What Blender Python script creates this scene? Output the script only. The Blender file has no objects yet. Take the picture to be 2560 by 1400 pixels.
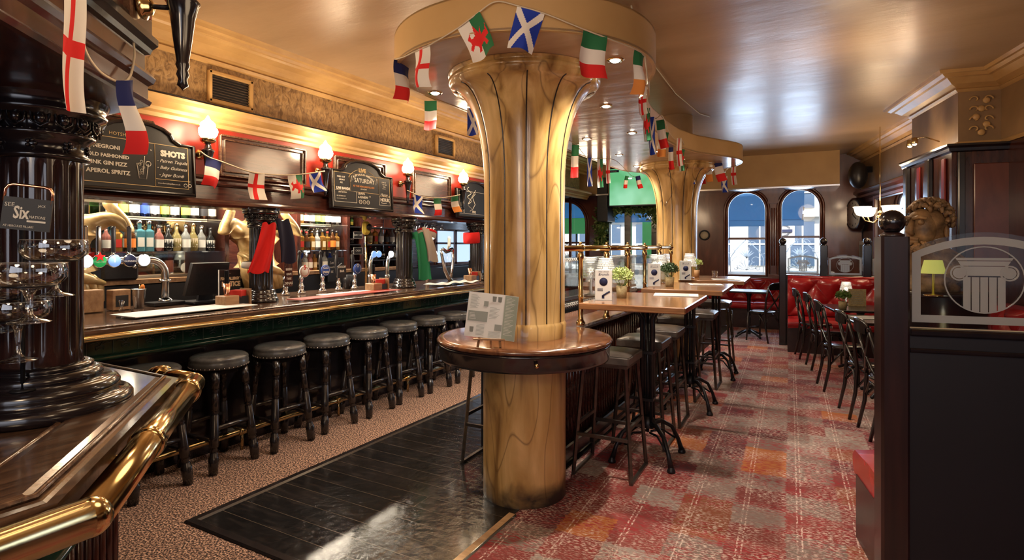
import bpy, math, random
from mathutils import Vector, Matrix
random.seed(7)
PI = math.pi
S = bpy.context.scene
COL = S.collection
# ---------------------------------------------------------------- camera
F, U0, V0, H = 1400.0, 1280.0, 614.0, 1.6
TH = math.atan(780 / 1400)
CT, ST = math.cos(TH), math.sin(TH)
cam = bpy.data.cameras.new('camera')
cam.sensor_width = 36; cam.lens = F / 2560 * 36
cam.shift_y = (V0 - 700) / 2560
cam.clip_start = 0.02; cam.clip_end = 200
co = bpy.data.objects.new('camera', cam); COL.objects.link(co)
co.location = (0, 0, H); co.rotation_euler = (PI / 2, 0, TH)
S.camera = co
# ---------------------------------------------------------------- world, exposure
S.view_settings.view_transform = 'Standard'
S.view_settings.look = 'None'
S.view_settings.exposure = 0.32
S.view_settings.gamma = 1.0
S.view_settings.use_curve_mapping = False
w = bpy.data.worlds.new('world'); S.world = w; w.use_nodes = True
nt = w.node_tree; bg = nt.nodes['Background']
sky = nt.nodes.new('ShaderNodeTexSky'); sky.sky_type = 'HOSEK_WILKIE'; sky.turbidity = 3
sky.sun_direction = Vector((0.3, -0.6, 0.7)).normalized()
hs = nt.nodes.new('ShaderNodeHueSaturation'); hs.inputs['Saturation'].default_value = 0.7
nt.links.new(sky.outputs[0], hs.inputs['Color']); nt.links.new(hs.outputs[0], bg.inputs[0])
bg.inputs[1].default_value = 9.0
S.cycles.max_bounces = 7; S.cycles.diffuse_bounces = 3; S.cycles.glossy_bounces = 3
S.cycles.transmission_bounces = 6; S.cycles.transparent_max_bounces = 12
S.cycles.caustics_reflective = False; S.cycles.caustics_refractive = False
S.cycles.sample_clamp_indirect = 3.0; S.cycles.use_denoising = True
WARM = (1.0, 0.73, 0.46); WARMW = (1.0, 0.85, 0.68); DAY = (0.62, 0.78, 1.0)
def lamp(kind, loc, energy, color, size=0.05, rot=(0, 0, 0), spot=None, blend=0.6, name='lamp_light', size_y=None):
    l = bpy.data.lights.new(name, kind); l.energy = energy; l.color = color
    if kind == 'AREA':
        l.size = size
        if size_y: l.shape = 'RECTANGLE'; l.size_y = size_y
    elif kind != 'SUN': l.shadow_soft_size = size
    if kind == 'SPOT': l.spot_size = spot; l.spot_blend = blend
    o = bpy.data.objects.new(name, l); COL.objects.link(o); o.location = loc; o.rotation_euler = rot
    return o
s_ = lamp('SUN', (0, 0, 20), 7.0, (1, 0.96, 0.9), rot=(0.75, 0.25, 0), name='sun'); s_.data.angle = 0.02
# daylight at the far windows, and an unseen area light behind the camera, no window
lamp('AREA', (-1.25, 13.05, 1.9), 150, DAY, 3.6, (PI / 2, 0, PI), name='window_daylight', size_y=1.4)
lamp('AREA', (0.8, -2.7, 1.9), 70, (0.85, 0.88, 1.0), 3.2, (PI / 2, 0, 0), name='front_area_light', size_y=1.6).data.energy = 34
# fill points added through the room to lift ceiling and shadows, no fixtures
for x, y, z, e in ((-0.6, -1.0, 2.4, 48), (1.3, .1, 2.6, 26), (-2.9, 4.6, 2.55, 26), (-2.9, 7.6, 2.55, 20), (.2, 5.6, 2.6, 18), (-3.0, 2.2, 2.6, 20), (-1.0, 1.1, 2.1, 9)):
    lamp('POINT', (x, y, z), e, WARM, 0.25, name='room_fill_light')
# ---------------------------------------------------------------- pixel helpers: points of the photograph set on real planes
def ray(u, v):
    x = (u - U0) / F; z = -(v - V0) / F
    return Vector((x * CT - ST, x * ST + CT, z))
def PZ(u, v, z):
    r = ray(u, v); t = (z - H) / r.z
    return Vector((r.x * t, r.y * t, z))
def PX(u, v, X):
    r = ray(u, v); t = X / r.x
    return Vector((X, r.y * t, H + r.z * t))
def PD(u, v, d):
    r = ray(u, v); return Vector((r.x * d, r.y * d, H + r.z * d))
# ---------------------------------------------------------------- materials
MATS = {}
def new(name):
    m = bpy.data.materials.new(name); m.use_nodes = True; MATS[name] = m
    return m, m.node_tree, m.node_tree.nodes['Principled BSDF']
def mat(name, col, rough=0.5, metal=0.0, coat=0.0, emit=None, es=0, trans=0, ior=1.45, spec=0.5, sheen=0, alpha=1):
    m, nt, b = new(name)
    b.inputs['Base Color'].default_value = (*col, 1); b.inputs['Roughness'].default_value = rough
    b.inputs['Metallic'].default_value = metal; b.inputs['Coat Weight'].default_value = coat
    b.inputs['Coat Roughness'].default_value = 0.12
    b.inputs['Transmission Weight'].default_value = trans; b.inputs['IOR'].default_value = ior
    b.inputs['Specular IOR Level'].default_value = spec; b.inputs['Sheen Weight'].default_value = sheen
    b.inputs['Alpha'].default_value = alpha
    if emit: b.inputs['Emission Color'].default_value = (*emit, 1); b.inputs['Emission Strength'].default_value = es
    return m
def noisy(name, c1, c2, scale=(8, 8, 8), rough=0.4, detail=6, dist=0.0, lo=0.3, hi=0.7, bump=0.0, metal=0, coat=0, c3=None, rvar=0, obj=True, bdist=0.01, nrough=0.55):
    m, nt, b = new(name); N = nt.nodes; L = nt.links
    tc = N.new('ShaderNodeTexCoord'); mp = N.new('ShaderNodeMapping'); mp.inputs['Scale'].default_value = scale
    L.new(tc.outputs['Object'], mp.inputs[0])
    no = N.new('ShaderNodeTexNoise'); no.inputs['Scale'].default_value = 1; no.inputs['Detail'].default_value = detail
    no.inputs['Roughness'].default_value = nrough; no.inputs['Distortion'].default_value = dist
    L.new(mp.outputs[0], no.inputs['Vector'])
    r = N.new('ShaderNodeValToRGB'); L.new(no.outputs['Fac'], r.inputs[0])
    e = r.color_ramp.elements; e[0].position = lo; e[0].color = (*c1, 1); e[1].position = hi; e[1].color = (*c2, 1)
    if c3: k = e.new((lo + hi) / 2); k.color = (*c3, 1)
    L.new(r.outputs[0], b.inputs['Base Color'])
    b.inputs['Roughness'].default_value = rough; b.inputs['Metallic'].default_value = metal; b.inputs['Coat Weight'].default_value = coat
    b.inputs['Coat Roughness'].default_value = 0.1
    if bump:
        bp = N.new('ShaderNodeBump'); bp.inputs['Strength'].default_value = bump; bp.inputs['Distance'].default_value = bdist
        L.new(no.outputs['Fac'], bp.inputs['Height']); L.new(bp.outputs[0], b.inputs['Normal'])
    if rvar:
        mr = N.new('ShaderNodeMapRange'); L.new(no.outputs['Fac'], mr.inputs[0])
        mr.inputs[3].default_value = rough - rvar; mr.inputs[4].default_value = rough + rvar; L.new(mr.outputs[0], b.inputs['Roughness'])
    return m
M = MATS
noisy('mahogany', (.028, .007, .006), (.085, .024, .015), (18, 18, 2.5), .26, coat=.5, dist=1.2, bump=.05)
noisy('mahogany_y', (.028, .008, .007), (.10, .03, .02), (26, 3, 26), .24, coat=.5, dist=1.0, bump=.05)
noisy('mahogany_red', (.10, .022, .012), (.21, .06, .03), (4, 4, 1.2), .28, coat=.5, dist=1.0)
noisy('post_wood', (.010, .005, .007), (.032, .012, .012), (26, 26, 2), .3, coat=.3)
noisy('black_wood', (.006, .006, .008), (.022, .015, .014), (22, 22, 5), .25, coat=.4, bump=.06)
noisy('dark_gloss', (.006, .006, .009), (.016, .011, .013), (12, 12, 12), .2, coat=.6)
noisy('charcoal_panel', (.003, .003, .006), (.006, .0055, .010), (2, 2, 2), .5)
noisy('counter_wood', (.04, .018, .011), (.20, .105, .06), (5, 60, 40), .22, coat=.6, dist=.8, bump=.08)
noisy('bar_top_wood', (.035, .018, .012), (.17, .095, .058), (60, 4, 40), .2, coat=.6, dist=.8, bump=.06)
noisy('ledge_wood', (.07, .022, .01), (.22, .09, .04), (7, 7, 7), .2, coat=.6, dist=2, bump=.05)
noisy('table_wood', (.12, .05, .022), (.33, .16, .07), (3, 40, 40), .22, coat=.5, dist=.6)
noisy('pale_wood', (.35, .2, .09), (.55, .35, .18), (3, 30, 30), .5)
noisy('crate_wood', (.22, .11, .05), (.42, .25, .13), (4, 30, 20), .5)
noisy('gold_trim', (.46, .27, .10), (.66, .42, .17), (3, 3, 3), .36, detail=4)
noisy('wall_relief', (.17, .095, .04), (.44, .28, .125), (12, 22, 13), .42, detail=6, dist=1.3, lo=.36, hi=.60, bump=.6, bdist=.02, nrough=.6)
noisy('frieze_plain', (.24, .15, .075), (.32, .20, .10), (4, 4, 4), .5)
noisy('soffit_gold', (.46, .28, .11), (.56, .36, .15), (2, 2, 2), .45)
noisy('red_paint', (.30, .016, .008), (.40, .028, .012), (5, 5, 5), .34)
noisy('brass', (.58, .42, .19), (.76, .58, .30), (9, 9, 9), .15, metal=1, rvar=.06)
mat('silver', (.78, .78, .8), .15, 1); mat('steel', (.62, .6, .58), .24, 1)
mat('copper', (.85, .42, .26), .22, 1)
noisy('iron', (.012, .013, .017), (.03, .03, .035), (20, 20, 20), .38, metal=.5)
noisy('stool_metal', (.09, .08, .075), (.2, .17, .15), (12, 12, 12), .35, metal=.9)
noisy('grey_leather', (.045, .047, .052), (.12, .115, .11), (10, 10, 10), .27, bump=.12, coat=.2)
noisy('brown_leather', (.06, .05, .045), (.13, .105, .09), (12, 12, 12), .3, bump=.1)
noisy('red_leather', (.30, .008, .012), (.44, .02, .025), (8, 8, 8), .26, coat=.25, bump=.08)
noisy('dark_leather', (.02, .012, .014), (.04, .02, .02), (8, 8, 8), .3)
noisy('black_plastic', (.008, .008, .011), (.016, .015, .018), (30, 30, 30), .35)
mat('chalk_black', (.010, .010, .012), .5); mat('chalk', (.72, .68, .6), .8); mat('chalk_gold', (.62, .45, .22), .7)
mat('chalk_orange', (.5, .22, .08), .7)
mat('white', (.8, .8, .78), .5); mat('paper', (.72, .73, .72), .55); mat('grey_print', (.28, .31, .29), .6)
mat('sage', (.35, .42, .36), .6); mat('navy', (.012, .018, .07), .7); mat('blue', (.01, .05, .42), .5)
mat('flag_white', (.80, .76, .70), .8, sheen=.2); mat('flag_red', (.72, .02, .02), .8); mat('flag_green', (.02, .16, .06), .8)
mat('flag_orange', (.75, .28, .06), .8); mat('flag_navy', (.012, .02, .12), .8); mat('flag_blue', (.01, .04, .38), .8)
mat('cord', (.62, .52, .38), .8)
mat('shirt_red', (.72, .015, .015), .85); mat('shirt_navy', (.014, .016, .045), .85)
mat('shirt_grey', (.45, .42, .37), .85); mat('shirt_green', (.03, .30, .14), .85); mat('shirt_beige', (.55, .48, .42), .85)
mat('globe', (1, .9, .75), .5, emit=(1, .80, .55), es=14); mat('shade_lit', (1, .9, .75), .5, emit=(1, .72, .42), es=6)
mat('bulb', (1, 1, 1), .5, emit=(1, .85, .65), es=40); mat('badge_white', (.9, .95, 1), .4, emit=(.8, .9, 1), es=1.8)
mat('badge_blue', (.3, .5, .9), .4, emit=(.2, .42, .9), es=.7); mat('badge_green', (.02, .4, .1), .4, emit=(.02, .4, .1), es=.4)
mat('led', (1, 1, 1), .5, emit=(1, .78, .48), es=3)
mat('glass', (1, 1, 1), .0, trans=1, ior=1.45)
mat('ember_glow', (1, .5, .2), .5, emit=(1, .35, .12), es=3)
def thin_glass(name, tint=(1, 1, 1), gl=.12, white=0, wc=(.8, .85, .85)):
    m, nt, b = new(name); N = nt.nodes; L = nt.links; nt.nodes.remove(b)
    out = N['Material Output']; t = N.new('ShaderNodeBsdfTransparent'); t.inputs[0].default_value = (*tint, 1)
    g = N.new('ShaderNodeBsdfGlossy'); g.inputs['Roughness'].default_value = .03
    lw = N.new('ShaderNodeLayerWeight'); lw.inputs[0].default_value = .35
    mm = N.new('ShaderNodeMath'); mm.operation = 'MULTIPLY_ADD'; L.new(lw.outputs['Facing'], mm.inputs[0]); mm.inputs[1].default_value = .7; mm.inputs[2].default_value = gl
    mx = N.new('ShaderNodeMixShader'); L.new(mm.outputs[0], mx.inputs[0]); L.new(t.outputs[0], mx.inputs[1]); L.new(g.outputs[0], mx.inputs[2])
    last = mx
    if white:
        d = N.new('ShaderNodeBsdfTranslucent'); d.inputs[0].default_value = (*wc, 1)
        d2 = N.new('ShaderNodeBsdfDiffuse'); d2.inputs[0].default_value = (*wc, 1)
        a = N.new('ShaderNodeMixShader'); a.inputs[0].default_value = .5; L.new(d.outputs[0], a.inputs[1]); L.new(d2.outputs[0], a.inputs[2])
        m2 = N.new('ShaderNodeMixShader'); m2.inputs[0].default_value = white; L.new(mx.outputs[0], m2.inputs[1]); L.new(a.outputs[0], m2.inputs[2]); last = m2
    L.new(last.outputs[0], out.inputs[0]); return m
thin_glass('pane', (.96, .98, 1), .02); thin_glass('frosted', (1, 1, 1), .02, .72, (.66, .68, .68)); thin_glass('clear_ware', (.97, .98, .98), .10)
thin_glass('screen_glass', (.9, .93, .93), .02)
for n, c in {'clear': (.93, .95, .93), 'amber': (.85, .42, .10), 'green': (.25, .6, .18), 'blue': (.25, .72, .9), 'brown': (.25, .09, .03), 'pink': (.9, .35, .3), 'gold': (.9, .72, .3), 'deepblue': (.05, .12, .8), 'black': (.02, .02, .02)}.items():
    m, nt, b = new('bottle_' + n)
    b.inputs['Base Color'].default_value = (*c, 1); b.inputs['Roughness'].default_value = .06
    b.inputs['Transmission Weight'].default_value = .75 if n != 'black' else 0; b.inputs['IOR'].default_value = 1.25
mat('label_white', (.75, .73, .66), .6); mat('label_cream', (.7, .58, .38), .6); mat('label_red', (.55, .03, .02), .6); mat('label_black', (.02, .02, .025), .6)
mat('label_orange', (.8, .22, .03), .6); mat('label_yellow', (.75, .6, .1), .6); mat('label_blue', (.03, .08, .35), .6)
noisy('red_velvet', (.12, .006, .005), (.34, .02, .012), (40, 40, 2), .6)
mat('mirror', (.75, .75, .72), .03, 1)
mat('clock_face', (.62, .62, .56), .5); mat('cream', (.7, .62, .45), .6)
noisy('leaf', (.03, .10, .02), (.22, .34, .08), (30, 30, 30), .55); noisy('leaf_lime', (.30, .42, .10), (.62, .72, .30), (40, 40, 40), .6)
noisy('leaf_dark', (.015, .05, .02), (.08, .14, .05), (30, 30, 30), .55); mat('flower_white', (.75, .72, .6), .7)
noisy('burlap', (.32, .26, .13), (.5, .42, .24), (60, 60, 60), .9); noisy('black_pot', (.02, .02, .02), (.05, .05, .05), (9, 9, 9), .5)
noisy('bronze', (.07, .04, .02), (.5, .31, .14), (12, 12, 12), .42, detail=8, bump=.6, bdist=.02, lo=.32, hi=.68)
noisy('gold_statue', (.35, .2, .06), (.8, .58, .28), (7, 7, 7), .32, metal=.25, dist=1)
noisy('pale_plaster', (.62, .48, .3), (.78, .66, .48), (6, 6, 6), .4)
mat('shade_green', (.62, .66, .22), .6, emit=(.5, .5, .08), es=.5)
mat('tv_frame', (.01, .01, .012), .3)
# pillar: scumbled gold paint, streaked along the shaft, worn dark near the foot
def pillar_mat():
    m, nt, b = new('pillar_gold'); N = nt.nodes; L = nt.links
    tc = N.new('ShaderNodeTexCoord')
    def nz(scale, dist, det=7):
        mp = N.new('ShaderNodeMapping'); mp.inputs['Scale'].default_value = scale; L.new(tc.outputs['Object'], mp.inputs[0])
        n = N.new('ShaderNodeTexNoise'); n.inputs['Scale'].default_value = 1; n.inputs['Detail'].default_value = det; n.inputs['Distortion'].default_value = dist
        L.new(mp.outputs[0], n.inputs[0]); return n
    a = nz((8, 8, 1.5), .7); r = N.new('ShaderNodeValToRGB'); L.new(a.outputs[0], r.inputs[0])
    e = r.color_ramp.elements; e[0].position = .30; e[0].color = (.20, .10, .03, 1); e[1].position = .70; e[1].color = (.76, .52, .23, 1)
    k = e.new(.46); k.color = (.52, .32, .11, 1)
    # thin veins
    v = nz((2.6, 2.6, .8), .5, 1); vr = N.new('ShaderNodeValToRGB'); L.new(v.outputs[0], vr.inputs[0])
    e = vr.color_ramp.elements; e[0].position = .494; e[0].color = (0, 0, 0, 1); e[1].position = .5; e[1].color = (.7, .7, .7, 1); q = e.new(.506); q.color = (0, 0, 0, 1)
    mx = N.new('ShaderNodeMix'); mx.data_type = 'RGBA'; L.new(vr.outputs[0], mx.inputs[0]); L.new(r.outputs[0], mx.inputs[6]); mx.inputs[7].default_value = (.15, .075, .025, 1)
    # scuffed foot: paint worn dark with a ragged top edge
    sx = N.new('ShaderNodeSeparateXYZ'); L.new(tc.outputs['Object'], sx.inputs[0])
    n3 = nz((6, 6, 6), .5, 5); ad = N.new('ShaderNodeMath'); ad.operation = 'MULTIPLY_ADD'; L.new(n3.outputs[0], ad.inputs[0]); ad.inputs[1].default_value = -.28; L.new(sx.outputs['Z'], ad.inputs[2])
    mr = N.new('ShaderNodeMapRange'); L.new(ad.outputs[0], mr.inputs[0]); mr.inputs[1].default_value = -.13; mr.inputs[2].default_value = .0
    mr.inputs[3].default_value = 1; mr.inputs[4].default_value = 0
    m2 = N.new('ShaderNodeMix'); m2.data_type = 'RGBA'; L.new(mr.outputs[0], m2.inputs[0]); L.new(mx.outputs[2], m2.inputs[6]); m2.inputs[7].default_value = (.03, .022, .02, 1)
    L.new(m2.outputs[2], b.inputs['Base Color']); b.inputs['Roughness'].default_value = .3; b.inputs['Coat Weight'].default_value = .35
    bp = N.new('ShaderNodeBump'); bp.inputs['Strength'].default_value = .12; bp.inputs['Distance'].default_value = .01; L.new(a.outputs[0], bp.inputs['Height']); L.new(bp.outputs[0], b.inputs['Normal'])
pillar_mat()
noisy('ceiling_paint', (.37, .245, .14), (.49, .34, .205), (.9, 2.6, 1.1), .34, detail=8, bump=.35, bdist=.025, rvar=.08, nrough=.62)
noisy('raft_side', (.48, .30, .12), (.58, .38, .17), (2, 2, 2), .38)
noisy('raft_under', (.50, .36, .25), (.64, .50, .38), (1.5, 5, 1), .18, detail=4, bump=.25, bdist=.02)
def carpet_brown():
    m, nt, b = new('carpet_brown'); N = nt.nodes; L = nt.links
    tc = N.new('ShaderNodeTexCoord'); v = N.new('ShaderNodeTexNoise'); v.inputs['Scale'].default_value = 95; v.inputs['Detail'].default_value = 5; L.new(tc.outputs['Object'], v.inputs['Vector'])
    r = N.new('ShaderNodeValToRGB'); L.new(v.outputs['Fac'], r.inputs[0]); e = r.color_ramp.elements
    e[0].position = .44; e[0].color = (.018, .010, .008, 1); e[1].position = .60; e[1].color = (.58, .37, .26, 1); k = e.new(.51); k.color = (.18, .095, .065, 1)
    L.new(r.outputs[0], b.inputs['Base Color']); b.inputs['Roughness'].default_value = .95
    bp = N.new('ShaderNodeBump'); bp.inputs['Strength'].default_value = .5; bp.inputs['Distance'].default_value = .006; L.new(v.outputs['Fac'], bp.inputs['Height']); L.new(bp.outputs[0], b.inputs['Normal'])
carpet_brown()
def carpet_red():
    m, nt, b = new('carpet_red'); N = nt.nodes; L = nt.links
    tc = N.new('ShaderNodeTexCoord'); mp = N.new('ShaderNodeMapping'); mp.inputs['Rotation'].default_value = (0, 0, -math.radians(2.7)); L.new(tc.outputs['Object'], mp.inputs[0])
    sx = N.new('ShaderNodeSeparateXYZ'); L.new(mp.outputs[0], sx.inputs[0])
    def math_(op, a, b_=None, c=None):
        n = N.new('ShaderNodeMath'); n.operation = op
        for i, q in enumerate((a, b_, c)):
            if q is None: continue
            if isinstance(q, (int, float)): n.inputs[i].default_value = q
            else: L.new(q, n.inputs[i])
        return n.outputs[0]
    def noise(scale, det=4, dist=0):
        p = N.new('ShaderNodeMapping'); p.inputs['Scale'].default_value = scale; L.new(mp.outputs[0], p.inputs[0])
        n = N.new('ShaderNodeTexNoise'); n.inputs['Scale'].default_value = 1; n.inputs['Detail'].default_value = det; n.inputs['Distortion'].default_value = dist; L.new(p.outputs[0], n.inputs[0]); return n.outputs['Fac']
    jit = noise((14, 60, 1), 3)
    X = math_('DIVIDE', math_('MULTIPLY_ADD', jit, .05, sx.outputs['X']), .29)
    Y = math_('DIVIDE', math_('MULTIPLY_ADD', jit, .10, sx.outputs['Y']), .27)
    cb = N.new('ShaderNodeCombineXYZ'); L.new(math_('FLOOR', X), cb.inputs[0]); L.new(math_('FLOOR', Y), cb.inputs[1])
    wn = N.new('ShaderNodeTexWhiteNoise'); wn.noise_dimensions = '2D'; L.new(cb.outputs[0], wn.inputs['Vector'])
    r = N.new('ShaderNodeValToRGB'); r.color_ramp.interpolation = 'CONSTANT'; L.new(wn.outputs['Value'], r.inputs[0]); e = r.color_ramp.elements
    cols = [(.0, (.19, .14, .12)), (.2, (.19, .035, .03)), (.36, (.25, .19, .165)), (.48, (.24, .075, .03)), (.58, (.11, .025, .03)), (.72, (.22, .05, .04)), (.84, (.30, .25, .22)), (.94, (.40, .13, .03))]
    e[0].position = 0; e[0].color = (*cols[0][1], 1); e[1].position = cols[1][0]; e[1].color = (*cols[1][1], 1)
    for p, c in cols[2:]: k = e.new(p); k.color = (*c, 1)
    def mix(fac, a, bcol):
        x = N.new('ShaderNodeMix'); x.data_type = 'RGBA'; L.new(fac, x.inputs[0]); L.new(a, x.inputs[6])
        if isinstance(bcol, tuple): x.inputs[7].default_value = (*bcol, 1)
        else: L.new(bcol, x.inputs[7])
        return x.outputs[2]
    def step(x, lo, hi):
        q = N.new('ShaderNodeMapRange'); L.new(x, q.inputs[0]); q.inputs[1].default_value = lo; q.inputs[2].default_value = hi; return q.outputs[0]
    red = step(noise((22, 75, 1), 6, .3), .47, .55)
    patch = step(noise((2.2, 5, 1), 2), .38, .62)
    c = mix(math_('MULTIPLY', math_('MULTIPLY_ADD', patch, .75, .25), math_('MULTIPLY', red, .9)), r.outputs[0], (.30, .010, .016))
    pale = step(noise((38, 120, 1), 6, .2), .52, .57); patch2 = step(noise((3.1, 4, 1), 2), .36, .60)
    c = mix(math_('MULTIPLY', math_('MULTIPLY', pale, patch2), .8), c, (.66, .52, .45))
    # broken woven lines along the column edges
    fr = math_('FRACT', math_('DIVIDE', sx.outputs['X'], .29)); d1 = math_('ABSOLUTE', math_('SUBTRACT', fr, .12)); d2 = math_('ABSOLUTE', math_('SUBTRACT', fr, .20))
    ln = step(math_('MINIMUM', d1, d2), .022, .008)
    ln = math_('MULTIPLY', ln, step(noise((60, 40, 1), 3), .47, .58))
    c = mix(math_('MULTIPLY', ln, .85), c, (.72, .55, .48))
    L.new(c, b.inputs['Base Color']); b.inputs['Roughness'].default_value = .9
    bp = N.new('ShaderNodeBump'); bp.inputs['Strength'].default_value = .3; bp.inputs['Distance'].default_value = .004; L.new(noise((260, 260, 1), 2), bp.inputs['Height']); L.new(bp.outputs[0], b.inputs['Normal'])
carpet_red()
def boards():
    m, nt, b = new('black_boards'); N = nt.nodes; L = nt.links
    tc = N.new('ShaderNodeTexCoord')
    br = N.new('ShaderNodeTexBrick'); br.inputs['Scale'].default_value = 1; br.inputs['Brick Width'].default_value = 1.6; br.inputs['Row Height'].default_value = .15
    br.inputs['Mortar Size'].default_value = .0016; br.inputs['Mortar Smooth'].default_value = .2; br.offset = .37
    L.new(tc.outputs['Object'], br.inputs['Vector'])
    br.inputs['Color1'].default_value = (.006, .006, .007, 1); br.inputs['Color2'].default_value = (.012, .010, .010, 1); br.inputs['Mortar'].default_value = (.11, .085, .06, 1)
    mp = N.new('ShaderNodeMapping'); mp.inputs['Scale'].default_value = (5, 30, 1); L.new(tc.outputs['Object'], mp.inputs[0])
    n = N.new('ShaderNodeTexNoise'); n.inputs['Scale'].default_value = 1; n.inputs['Detail'].default_value = 6; L.new(mp.outputs[0], n.inputs[0])
    mx = N.new('ShaderNodeMix'); mx.data_type = 'RGBA'; mx.blend_type = 'ADD'
    r = N.new('ShaderNodeValToRGB'); L.new(n.outputs[0], r.inputs[0]); r.color_ramp.elements[0].position = .5; r.color_ramp.elements[1].position = .9; r.color_ramp.elements[1].color = (.03, .022, .018, 1)
    mx.inputs[0].default_value = 1; L.new(br.outputs['Color'], mx.inputs[6]); L.new(r.outputs[0], mx.inputs[7]); L.new(mx.outputs[2], b.inputs['Base Color'])
    b.inputs['Roughness'].default_value = .20; b.inputs['Coat Weight'].default_value = .25; b.inputs['Coat Roughness'].default_value = .10; b.inputs['Specular IOR Level'].default_value = .35
    n2 = N.new('ShaderNodeTexNoise'); n2.inputs['Scale'].default_value = 15; n2.inputs['Detail'].default_value = 5; L.new(tc.outputs['Object'], n2.inputs['Vector'])
    ad = N.new('ShaderNodeMath'); ad.operation = 'SUBTRACT'; L.new(n2.outputs[0], ad.inputs[0]); L.new(br.outputs['Fac'], ad.inputs[1])
    bp = N.new('ShaderNodeBump'); bp.inputs['Strength'].default_value = .5; bp.inputs['Distance'].default_value = .012; L.new(ad.outputs[0], bp.inputs['Height']); L.new(bp.outputs[0], b.inputs['Normal'])
boards()
noisy('tile_green', (.015, .06, .04), (.035, .11, .075), (8, 8, 8), .08, coat=.8)
noisy('tile_relief', (.16, .22, .18), (.30, .38, .30), (20, 20, 20), .1, coat=.8)
noisy('facade', (.62, .60, .55), (.8, .78, .72), (2, 2, 2), .8); mat('facade_glass', (.08, .12, .18), .1); m, nt, b = new('awning_blue'); q_ = nt.nodes.new('ShaderNodeBsdfTranslucent'); q_.inputs[0].default_value = (.30, .58, .82, 1); x_ = nt.nodes.new('ShaderNodeMixShader'); x_.inputs[0].default_value = .6; b.inputs['Base Color'].default_value = (.20, .42, .62, 1); nt.links.new(b.outputs[0], x_.inputs[1]); nt.links.new(q_.outputs[0], x_.inputs[2]); nt.links.new(x_.outputs[0], nt.nodes['Material Output'].inputs[0])
mat('reflection_green', (.15, .62, .22), .7, emit=(.1, .5, .18), es=.3); mat('pavement', (.35, .35, .36), .9)  # the green glows to imitate the television reflected in the glass
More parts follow.
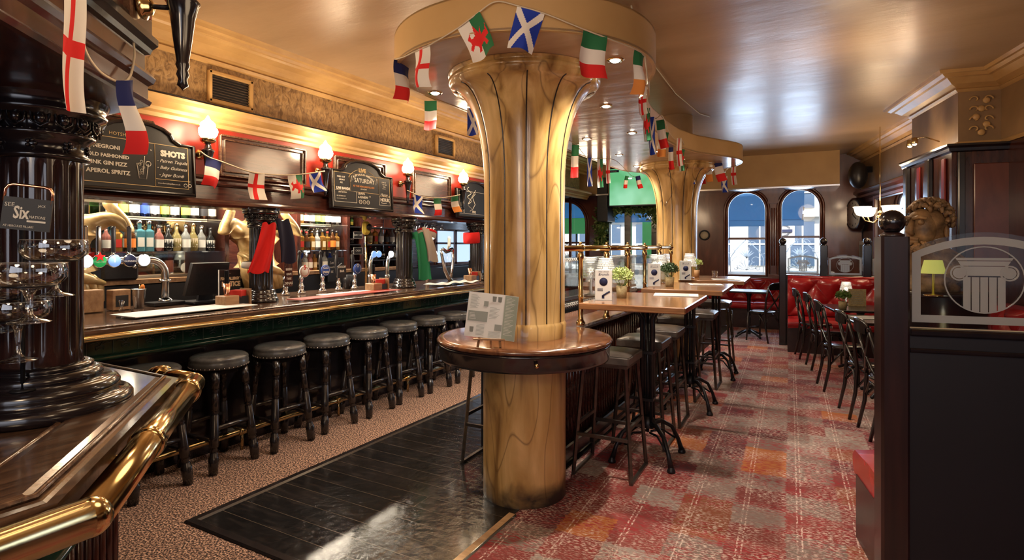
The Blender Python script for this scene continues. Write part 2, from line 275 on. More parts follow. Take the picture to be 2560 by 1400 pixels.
# ---------------------------------------------------------------- mesh builder
class MB:
    def __init__(s): s.v = []; s.f = []; s.m = []; s.sm = []; s.X = None
    def add(s, vs, fs, mi=0, smooth=False):
        o = len(s.v)
        if s.X is not None: vs = [s.X @ Vector(v) for v in vs]
        s.v += [tuple(v) for v in vs]
        for f in fs: s.f.append(tuple(i + o for i in f)); s.m.append(mi); s.sm.append(smooth)
        return s
    def box(s, c, d, mi=0, rz=0, bev=0):
        x, y, z = d[0] / 2, d[1] / 2, d[2] / 2
        if bev:
            b = min(bev, x * .9, y * .9, z * .9); r = [(-x + b, -y), (x - b, -y), (x, -y + b), (x, y - b), (x - b, y), (-x + b, y), (-x, y - b), (-x, -y + b)]
            i_ = [(-x + b, -y + b), (x - b, -y + b), (x - b, -y + b), (x - b, y - b), (x - b, y - b), (-x + b, y - b), (-x + b, y - b), (-x + b, -y + b)]
            vs = [(p[0], p[1], -z) for p in i_] + [(p[0], p[1], -z + b) for p in r] + [(p[0], p[1], z - b) for p in r] + [(p[0], p[1], z) for p in i_]
            fs = [(k * 8 + i, k * 8 + (i + 1) % 8, k * 8 + 8 + (i + 1) % 8, k * 8 + 8 + i) for k in range(3) for i in range(8)] + [(0, 7, 5, 3, 1), (24, 25, 27, 29, 31)]
            fs = fs[:24] + [tuple([6, 4, 2, 0]), tuple([24, 26, 28, 30])]
        else:
            vs = [(a * x, b_ * y, c_ * z) for c_ in (-1, 1) for a, b_ in ((-1, -1), (1, -1), (1, 1), (-1, 1))]
            fs = [(3, 2, 1, 0), (4, 5, 6, 7), (0, 1, 5, 4), (1, 2, 6, 5), (2, 3, 7, 6), (3, 0, 4, 7)]
        C_, S_ = math.cos(rz), math.sin(rz)
        vs = [(c[0] + p[0] * C_ - p[1] * S_, c[1] + p[0] * S_ + p[1] * C_, c[2] + p[2]) for p in vs]
        return s.add(vs, fs, mi)
    def prism(s, poly, z0, z1, mi=0):
        n = len(poly); a = sum(poly[i][0] * poly[(i + 1) % n][1] - poly[(i + 1) % n][0] * poly[i][1] for i in range(n))
        if a < 0: poly = poly[::-1]
        vs = [(p[0], p[1], z0) for p in poly] + [(p[0], p[1], z1) for p in poly]
        return s.add(vs, [tuple(range(n - 1, -1, -1)), tuple(range(n, 2 * n))] + [(i, (i + 1) % n, n + (i + 1) % n, n + i) for i in range(n)], mi)
    def wallpoly(s, poly, y0, y1, mi=0):      # polygon in XZ extruded in Y
        n = len(poly); a = sum(poly[i][0] * poly[(i + 1) % n][1] - poly[(i + 1) % n][0] * poly[i][1] for i in range(n))
        if a < 0: poly = poly[::-1]
        vs = [(p[0], y0, p[1]) for p in poly] + [(p[0], y1, p[1]) for p in poly]
        return s.add(vs, [tuple(range(n)), tuple(range(2 * n - 1, n - 1, -1))] + [((i + 1) % n, i, n + i, n + (i + 1) % n) for i in range(n)], mi)
    def lathe(s, prof, seg=24, c=(0, 0, 0), mi=0, smooth=True, sx=1, sy=1, rfun=None, T=None, a0=0, a1=2 * PI):
        n = len(prof); full = abs(a1 - a0 - 2 * PI) < 1e-6; ns = seg if full else seg + 1
        vs = []
        for j in range(ns):
            a = a0 + (a1 - a0) * j / seg
            for r, z in prof:
                rr = rfun(a, r, z) if rfun else r
                p = Vector((rr * math.cos(a) * sx, rr * math.sin(a) * sy, z))
                if T: p = T @ p
                vs.append((p[0] + c[0], p[1] + c[1], p[2] + c[2]))
        fs = []
        for j in range(seg):
            k = (j + 1) % ns
            for i in range(n - 1):
                if prof[i][0] < 1e-6 and prof[i + 1][0] < 1e-6: continue
                fs.append((j * n + i, k * n + i, k * n + i + 1, j * n + i + 1))
        s.add(vs, fs, mi, smooth)
        return s
    def tube(s, pts, r, seg=8, mi=0, closed=False, smooth=True, caps=True):
        pts = [Vector(p) for p in pts]; n = len(pts); rs = r if isinstance(r, (list, tuple)) else [r] * n
        vs = []; up = None
        for i, p in enumerate(pts):
            if closed: t = (pts[(i + 1) % n] - pts[i - 1])
            else: t = pts[min(i + 1, n - 1)] - pts[max(i - 1, 0)]
            t = t.normalized() if t.length > 1e-9 else Vector((0, 0, 1))
            if up is None: up = Vector((0, 0, 1)) if abs(t.z) < .9 else Vector((0, 1, 0))
            a = t.cross(up)
            if a.length < 1e-6: a = t.cross(Vector((1, 0, 0)))
            a.normalize(); b = a.cross(t).normalized(); up = b
            for k in range(seg):
                q = 2 * PI * k / seg; vs.append(p + a * (rs[i] * math.cos(q)) + b * (rs[i] * math.sin(q)))
        fs = []
        for i in range(n if closed else n - 1):
            j = (i + 1) % n
            for k in range(seg): fs.append((i * seg + k, i * seg + (k + 1) % seg, j * seg + (k + 1) % seg, j * seg + k))
        if caps and not closed: fs += [tuple(range(seg - 1, -1, -1)), tuple(range((n - 1) * seg, n * seg))]
        return s.add(vs, fs, mi, smooth)
    def ball(s, c, r, seg=16, mi=0, sz=1, sx=1, sy=1):
        n = seg // 2
        return s.lathe([(max(0, r * math.sin(PI * i / n)), -r * sz * math.cos(PI * i / n)) for i in range(n + 1)], seg, c, mi, True, sx, sy)
    def sweep(s, path, prof, mi=0, closed=False, smooth=False, left=True, caps=True):
        # path: 2D points; prof: (offset to the side, z)
        n = len(path); P = [Vector((p[0], p[1])) for p in path]; out = []
        sg = 1 if left else -1
        for i in range(n):
            if closed: d0 = (P[i] - P[i - 1]).normalized(); d1 = (P[(i + 1) % n] - P[i]).normalized()
            else:
                d0 = (P[i] - P[i - 1]).normalized() if i > 0 else (P[1] - P[0]).normalized(); d1 = (P[i + 1] - P[i]).normalized() if i < n - 1 else d0
            n0 = Vector((-d0.y, d0.x)); n1 = Vector((-d1.y, d1.x)); mN = (n0 + n1)
            if mN.length < 1e-6: mN = n0
            mN.normalize(); k = 1 / max(.25, mN.dot(n0))
            for o, z in prof: q = P[i] + mN * (o * k * sg); out.append((q.x, q.y, z))
        m_ = len(prof); fs = []
        for i in range(n if closed else n - 1):
            j = (i + 1) % n
            for k in range(m_ - 1):
                f = (i * m_ + k, j * m_ + k, j * m_ + k + 1, i * m_ + k + 1); fs.append(f if left else f[::-1])
        s.add(out, fs, mi, smooth)
        if caps and not closed and m_ > 2: s.add(out[:m_], [tuple(range(m_))], mi); s.add(out[-m_:], [tuple(range(m_ - 1, -1, -1))], mi)
        return s
    def grid(s, fn, nu, nv, mi=0, smooth=True, mfun=None):
        vs = [fn(i / nu, j / nv) for j in range(nv + 1) for i in range(nu + 1)]; o = len(s.v)
        s.add(vs, [], 0)
        for j in range(nv):
            for i in range(nu):
                a = j * (nu + 1) + i; s.f.append((o + a, o + a + 1, o + a + nu + 2, o + a + nu + 1)); s.m.append(mfun((i + .5) / nu, (j + .5) / nv) if mfun else mi); s.sm.append(smooth)
        return s
    def obj(s, name, mats, parent=None, loc=None, rot=None, bevel=0):
        me = bpy.data.meshes.new(name); me.from_pydata(s.v, [], s.f)
        for x in (mats if isinstance(mats, (list, tuple)) else [mats]): me.materials.append(MATS[x])
        me.polygons.foreach_set('material_index', s.m); me.polygons.foreach_set('use_smooth', s.sm); me.update()
        o = bpy.data.objects.new(name, me); COL.objects.link(o)
        if parent: o.parent = parent
        if loc is not None: o.location = loc
        if rot is not None: o.rotation_euler = rot
        if bevel:
            b = o.modifiers.new('bevel', 'BEVEL'); b.width = bevel; b.segments = 2; b.limit_method = 'ANGLE'; b.angle_limit = .7
        return o
def thing(name, label, cat, loc=(0, 0, 0), rz=0, group=None, rot=None):
    o = bpy.data.objects.new(name, None); o.empty_display_size = .05; COL.objects.link(o)
    o.location = loc; o.rotation_euler = rot or (0, 0, rz); o['label'] = label; o['category'] = cat
    if group: o['group'] = group
    return o
def tag(o, label, cat, group=None, kind=None):
    if label: o['label'] = label
    if cat: o['category'] = cat
    if group: o['group'] = group
    if kind: o['kind'] = kind
    return o
def struct(o): o['kind'] = 'structure'; return o
def dup(o, loc=None, rz=None, label=None, parent=None, group=None, rot=None, scale=None):
    c = o.copy(); COL.objects.link(c)
    if parent: c.parent = parent
    if loc is not None: c.location = loc
    if rz is not None: c.rotation_euler = (0, 0, rz)
    if rot is not None: c.rotation_euler = rot
    if scale is not None: c.scale = scale
    if label: c['label'] = label
    if group: c['group'] = group
    for k in list(o.children): dup(k, parent=c)
    return c
def circ(r, n=12, cx=0, cy=0, a0=0): return [(cx + r * math.cos(a0 + 2 * PI * i / n), cy + r * math.sin(a0 + 2 * PI * i / n)) for i in range(n)]
def text_into(mb, txt, size, x, z, mi=0, y=0.0, ext=.0015, align='LEFT', shear=0, rot=0, space=1, sx=1, bold=0):
    cu = bpy.data.curves.new('t', 'FONT'); cu.body = txt; cu.size = size; cu.extrude = ext; cu.align_x = align; cu.shear = shear; cu.resolution_u = 2; cu.space_character = space; cu.offset = bold
    ob = bpy.data.objects.new('t', cu); me = bpy.data.meshes.new_from_object(ob)
    c_, s__ = math.cos(rot), math.sin(rot)
    vs = [(x + (v.co.x * sx) * c_ - v.co.y * s__, y - v.co.z, z + v.co.x * sx * s__ + v.co.y * c_) for v in me.vertices]
    mb.add(vs, [tuple(p.vertices) for p in me.polygons], mi)
    bpy.data.objects.remove(ob); bpy.data.curves.remove(cu); bpy.data.meshes.remove(me)
# ================================================================ STRUCTURE
CZ = 3.34
def solid_slab(name, poly, z0, z1, m): return struct(MB().prism(poly, z0, z1).obj(name, m))
solid_slab('floor', [(-9, -3), (4, -3), (4, 13), (-9, 13)], -.1, 0, 'carpet_brown')
ED = [(-3.2, 1.93), (-1.61, 1.93), (-1.61, 12), (-3.2, 12)]
solid_slab('floor_boards', ED, 0, .004, 'black_boards')
solid_slab('floor_carpet', [(-1.60, -3), (3.9, -3), (3.9, 12.2), (-1.60, 12.2)], 0, .006, 'carpet_red')
struct(MB().sweep([(-3.2, 12), (-3.2, 1.93), (-1.61, 1.93), (-1.61, 2.9)], [(-.03, .004), (-.02, .013), (.02, .013), (.035, .004)], left=True).obj('trim_1', 'black_wood'))
struct(MB().sweep([(-1.615, 1.0), (-1.615, 2.9)], [(-.03, .004), (-.02, .014), (.02, .014), (.03, .004)]).obj('trim_2', 'pale_wood'))
solid_slab('ceiling', [(-9, -3), (4, -3), (4, 13.2), (-9, 13.2)], CZ, CZ + .1, 'ceiling_paint')
struct(MB().box((-6.05, 5, 1.67), (.2, 16.4, 3.34)).obj('wall_left', 'mahogany_y'))
struct(MB().box((-2.5, -3.1, 1.67), (13, .2, 3.34)).obj('wall_front', 'mahogany'))
# ---- far wall, its own axis: s along, at F0, turned by AF
F0 = Vector((-1.13, 12.30)); AF = .047; FD = Vector((math.cos(AF), math.sin(AF)))
def onfar(u, v, off=0):
    r = ray(u, v); n = Vector((-FD.y, FD.x)); t = (F0.dot(n) - off) / (r.x * n.x + r.y * n.y)
    return (Vector((r.x * t, r.y * t)) - F0).dot(FD), H + r.z * t
FW = Matrix.Translation((F0.x, F0.y, 0)) @ Matrix.Rotation(AF, 4, 'Z')
def far_obj(mb, name, m, **k): return mb.obj(name, m, loc=(F0.x, F0.y, 0), rot=(0, 0, AF), **k)
WIN = []
for ua, ub, vt, vb in ((1818, 1916, 480, 688), (1951, 2052, 473, 686), (1366, 1466, 504, 688)):
    s0, _ = onfar(ua, 600); s1, _ = onfar(ub, 600); _, zt = onfar((ua + ub) / 2, vt); _, zb = onfar((ua + ub) / 2, vb); WIN.append((s0, s1, zb, zt))
D0, _ = onfar(1512, 600); D1, _ = onfar(1640, 600); _, DT = onfar(1580, 522)
WL, WR = -5.2, 1.75
mb = MB()
holes = sorted([(a, b, zb, zt, True) for a, b, zb, zt in WIN] + [(D0, D1, 0, DT, False)])
x = WL
for a, b, zb, zt, arch in holes:
    mb.box(((x + a) / 2, .1, CZ / 2), (a - x, .2, CZ))
    if arch:
        r = (b - a) / 2; c = (a + b) / 2; zs = zt - r
        mb.box((c, .1, zb / 2), (b - a, .2, zb))
        top_ = [(a, zs)] + [(c - r * math.cos(PI * i / 16), zs + r * math.sin(PI * i / 16)) for i in range(17)]
        for i in range(1, 17):
            p, q = top_[i], top_[i + 1]; mb.wallpoly([p, q, (q[0], CZ), (p[0], CZ)], 0, .2)
    else: mb.box(((a + b) / 2, .1, (zt + CZ) / 2), (b - a, .2, CZ - zt))
    x = b
mb.box(((x + WR) / 2, .1, CZ / 2), (WR - x, .2, CZ))
for xx in (-4.4, -4.05): mb.box((xx, -.02, 1.4), (.06, .05, 2.6))
wall_back = struct(far_obj(mb, 'wall_back', 'mahogany_red'))
def arch_path(a, b, zb, zt, n=18, ins=0):
    r = (b - a) / 2 - ins; c = (a + b) / 2; zs = zt - (b - a) / 2
    return [(a + ins, zb + ins)] + [(c - r * math.cos(PI * i / n), zs + r * math.sin(PI * i / n)) for i in range(n + 1)] + [(b - ins, zb + ins)]
def scroll(mb, cx, cz, r, turn, sgn, y, th=.006, mi=0, a0=0):
    pts = [(cx + sgn * r * (1 - t / 14) * math.cos(a0 + turn * t / 14), y, cz + r * (1 - t / 14) * math.sin(a0 + turn * t / 14)) for t in range(14)]
    mb.tube(pts, th, 5, mi)
for i, (a, b, zb, zt) in enumerate(WIN):
    fr = MB(); p = arch_path(a, b, zb, zt)
    fr.tube([(q[0], -.02, q[1]) for q in p], .028, 8, closed=True); fr.tube([(q[0], -.015, q[1]) for q in arch_path(a - .05, b + .05, zb - .05, zt + .05)], .022, 8, closed=True)
    zm = zb + (zt - zb) * .44
    fr.box(((a + b) / 2, .06, zm), (b - a, .05, .045)); fr.box(((a + b) / 2, -.05, zb - .06), (b - a + .2, .14, .05))
    f = struct(far_obj(fr, 'window_%d' % (i + 1), 'mahogany_red'))
    g = MB(); g.wallpoly([(q[0], q[1]) for q in p], .07, .076); g.obj('window_pane', 'pane', f)
    gl = MB(); gl.tube([(q[0], .058, q[1]) for q in arch_path(a, b, zb, zt, ins=.012)], .009, 6, closed=True); gl.obj('glazing_bead', 'white', f)
    e = MB(); c = (a + b) / 2; W = b - a
    for sg in (-1, 1):
        scroll(e, c + sg * W * .2, zb + .28, .13, 5, sg, .064, .007); scroll(e, c + sg * W * .36, zb + .5, .1, -5, sg, .064, .006); scroll(e, c + sg * W * .12, zb + .62, .09, 5.5, sg, .064, .006)
        scroll(e, c + sg * W * .3, zb + .14, .07, 5, sg, .064, .008, a0=2)
        e.tube([(c + sg * W * .42, .064, zb + .07), (c + sg * W * .42, .064, zb + .35), (c + sg * W * .3, .064, zb + .5), (c, .064, zb + .74)], .01, 5)
        for k in range(4): e.tube([(c, .064, zb + .1), (c + sg * (.05 + .05 * k), .064, zb + .3 - .05 * k)], [.004, .012], 5)
    e.box((c, .064, zb + .045), (W * .9, .006, .05))
    for k in range(7): q_ = -.9 + .3 * k; e.tube([(c, .064, zb + .34), (c + .10 * math.sin(q_), .064, zb + .36 + .10 * math.cos(q_)), (c + .17 * math.sin(q_ * 1.1), .064, zb + .36 + .17 * math.cos(q_))], [.004, .014, .004], 5)
    e.obj('etching', 'frosted', f)
    if i == 2: continue
# fluted pilaster between windows
pl = MB(); a = WIN[0][1]; b = WIN[1][0]; c = (a + b) / 2
for k in range(6): pl.tube([(c - .11 + k * .042, -.01, 1.2), (c - .11 + k * .042, -.01, 2.35)], .013, 8)
pl.box((c, -.03, 2.5), (b - a - .06, .07, .12)); pl.box((c, -.03, .98), (b - a - .06, .07, .1))
struct(far_obj(pl, 'trim_3', 'mahogany_red'))
# soffit box above the windows, door lobby pier and headboard
sA, _ = onfar(1200, 450); sB, _ = onfar(2124, 450)
so = MB(); so.box(((sA + sB) / 2 - .2, -.28, 3.02), (sB - sA - .4 + .4, .56, .64))
struct(far_obj(so, 'trim_4', 'soffit_gold'))
sl = MB(); sl.box(((sA + sB) / 2 - .2, -.30, 2.705), (sB - sA, .60, .03)); struct(far_obj(sl, 'trim_5', 'silver'))
dm, _ = onfar(1560, 600)
dr = MB(); W = D1 - D0
dr.box((D0 + .05, .08, DT / 2), (.1, .16, DT)); dr.box((D1 - .05, .08, DT / 2), (.1, .16, DT)); dr.box((dm, .08, DT - .05), (W, .16, .1)); dr.box((D0 + W * .45, .08, DT / 2), (.14, .12, DT))
door = struct(far_obj(dr, 'door_1', 'dark_gloss'))
q = MB(); q.box((D0 + W * .72, .1, DT * .58), (W * .5, .012, DT * .82)); q.box((D0 + W * .25, .1, DT * .58), (W * .34, .012, DT * .82)); q.obj('door_pane', 'pane', door)
q = MB(); q.tube([(D0 + W * .47, -.01, 1.0), (D0 + W * .47, -.05, 1.02), (D0 + W * .47, -.05, 1.35), (D0 + W * .47, -.01, 1.37)], .012); q.obj('door_handle', 'brass', door)
q = MB(); q.box((D0 + W * .25, .04, .35), (W * .34, .03, .6)); q.box((D0 + W * .72, .04, .35), (W * .5, .03, .6)); q.obj('kick_panel', 'black_wood', door)
# ---- right wall: runs along D3 in the plan
D3 = Vector((-.19, .982)).normalized(); N3 = Vector((-.982, -.19)).normalized()   # N3 towards the aisle
c0 = Vector((.62, 12.45)); c1 = c0 - D3 * 4.0      # far length of wall
pA = c1 + N3 * .42; pB = pA - D3 * 1.25; pC = pB - N3 * .36; pD = Vector((2.75, 1.5)); pE = Vector((2.95, -3))
plan = [c0, c1, pA, pB, pC, pD, pE]
struct(MB().prism([tuple(p) for p in plan] + [(4, -3), (4, 13), (.62, 13)], 0, CZ).obj('wall_right', 'mahogany'))
pl2 = [tuple(p) for p in plan]
fz = [(.012, 2.62), (.03, 2.64), (.012, 2.66), (.012, 3.16), (.03, 3.17), (.05, 3.185), (.03, 3.20), (.05, 3.21), (.10, 3.23), (.16, 3.28), (.19, 3.285), (.22, 3.31), (.245, 3.312), (.26, 3.34)]
struct(MB().sweep(pl2, fz, left=False, caps=False).obj('trim_6', 'gold_trim'))
fr = MB().sweep(pl2, [(.014, 2.66), (.014, 3.165)], left=False, caps=False); struct(fr.obj('trim_7', 'frieze_plain'))
# pale floral relief on the near face of the projecting pier
cmid = (pB + pC) / 2; ang = math.atan2(-N3.y, -N3.x)
rl = MB()
for k in range(5): rl.ball((.0 + .05 * math.sin(k * 2.1), -.01, -.16 + .08 * k), .035, 10, 0, .9, 1, .4)
for sg in (-1, 1):
    for k in range(4): scroll(rl, sg * .05, -.13 + .1 * k, .05, 4.5, sg, -.012, .008)
struct(rl.obj('trim_8', 'gold_trim', loc=(cmid.x, cmid.y - .02, 2.9), rot=(0, 0, ang)))
# wainscot mouldings: mahogany cornice on top of the panelling
struct(MB().sweep(pl2[:2], [(0, 2.36), (.05, 2.38), (.06, 2.44), (.10, 2.48), (.10, 2.52), (.15, 2.56), (.15, 2.60), (0, 2.62)], left=False).obj('trim_9', 'mahogany'))
# left frieze and gold cornices over the bar
XF = -4.5
struct(MB().box((XF - .75, 4, 3.04), (1.5, 14, .60)).obj('wall_left_upper', 'wall_relief'))
struct(MB().sweep([(XF, -3), (XF, 11.4)], [(0, 3.12), (.02, 3.13), (.03, 3.155), (.01, 3.165), (.04, 3.18), (.06, 3.185), (.075, 3.21), (.12, 3.235), (.20, 3.255), (.215, 3.27), (.24, 3.272), (.25, 3.295), (.29, 3.30), (.30, 3.325), (.31, 3.34)], left=False, caps=False).obj('trim_10', 'gold_trim'))
struct(MB().sweep([(XF, -3), (XF, 11.4)], [(0, 2.59), (.02, 2.595), (.025, 2.625), (.05, 2.64), (.055, 2.665), (.085, 2.68), (.12, 2.705), (.125, 2.73), (.14, 2.745), (0, 2.75)], left=False).obj('trim_11', 'gold_trim'))
tag(MB().tube([(XF + .12, -1 + .5 * k, 2.757 + .004 * (k % 2)) for k in range(24)], .006, 6).obj('cable', 'black_plastic'), 'thin black cable clipped along the top of the gold moulding over the bar', 'cable')
for n_, (ua, ub, lb) in enumerate(((516, 627, 'wide black louvred air vent in gold frame, nearer one above the bar'), (1087, 1133, 'black louvred air vent in gold frame, farther one beside the big pillar'))):
    a = PX(ua, 200, XF).y; b = PX(ub, 200, XF).y; z0, z1 = 2.80, 3.07
    t = thing('air_vent', lb, 'vent', (XF, (a + b) / 2, (z0 + z1) / 2), PI / 2); W, Hh = b - a, z1 - z0
    m_ = MB()
    for sg in (-1, 1): m_.box((sg * (W / 2 - .015), -.02, 0), (.035, .04, Hh), bev=.008); m_.box((0, -.02, sg * (Hh / 2 - .015)), (W, .04, .035), bev=.008)
    m_.obj('frame', 'gold_trim', t)
    m_ = MB(); m_.box((0, -.005, 0), (W - .06, .008, Hh - .06))
    for k in range(9): m_.box((0, -.016, -Hh / 2 + .045 + k * (Hh - .09) / 8), (W - .07, .014, .006), mi=1)
    m_.obj('louvre', ['black_plastic', 'stool_metal'], t)
# ================================================================ PILLARS
PXY = [Vector((-1.706, 3.228)), Vector((-1.745, 7.72))]
UZ = 2.69
def make_pillar(p, lab, far):
    t = thing('pillar', lab, 'pillar', (p.x, p.y, 0)); R = .262
    prof = [(R + .004, 0), (R + .004, 1.0), (R + .012, 1.06), (R + .012, 1.10), (R, 1.12)]
    shaft = MB().lathe([(R + .006, .004), (R + .006, .99)], 48)
    shaft.obj('plinth', 'pillar_gold', t)
    def rf(a, r, z):       # shallow vertical lobes with dark grooves between
        q = abs(math.sin(a * 6)); return r * (1 - .028 * (1 - q) ** 4) if z > 1.1 else r
    pr = [(R + .008, 1.02), (R + .010, 1.10), (R + .002, 1.115)] + [(R, 1.12 + .1 * i) for i in range(8)]
    for i in range(1, 13):
        k = i / 12; pr.append((R + .205 * (1 - math.cos(k * PI / 2)), 1.98 + .62 * math.sin(k * PI / 2)))
    pr += [(R + .217, 2.615), (R + .222, 2.63)]
    MB().lathe(pr, 144, rfun=rf).obj('shaft', 'pillar_gold', t)
    MB().lathe([(R + .215, 2.625), (R + .228, 2.635), (R + .23, 2.655), (R + .215, 2.665), (R + .212, 2.675), (R + .235, 2.688)], 64).obj('capital_ring', 'pillar_gold', t)
    g = MB()
    for k in range(12):
        a = k * PI / 6; pts = [((r + .0) * .978 * math.cos(a), (r) * .978 * math.sin(a), z) for r, z in pr[3:-2]]; g.tube(pts, .0045, 5)
    g.obj('groove_line', 'black_wood', t)
    MB().lathe([(R - .05, 2.75), (R - .05, CZ - .002)], 32).obj('upper_stub', 'pillar_gold' if not far else 'frieze_plain', t)
    return t
make_pillar(PXY[0], 'huge gold marbled pillar with flared fluted top nearest the camera', 0)
make_pillar(PXY[1], 'gold marbled pillar with flared top farther back near the windows', 1)
# round ledge on the near pillar
t = thing('round_ledge', 'round polished wood drinks ledge wrapped around the near gold pillar', 'ledge', (PXY[0].x, PXY[0].y, 1.02))
T_ = [(.268, 0), (.52, 0), (.555, -.004), (.567, -.018), (.56, -.032), (.268, -.034)]
MB().lathe(T_, 72).obj('top', 'ledge_wood', t)
MB().lathe([(.268, -.035), (.553, -.035), (.556, -.05), (.548, -.06), (.55, -.12), (.545, -.135), (.53, -.14), (.268, -.14)], 72).obj('apron', 'dark_gloss', t)
k_ = MB(); vd = Vector((-PXY[0].x, -PXY[0].y)).normalized(); a = math.atan2(vd.y, vd.x) + .12
k_.ball((.565 * math.cos(a), .565 * math.sin(a), -.085), .014, 12); k_.obj('hook', 'brass', t)
# ================================================================ LIGHTING RAFT
def arc(cx, cy, r, a0, a1, n): return [(cx + r * math.cos(math.radians(a0 + (a1 - a0) * i / n)), cy + r * math.sin(math.radians(a0 + (a1 - a0) * i / n))) for i in range(n + 1)]
p0, p1 = PXY; RR = .83
raft = arc(p0.x, p0.y, RR, 180, 395, 60) + [(-1.10, 4.02), (-1.22, 4.30), (-1.34, 4.7), (-1.40, 5.2), (-1.42, 5.8), (-1.40, 6.3), (-1.30, 6.75), (-1.12, 7.12)] + arc(p1.x, p1.y, RR, -28, 180, 26)
r_ = MB(); n = len(raft)
r_.prism(raft, UZ, UZ + .012, 1); r_.sweep(raft, [(0, UZ - .004), (0, UZ + .2)], 0, closed=True, left=True, smooth=True)
r_.sweep(raft, [(0, UZ - .004), (.02, UZ - .004), (.02, UZ)], 0, closed=True, left=True)
r_.prism(raft, UZ + .19, UZ + .2, 0)
t = thing('ceiling_raft', 'gold curved lighting raft hung around both pillars, with glossy underside', 'ceiling raft', (0, 0, 0)); r_.obj('raft_board', ['raft_side', 'raft_under'], t)
for x_, y_ in ((-2.2, 5.2), (-1.7, 6.0), (-2.1, 4.4)): MB().tube([(x_, y_, UZ + .2), (x_, y_, CZ)], .02).obj('hanger', 'frieze_plain', t)
sp = [(1088, 232), (1538, 150), (1515, 265), (1467, 347), (1580, 332), (1548, 387), (1648, 378), (1592, 415), (1805, 430), (1708, 407), (1575, 445)]
sl_ = ['beside the flag with a red cross, left of the near pillar', 'brightest, right of the near pillar top behind the green white red flag', 'second behind the near pillar, right side', 'on the left edge behind the near pillar', 'in the middle of the raft between the pillars', 'small, left of centre halfway to the far pillar', 'small, right edge halfway to the far pillar', 'just before the far pillar, in the pale reflection', 'at the far right end of the raft above the bunting', 'just in front of the flare of the far pillar', 'at the far left, over the television']
for (u, v), l_ in zip(sp, sl_):
    p = PZ(u, v, UZ); t = thing('downlight', 'raft downlight ' + l_, 'downlight', (p.x, p.y, UZ), group='downlights in the ceiling raft')
    MB().lathe([(.026, -.002), (.048, -.006), (.052, 0)], 20).obj('bezel', 'brass', t)
    MB().lathe([(0, -.016), (.02, -.012), (.034, -.001)], 16).obj('bulb', 'bulb', t)
    lamp('SPOT', (p.x, p.y, UZ - .02), 120 if v < 300 else 75, WARMW, .03, spot=2.2, blend=.7, name='downlight_light')
tag(MB().tube([PZ(u, v, CZ - .01) for u, v in ((1578, 15), (1600, 90), (1640, 170), (1690, 235), (1750, 285), (1775, 292))], .006, 5).obj('ceiling_wire', 'cream'), 'pale wire tacked in a curve across the ceiling right of the raft', 'wire')
# ================================================================ BAR
BZ = 1.09
BP = [(-3.85, 9.4), (-3.85, 1.27), (-2.19, 1.27), (-1.335, .535), (-1.335, -2.2)]
bar = thing('bar_counter', 'long dark wood bar counter with brass rails and green tiled frieze', 'bar counter', (0, 0, 0))
LFT = False    # inside of the bar lies to the right of the path, so offsets outwards are to the left
c_ = MB(); c_.prism(BP + [(-2.75, -2.2), (-2.75, .45), (-5.15, .45), (-5.15, 9.4)], BZ - .05, BZ - .004)
c_.sweep(BP, [(-.19, BZ - .004), (-.185, BZ + .008), (-.165, BZ + .012), (-.07, BZ + .012), (-.05, BZ + .004), (-.03, BZ), (-.01, BZ - .01), (0, BZ - .03), (-.01, BZ - .055), (-.05, BZ - .07), (-.12, BZ - .085), (-.16, BZ - .10), (-.30, BZ - .10)], left=True)
c_.obj('counter_top', 'bar_top_wood', bar)
mo = MB()
for o_, z_, r__ in ((-.20, BZ + .0, .008), (-.045, BZ + .008, .007), (-.012, BZ - .045, .008)):
    mo.sweep(BP, [(o_ + r__ * math.cos(a * PI / 4), z_ + r__ * math.sin(a * PI / 4)) for a in range(9)], smooth=True)
mo.obj('edge_moulding', 'counter_wood', bar)
RP = [(-3.84, 9.4), (-3.84, 1.30)]
nz = MB().sweep(RP, [(.004 + .022 * math.cos(a * PI / 6), BZ - .05 + .022 * math.sin(a * PI / 6)) for a in range(13)], smooth=True)
for k in range(9): nz.sweep([(-3.84, 1.55 + k), (-3.84, 1.62 + k)], [(.004 + .026 * math.cos(a * PI / 6), BZ - .05 + .026 * math.sin(a * PI / 6)) for a in range(13)])
nz.obj('brass_nosing', 'brass', bar)
rr_ = .039; RW = [(-2.42, 1.315), (-2.165, 1.315), (-1.275, .565), (-1.275, -2.2)]
rl = MB()
for i in range(3): rl.tube([(RW[i][0], RW[i][1], BZ - .03), (RW[i + 1][0], RW[i + 1][1], BZ - .03)], rr_, 20)
for p in RW: rl.ball((p[0], p[1], BZ - .03), rr_ * 1.02, 20)
rl.obj('elbow_rail', 'brass', bar)
def ring_at(mb, p, d, r, w):
    d = Vector((d[0], d[1], 0)).normalized(); mb.tube([Vector((p[0], p[1], BZ - .03)) - d * w + d * (2 * w * i / 6) for i in range(7)], [r * .98, r * 1.12, r * 1.2, r * 1.12, r * 1.2, r * 1.12, r * .98], 20)
A_, B_ = Vector(RW[1]), Vector(RW[2])
for f_ in (.12, .62): rg = MB(); q = A_.lerp(B_, f_); ring_at(rg, q, B_ - A_, rr_, .022); nn = Vector((-(B_ - A_).y, (B_ - A_).x)).normalized(); rg.tube([(q.x, q.y, BZ - .05), (q.x - nn.x * .1, q.y - nn.y * .1, BZ - .085)], .014); rg.obj('rail_collar', 'brass', bar)
rg = MB(); ring_at(rg, (-2.385, 1.315), (1, 0), rr_, .018)
rg.obj('rail_collar', 'brass', bar)
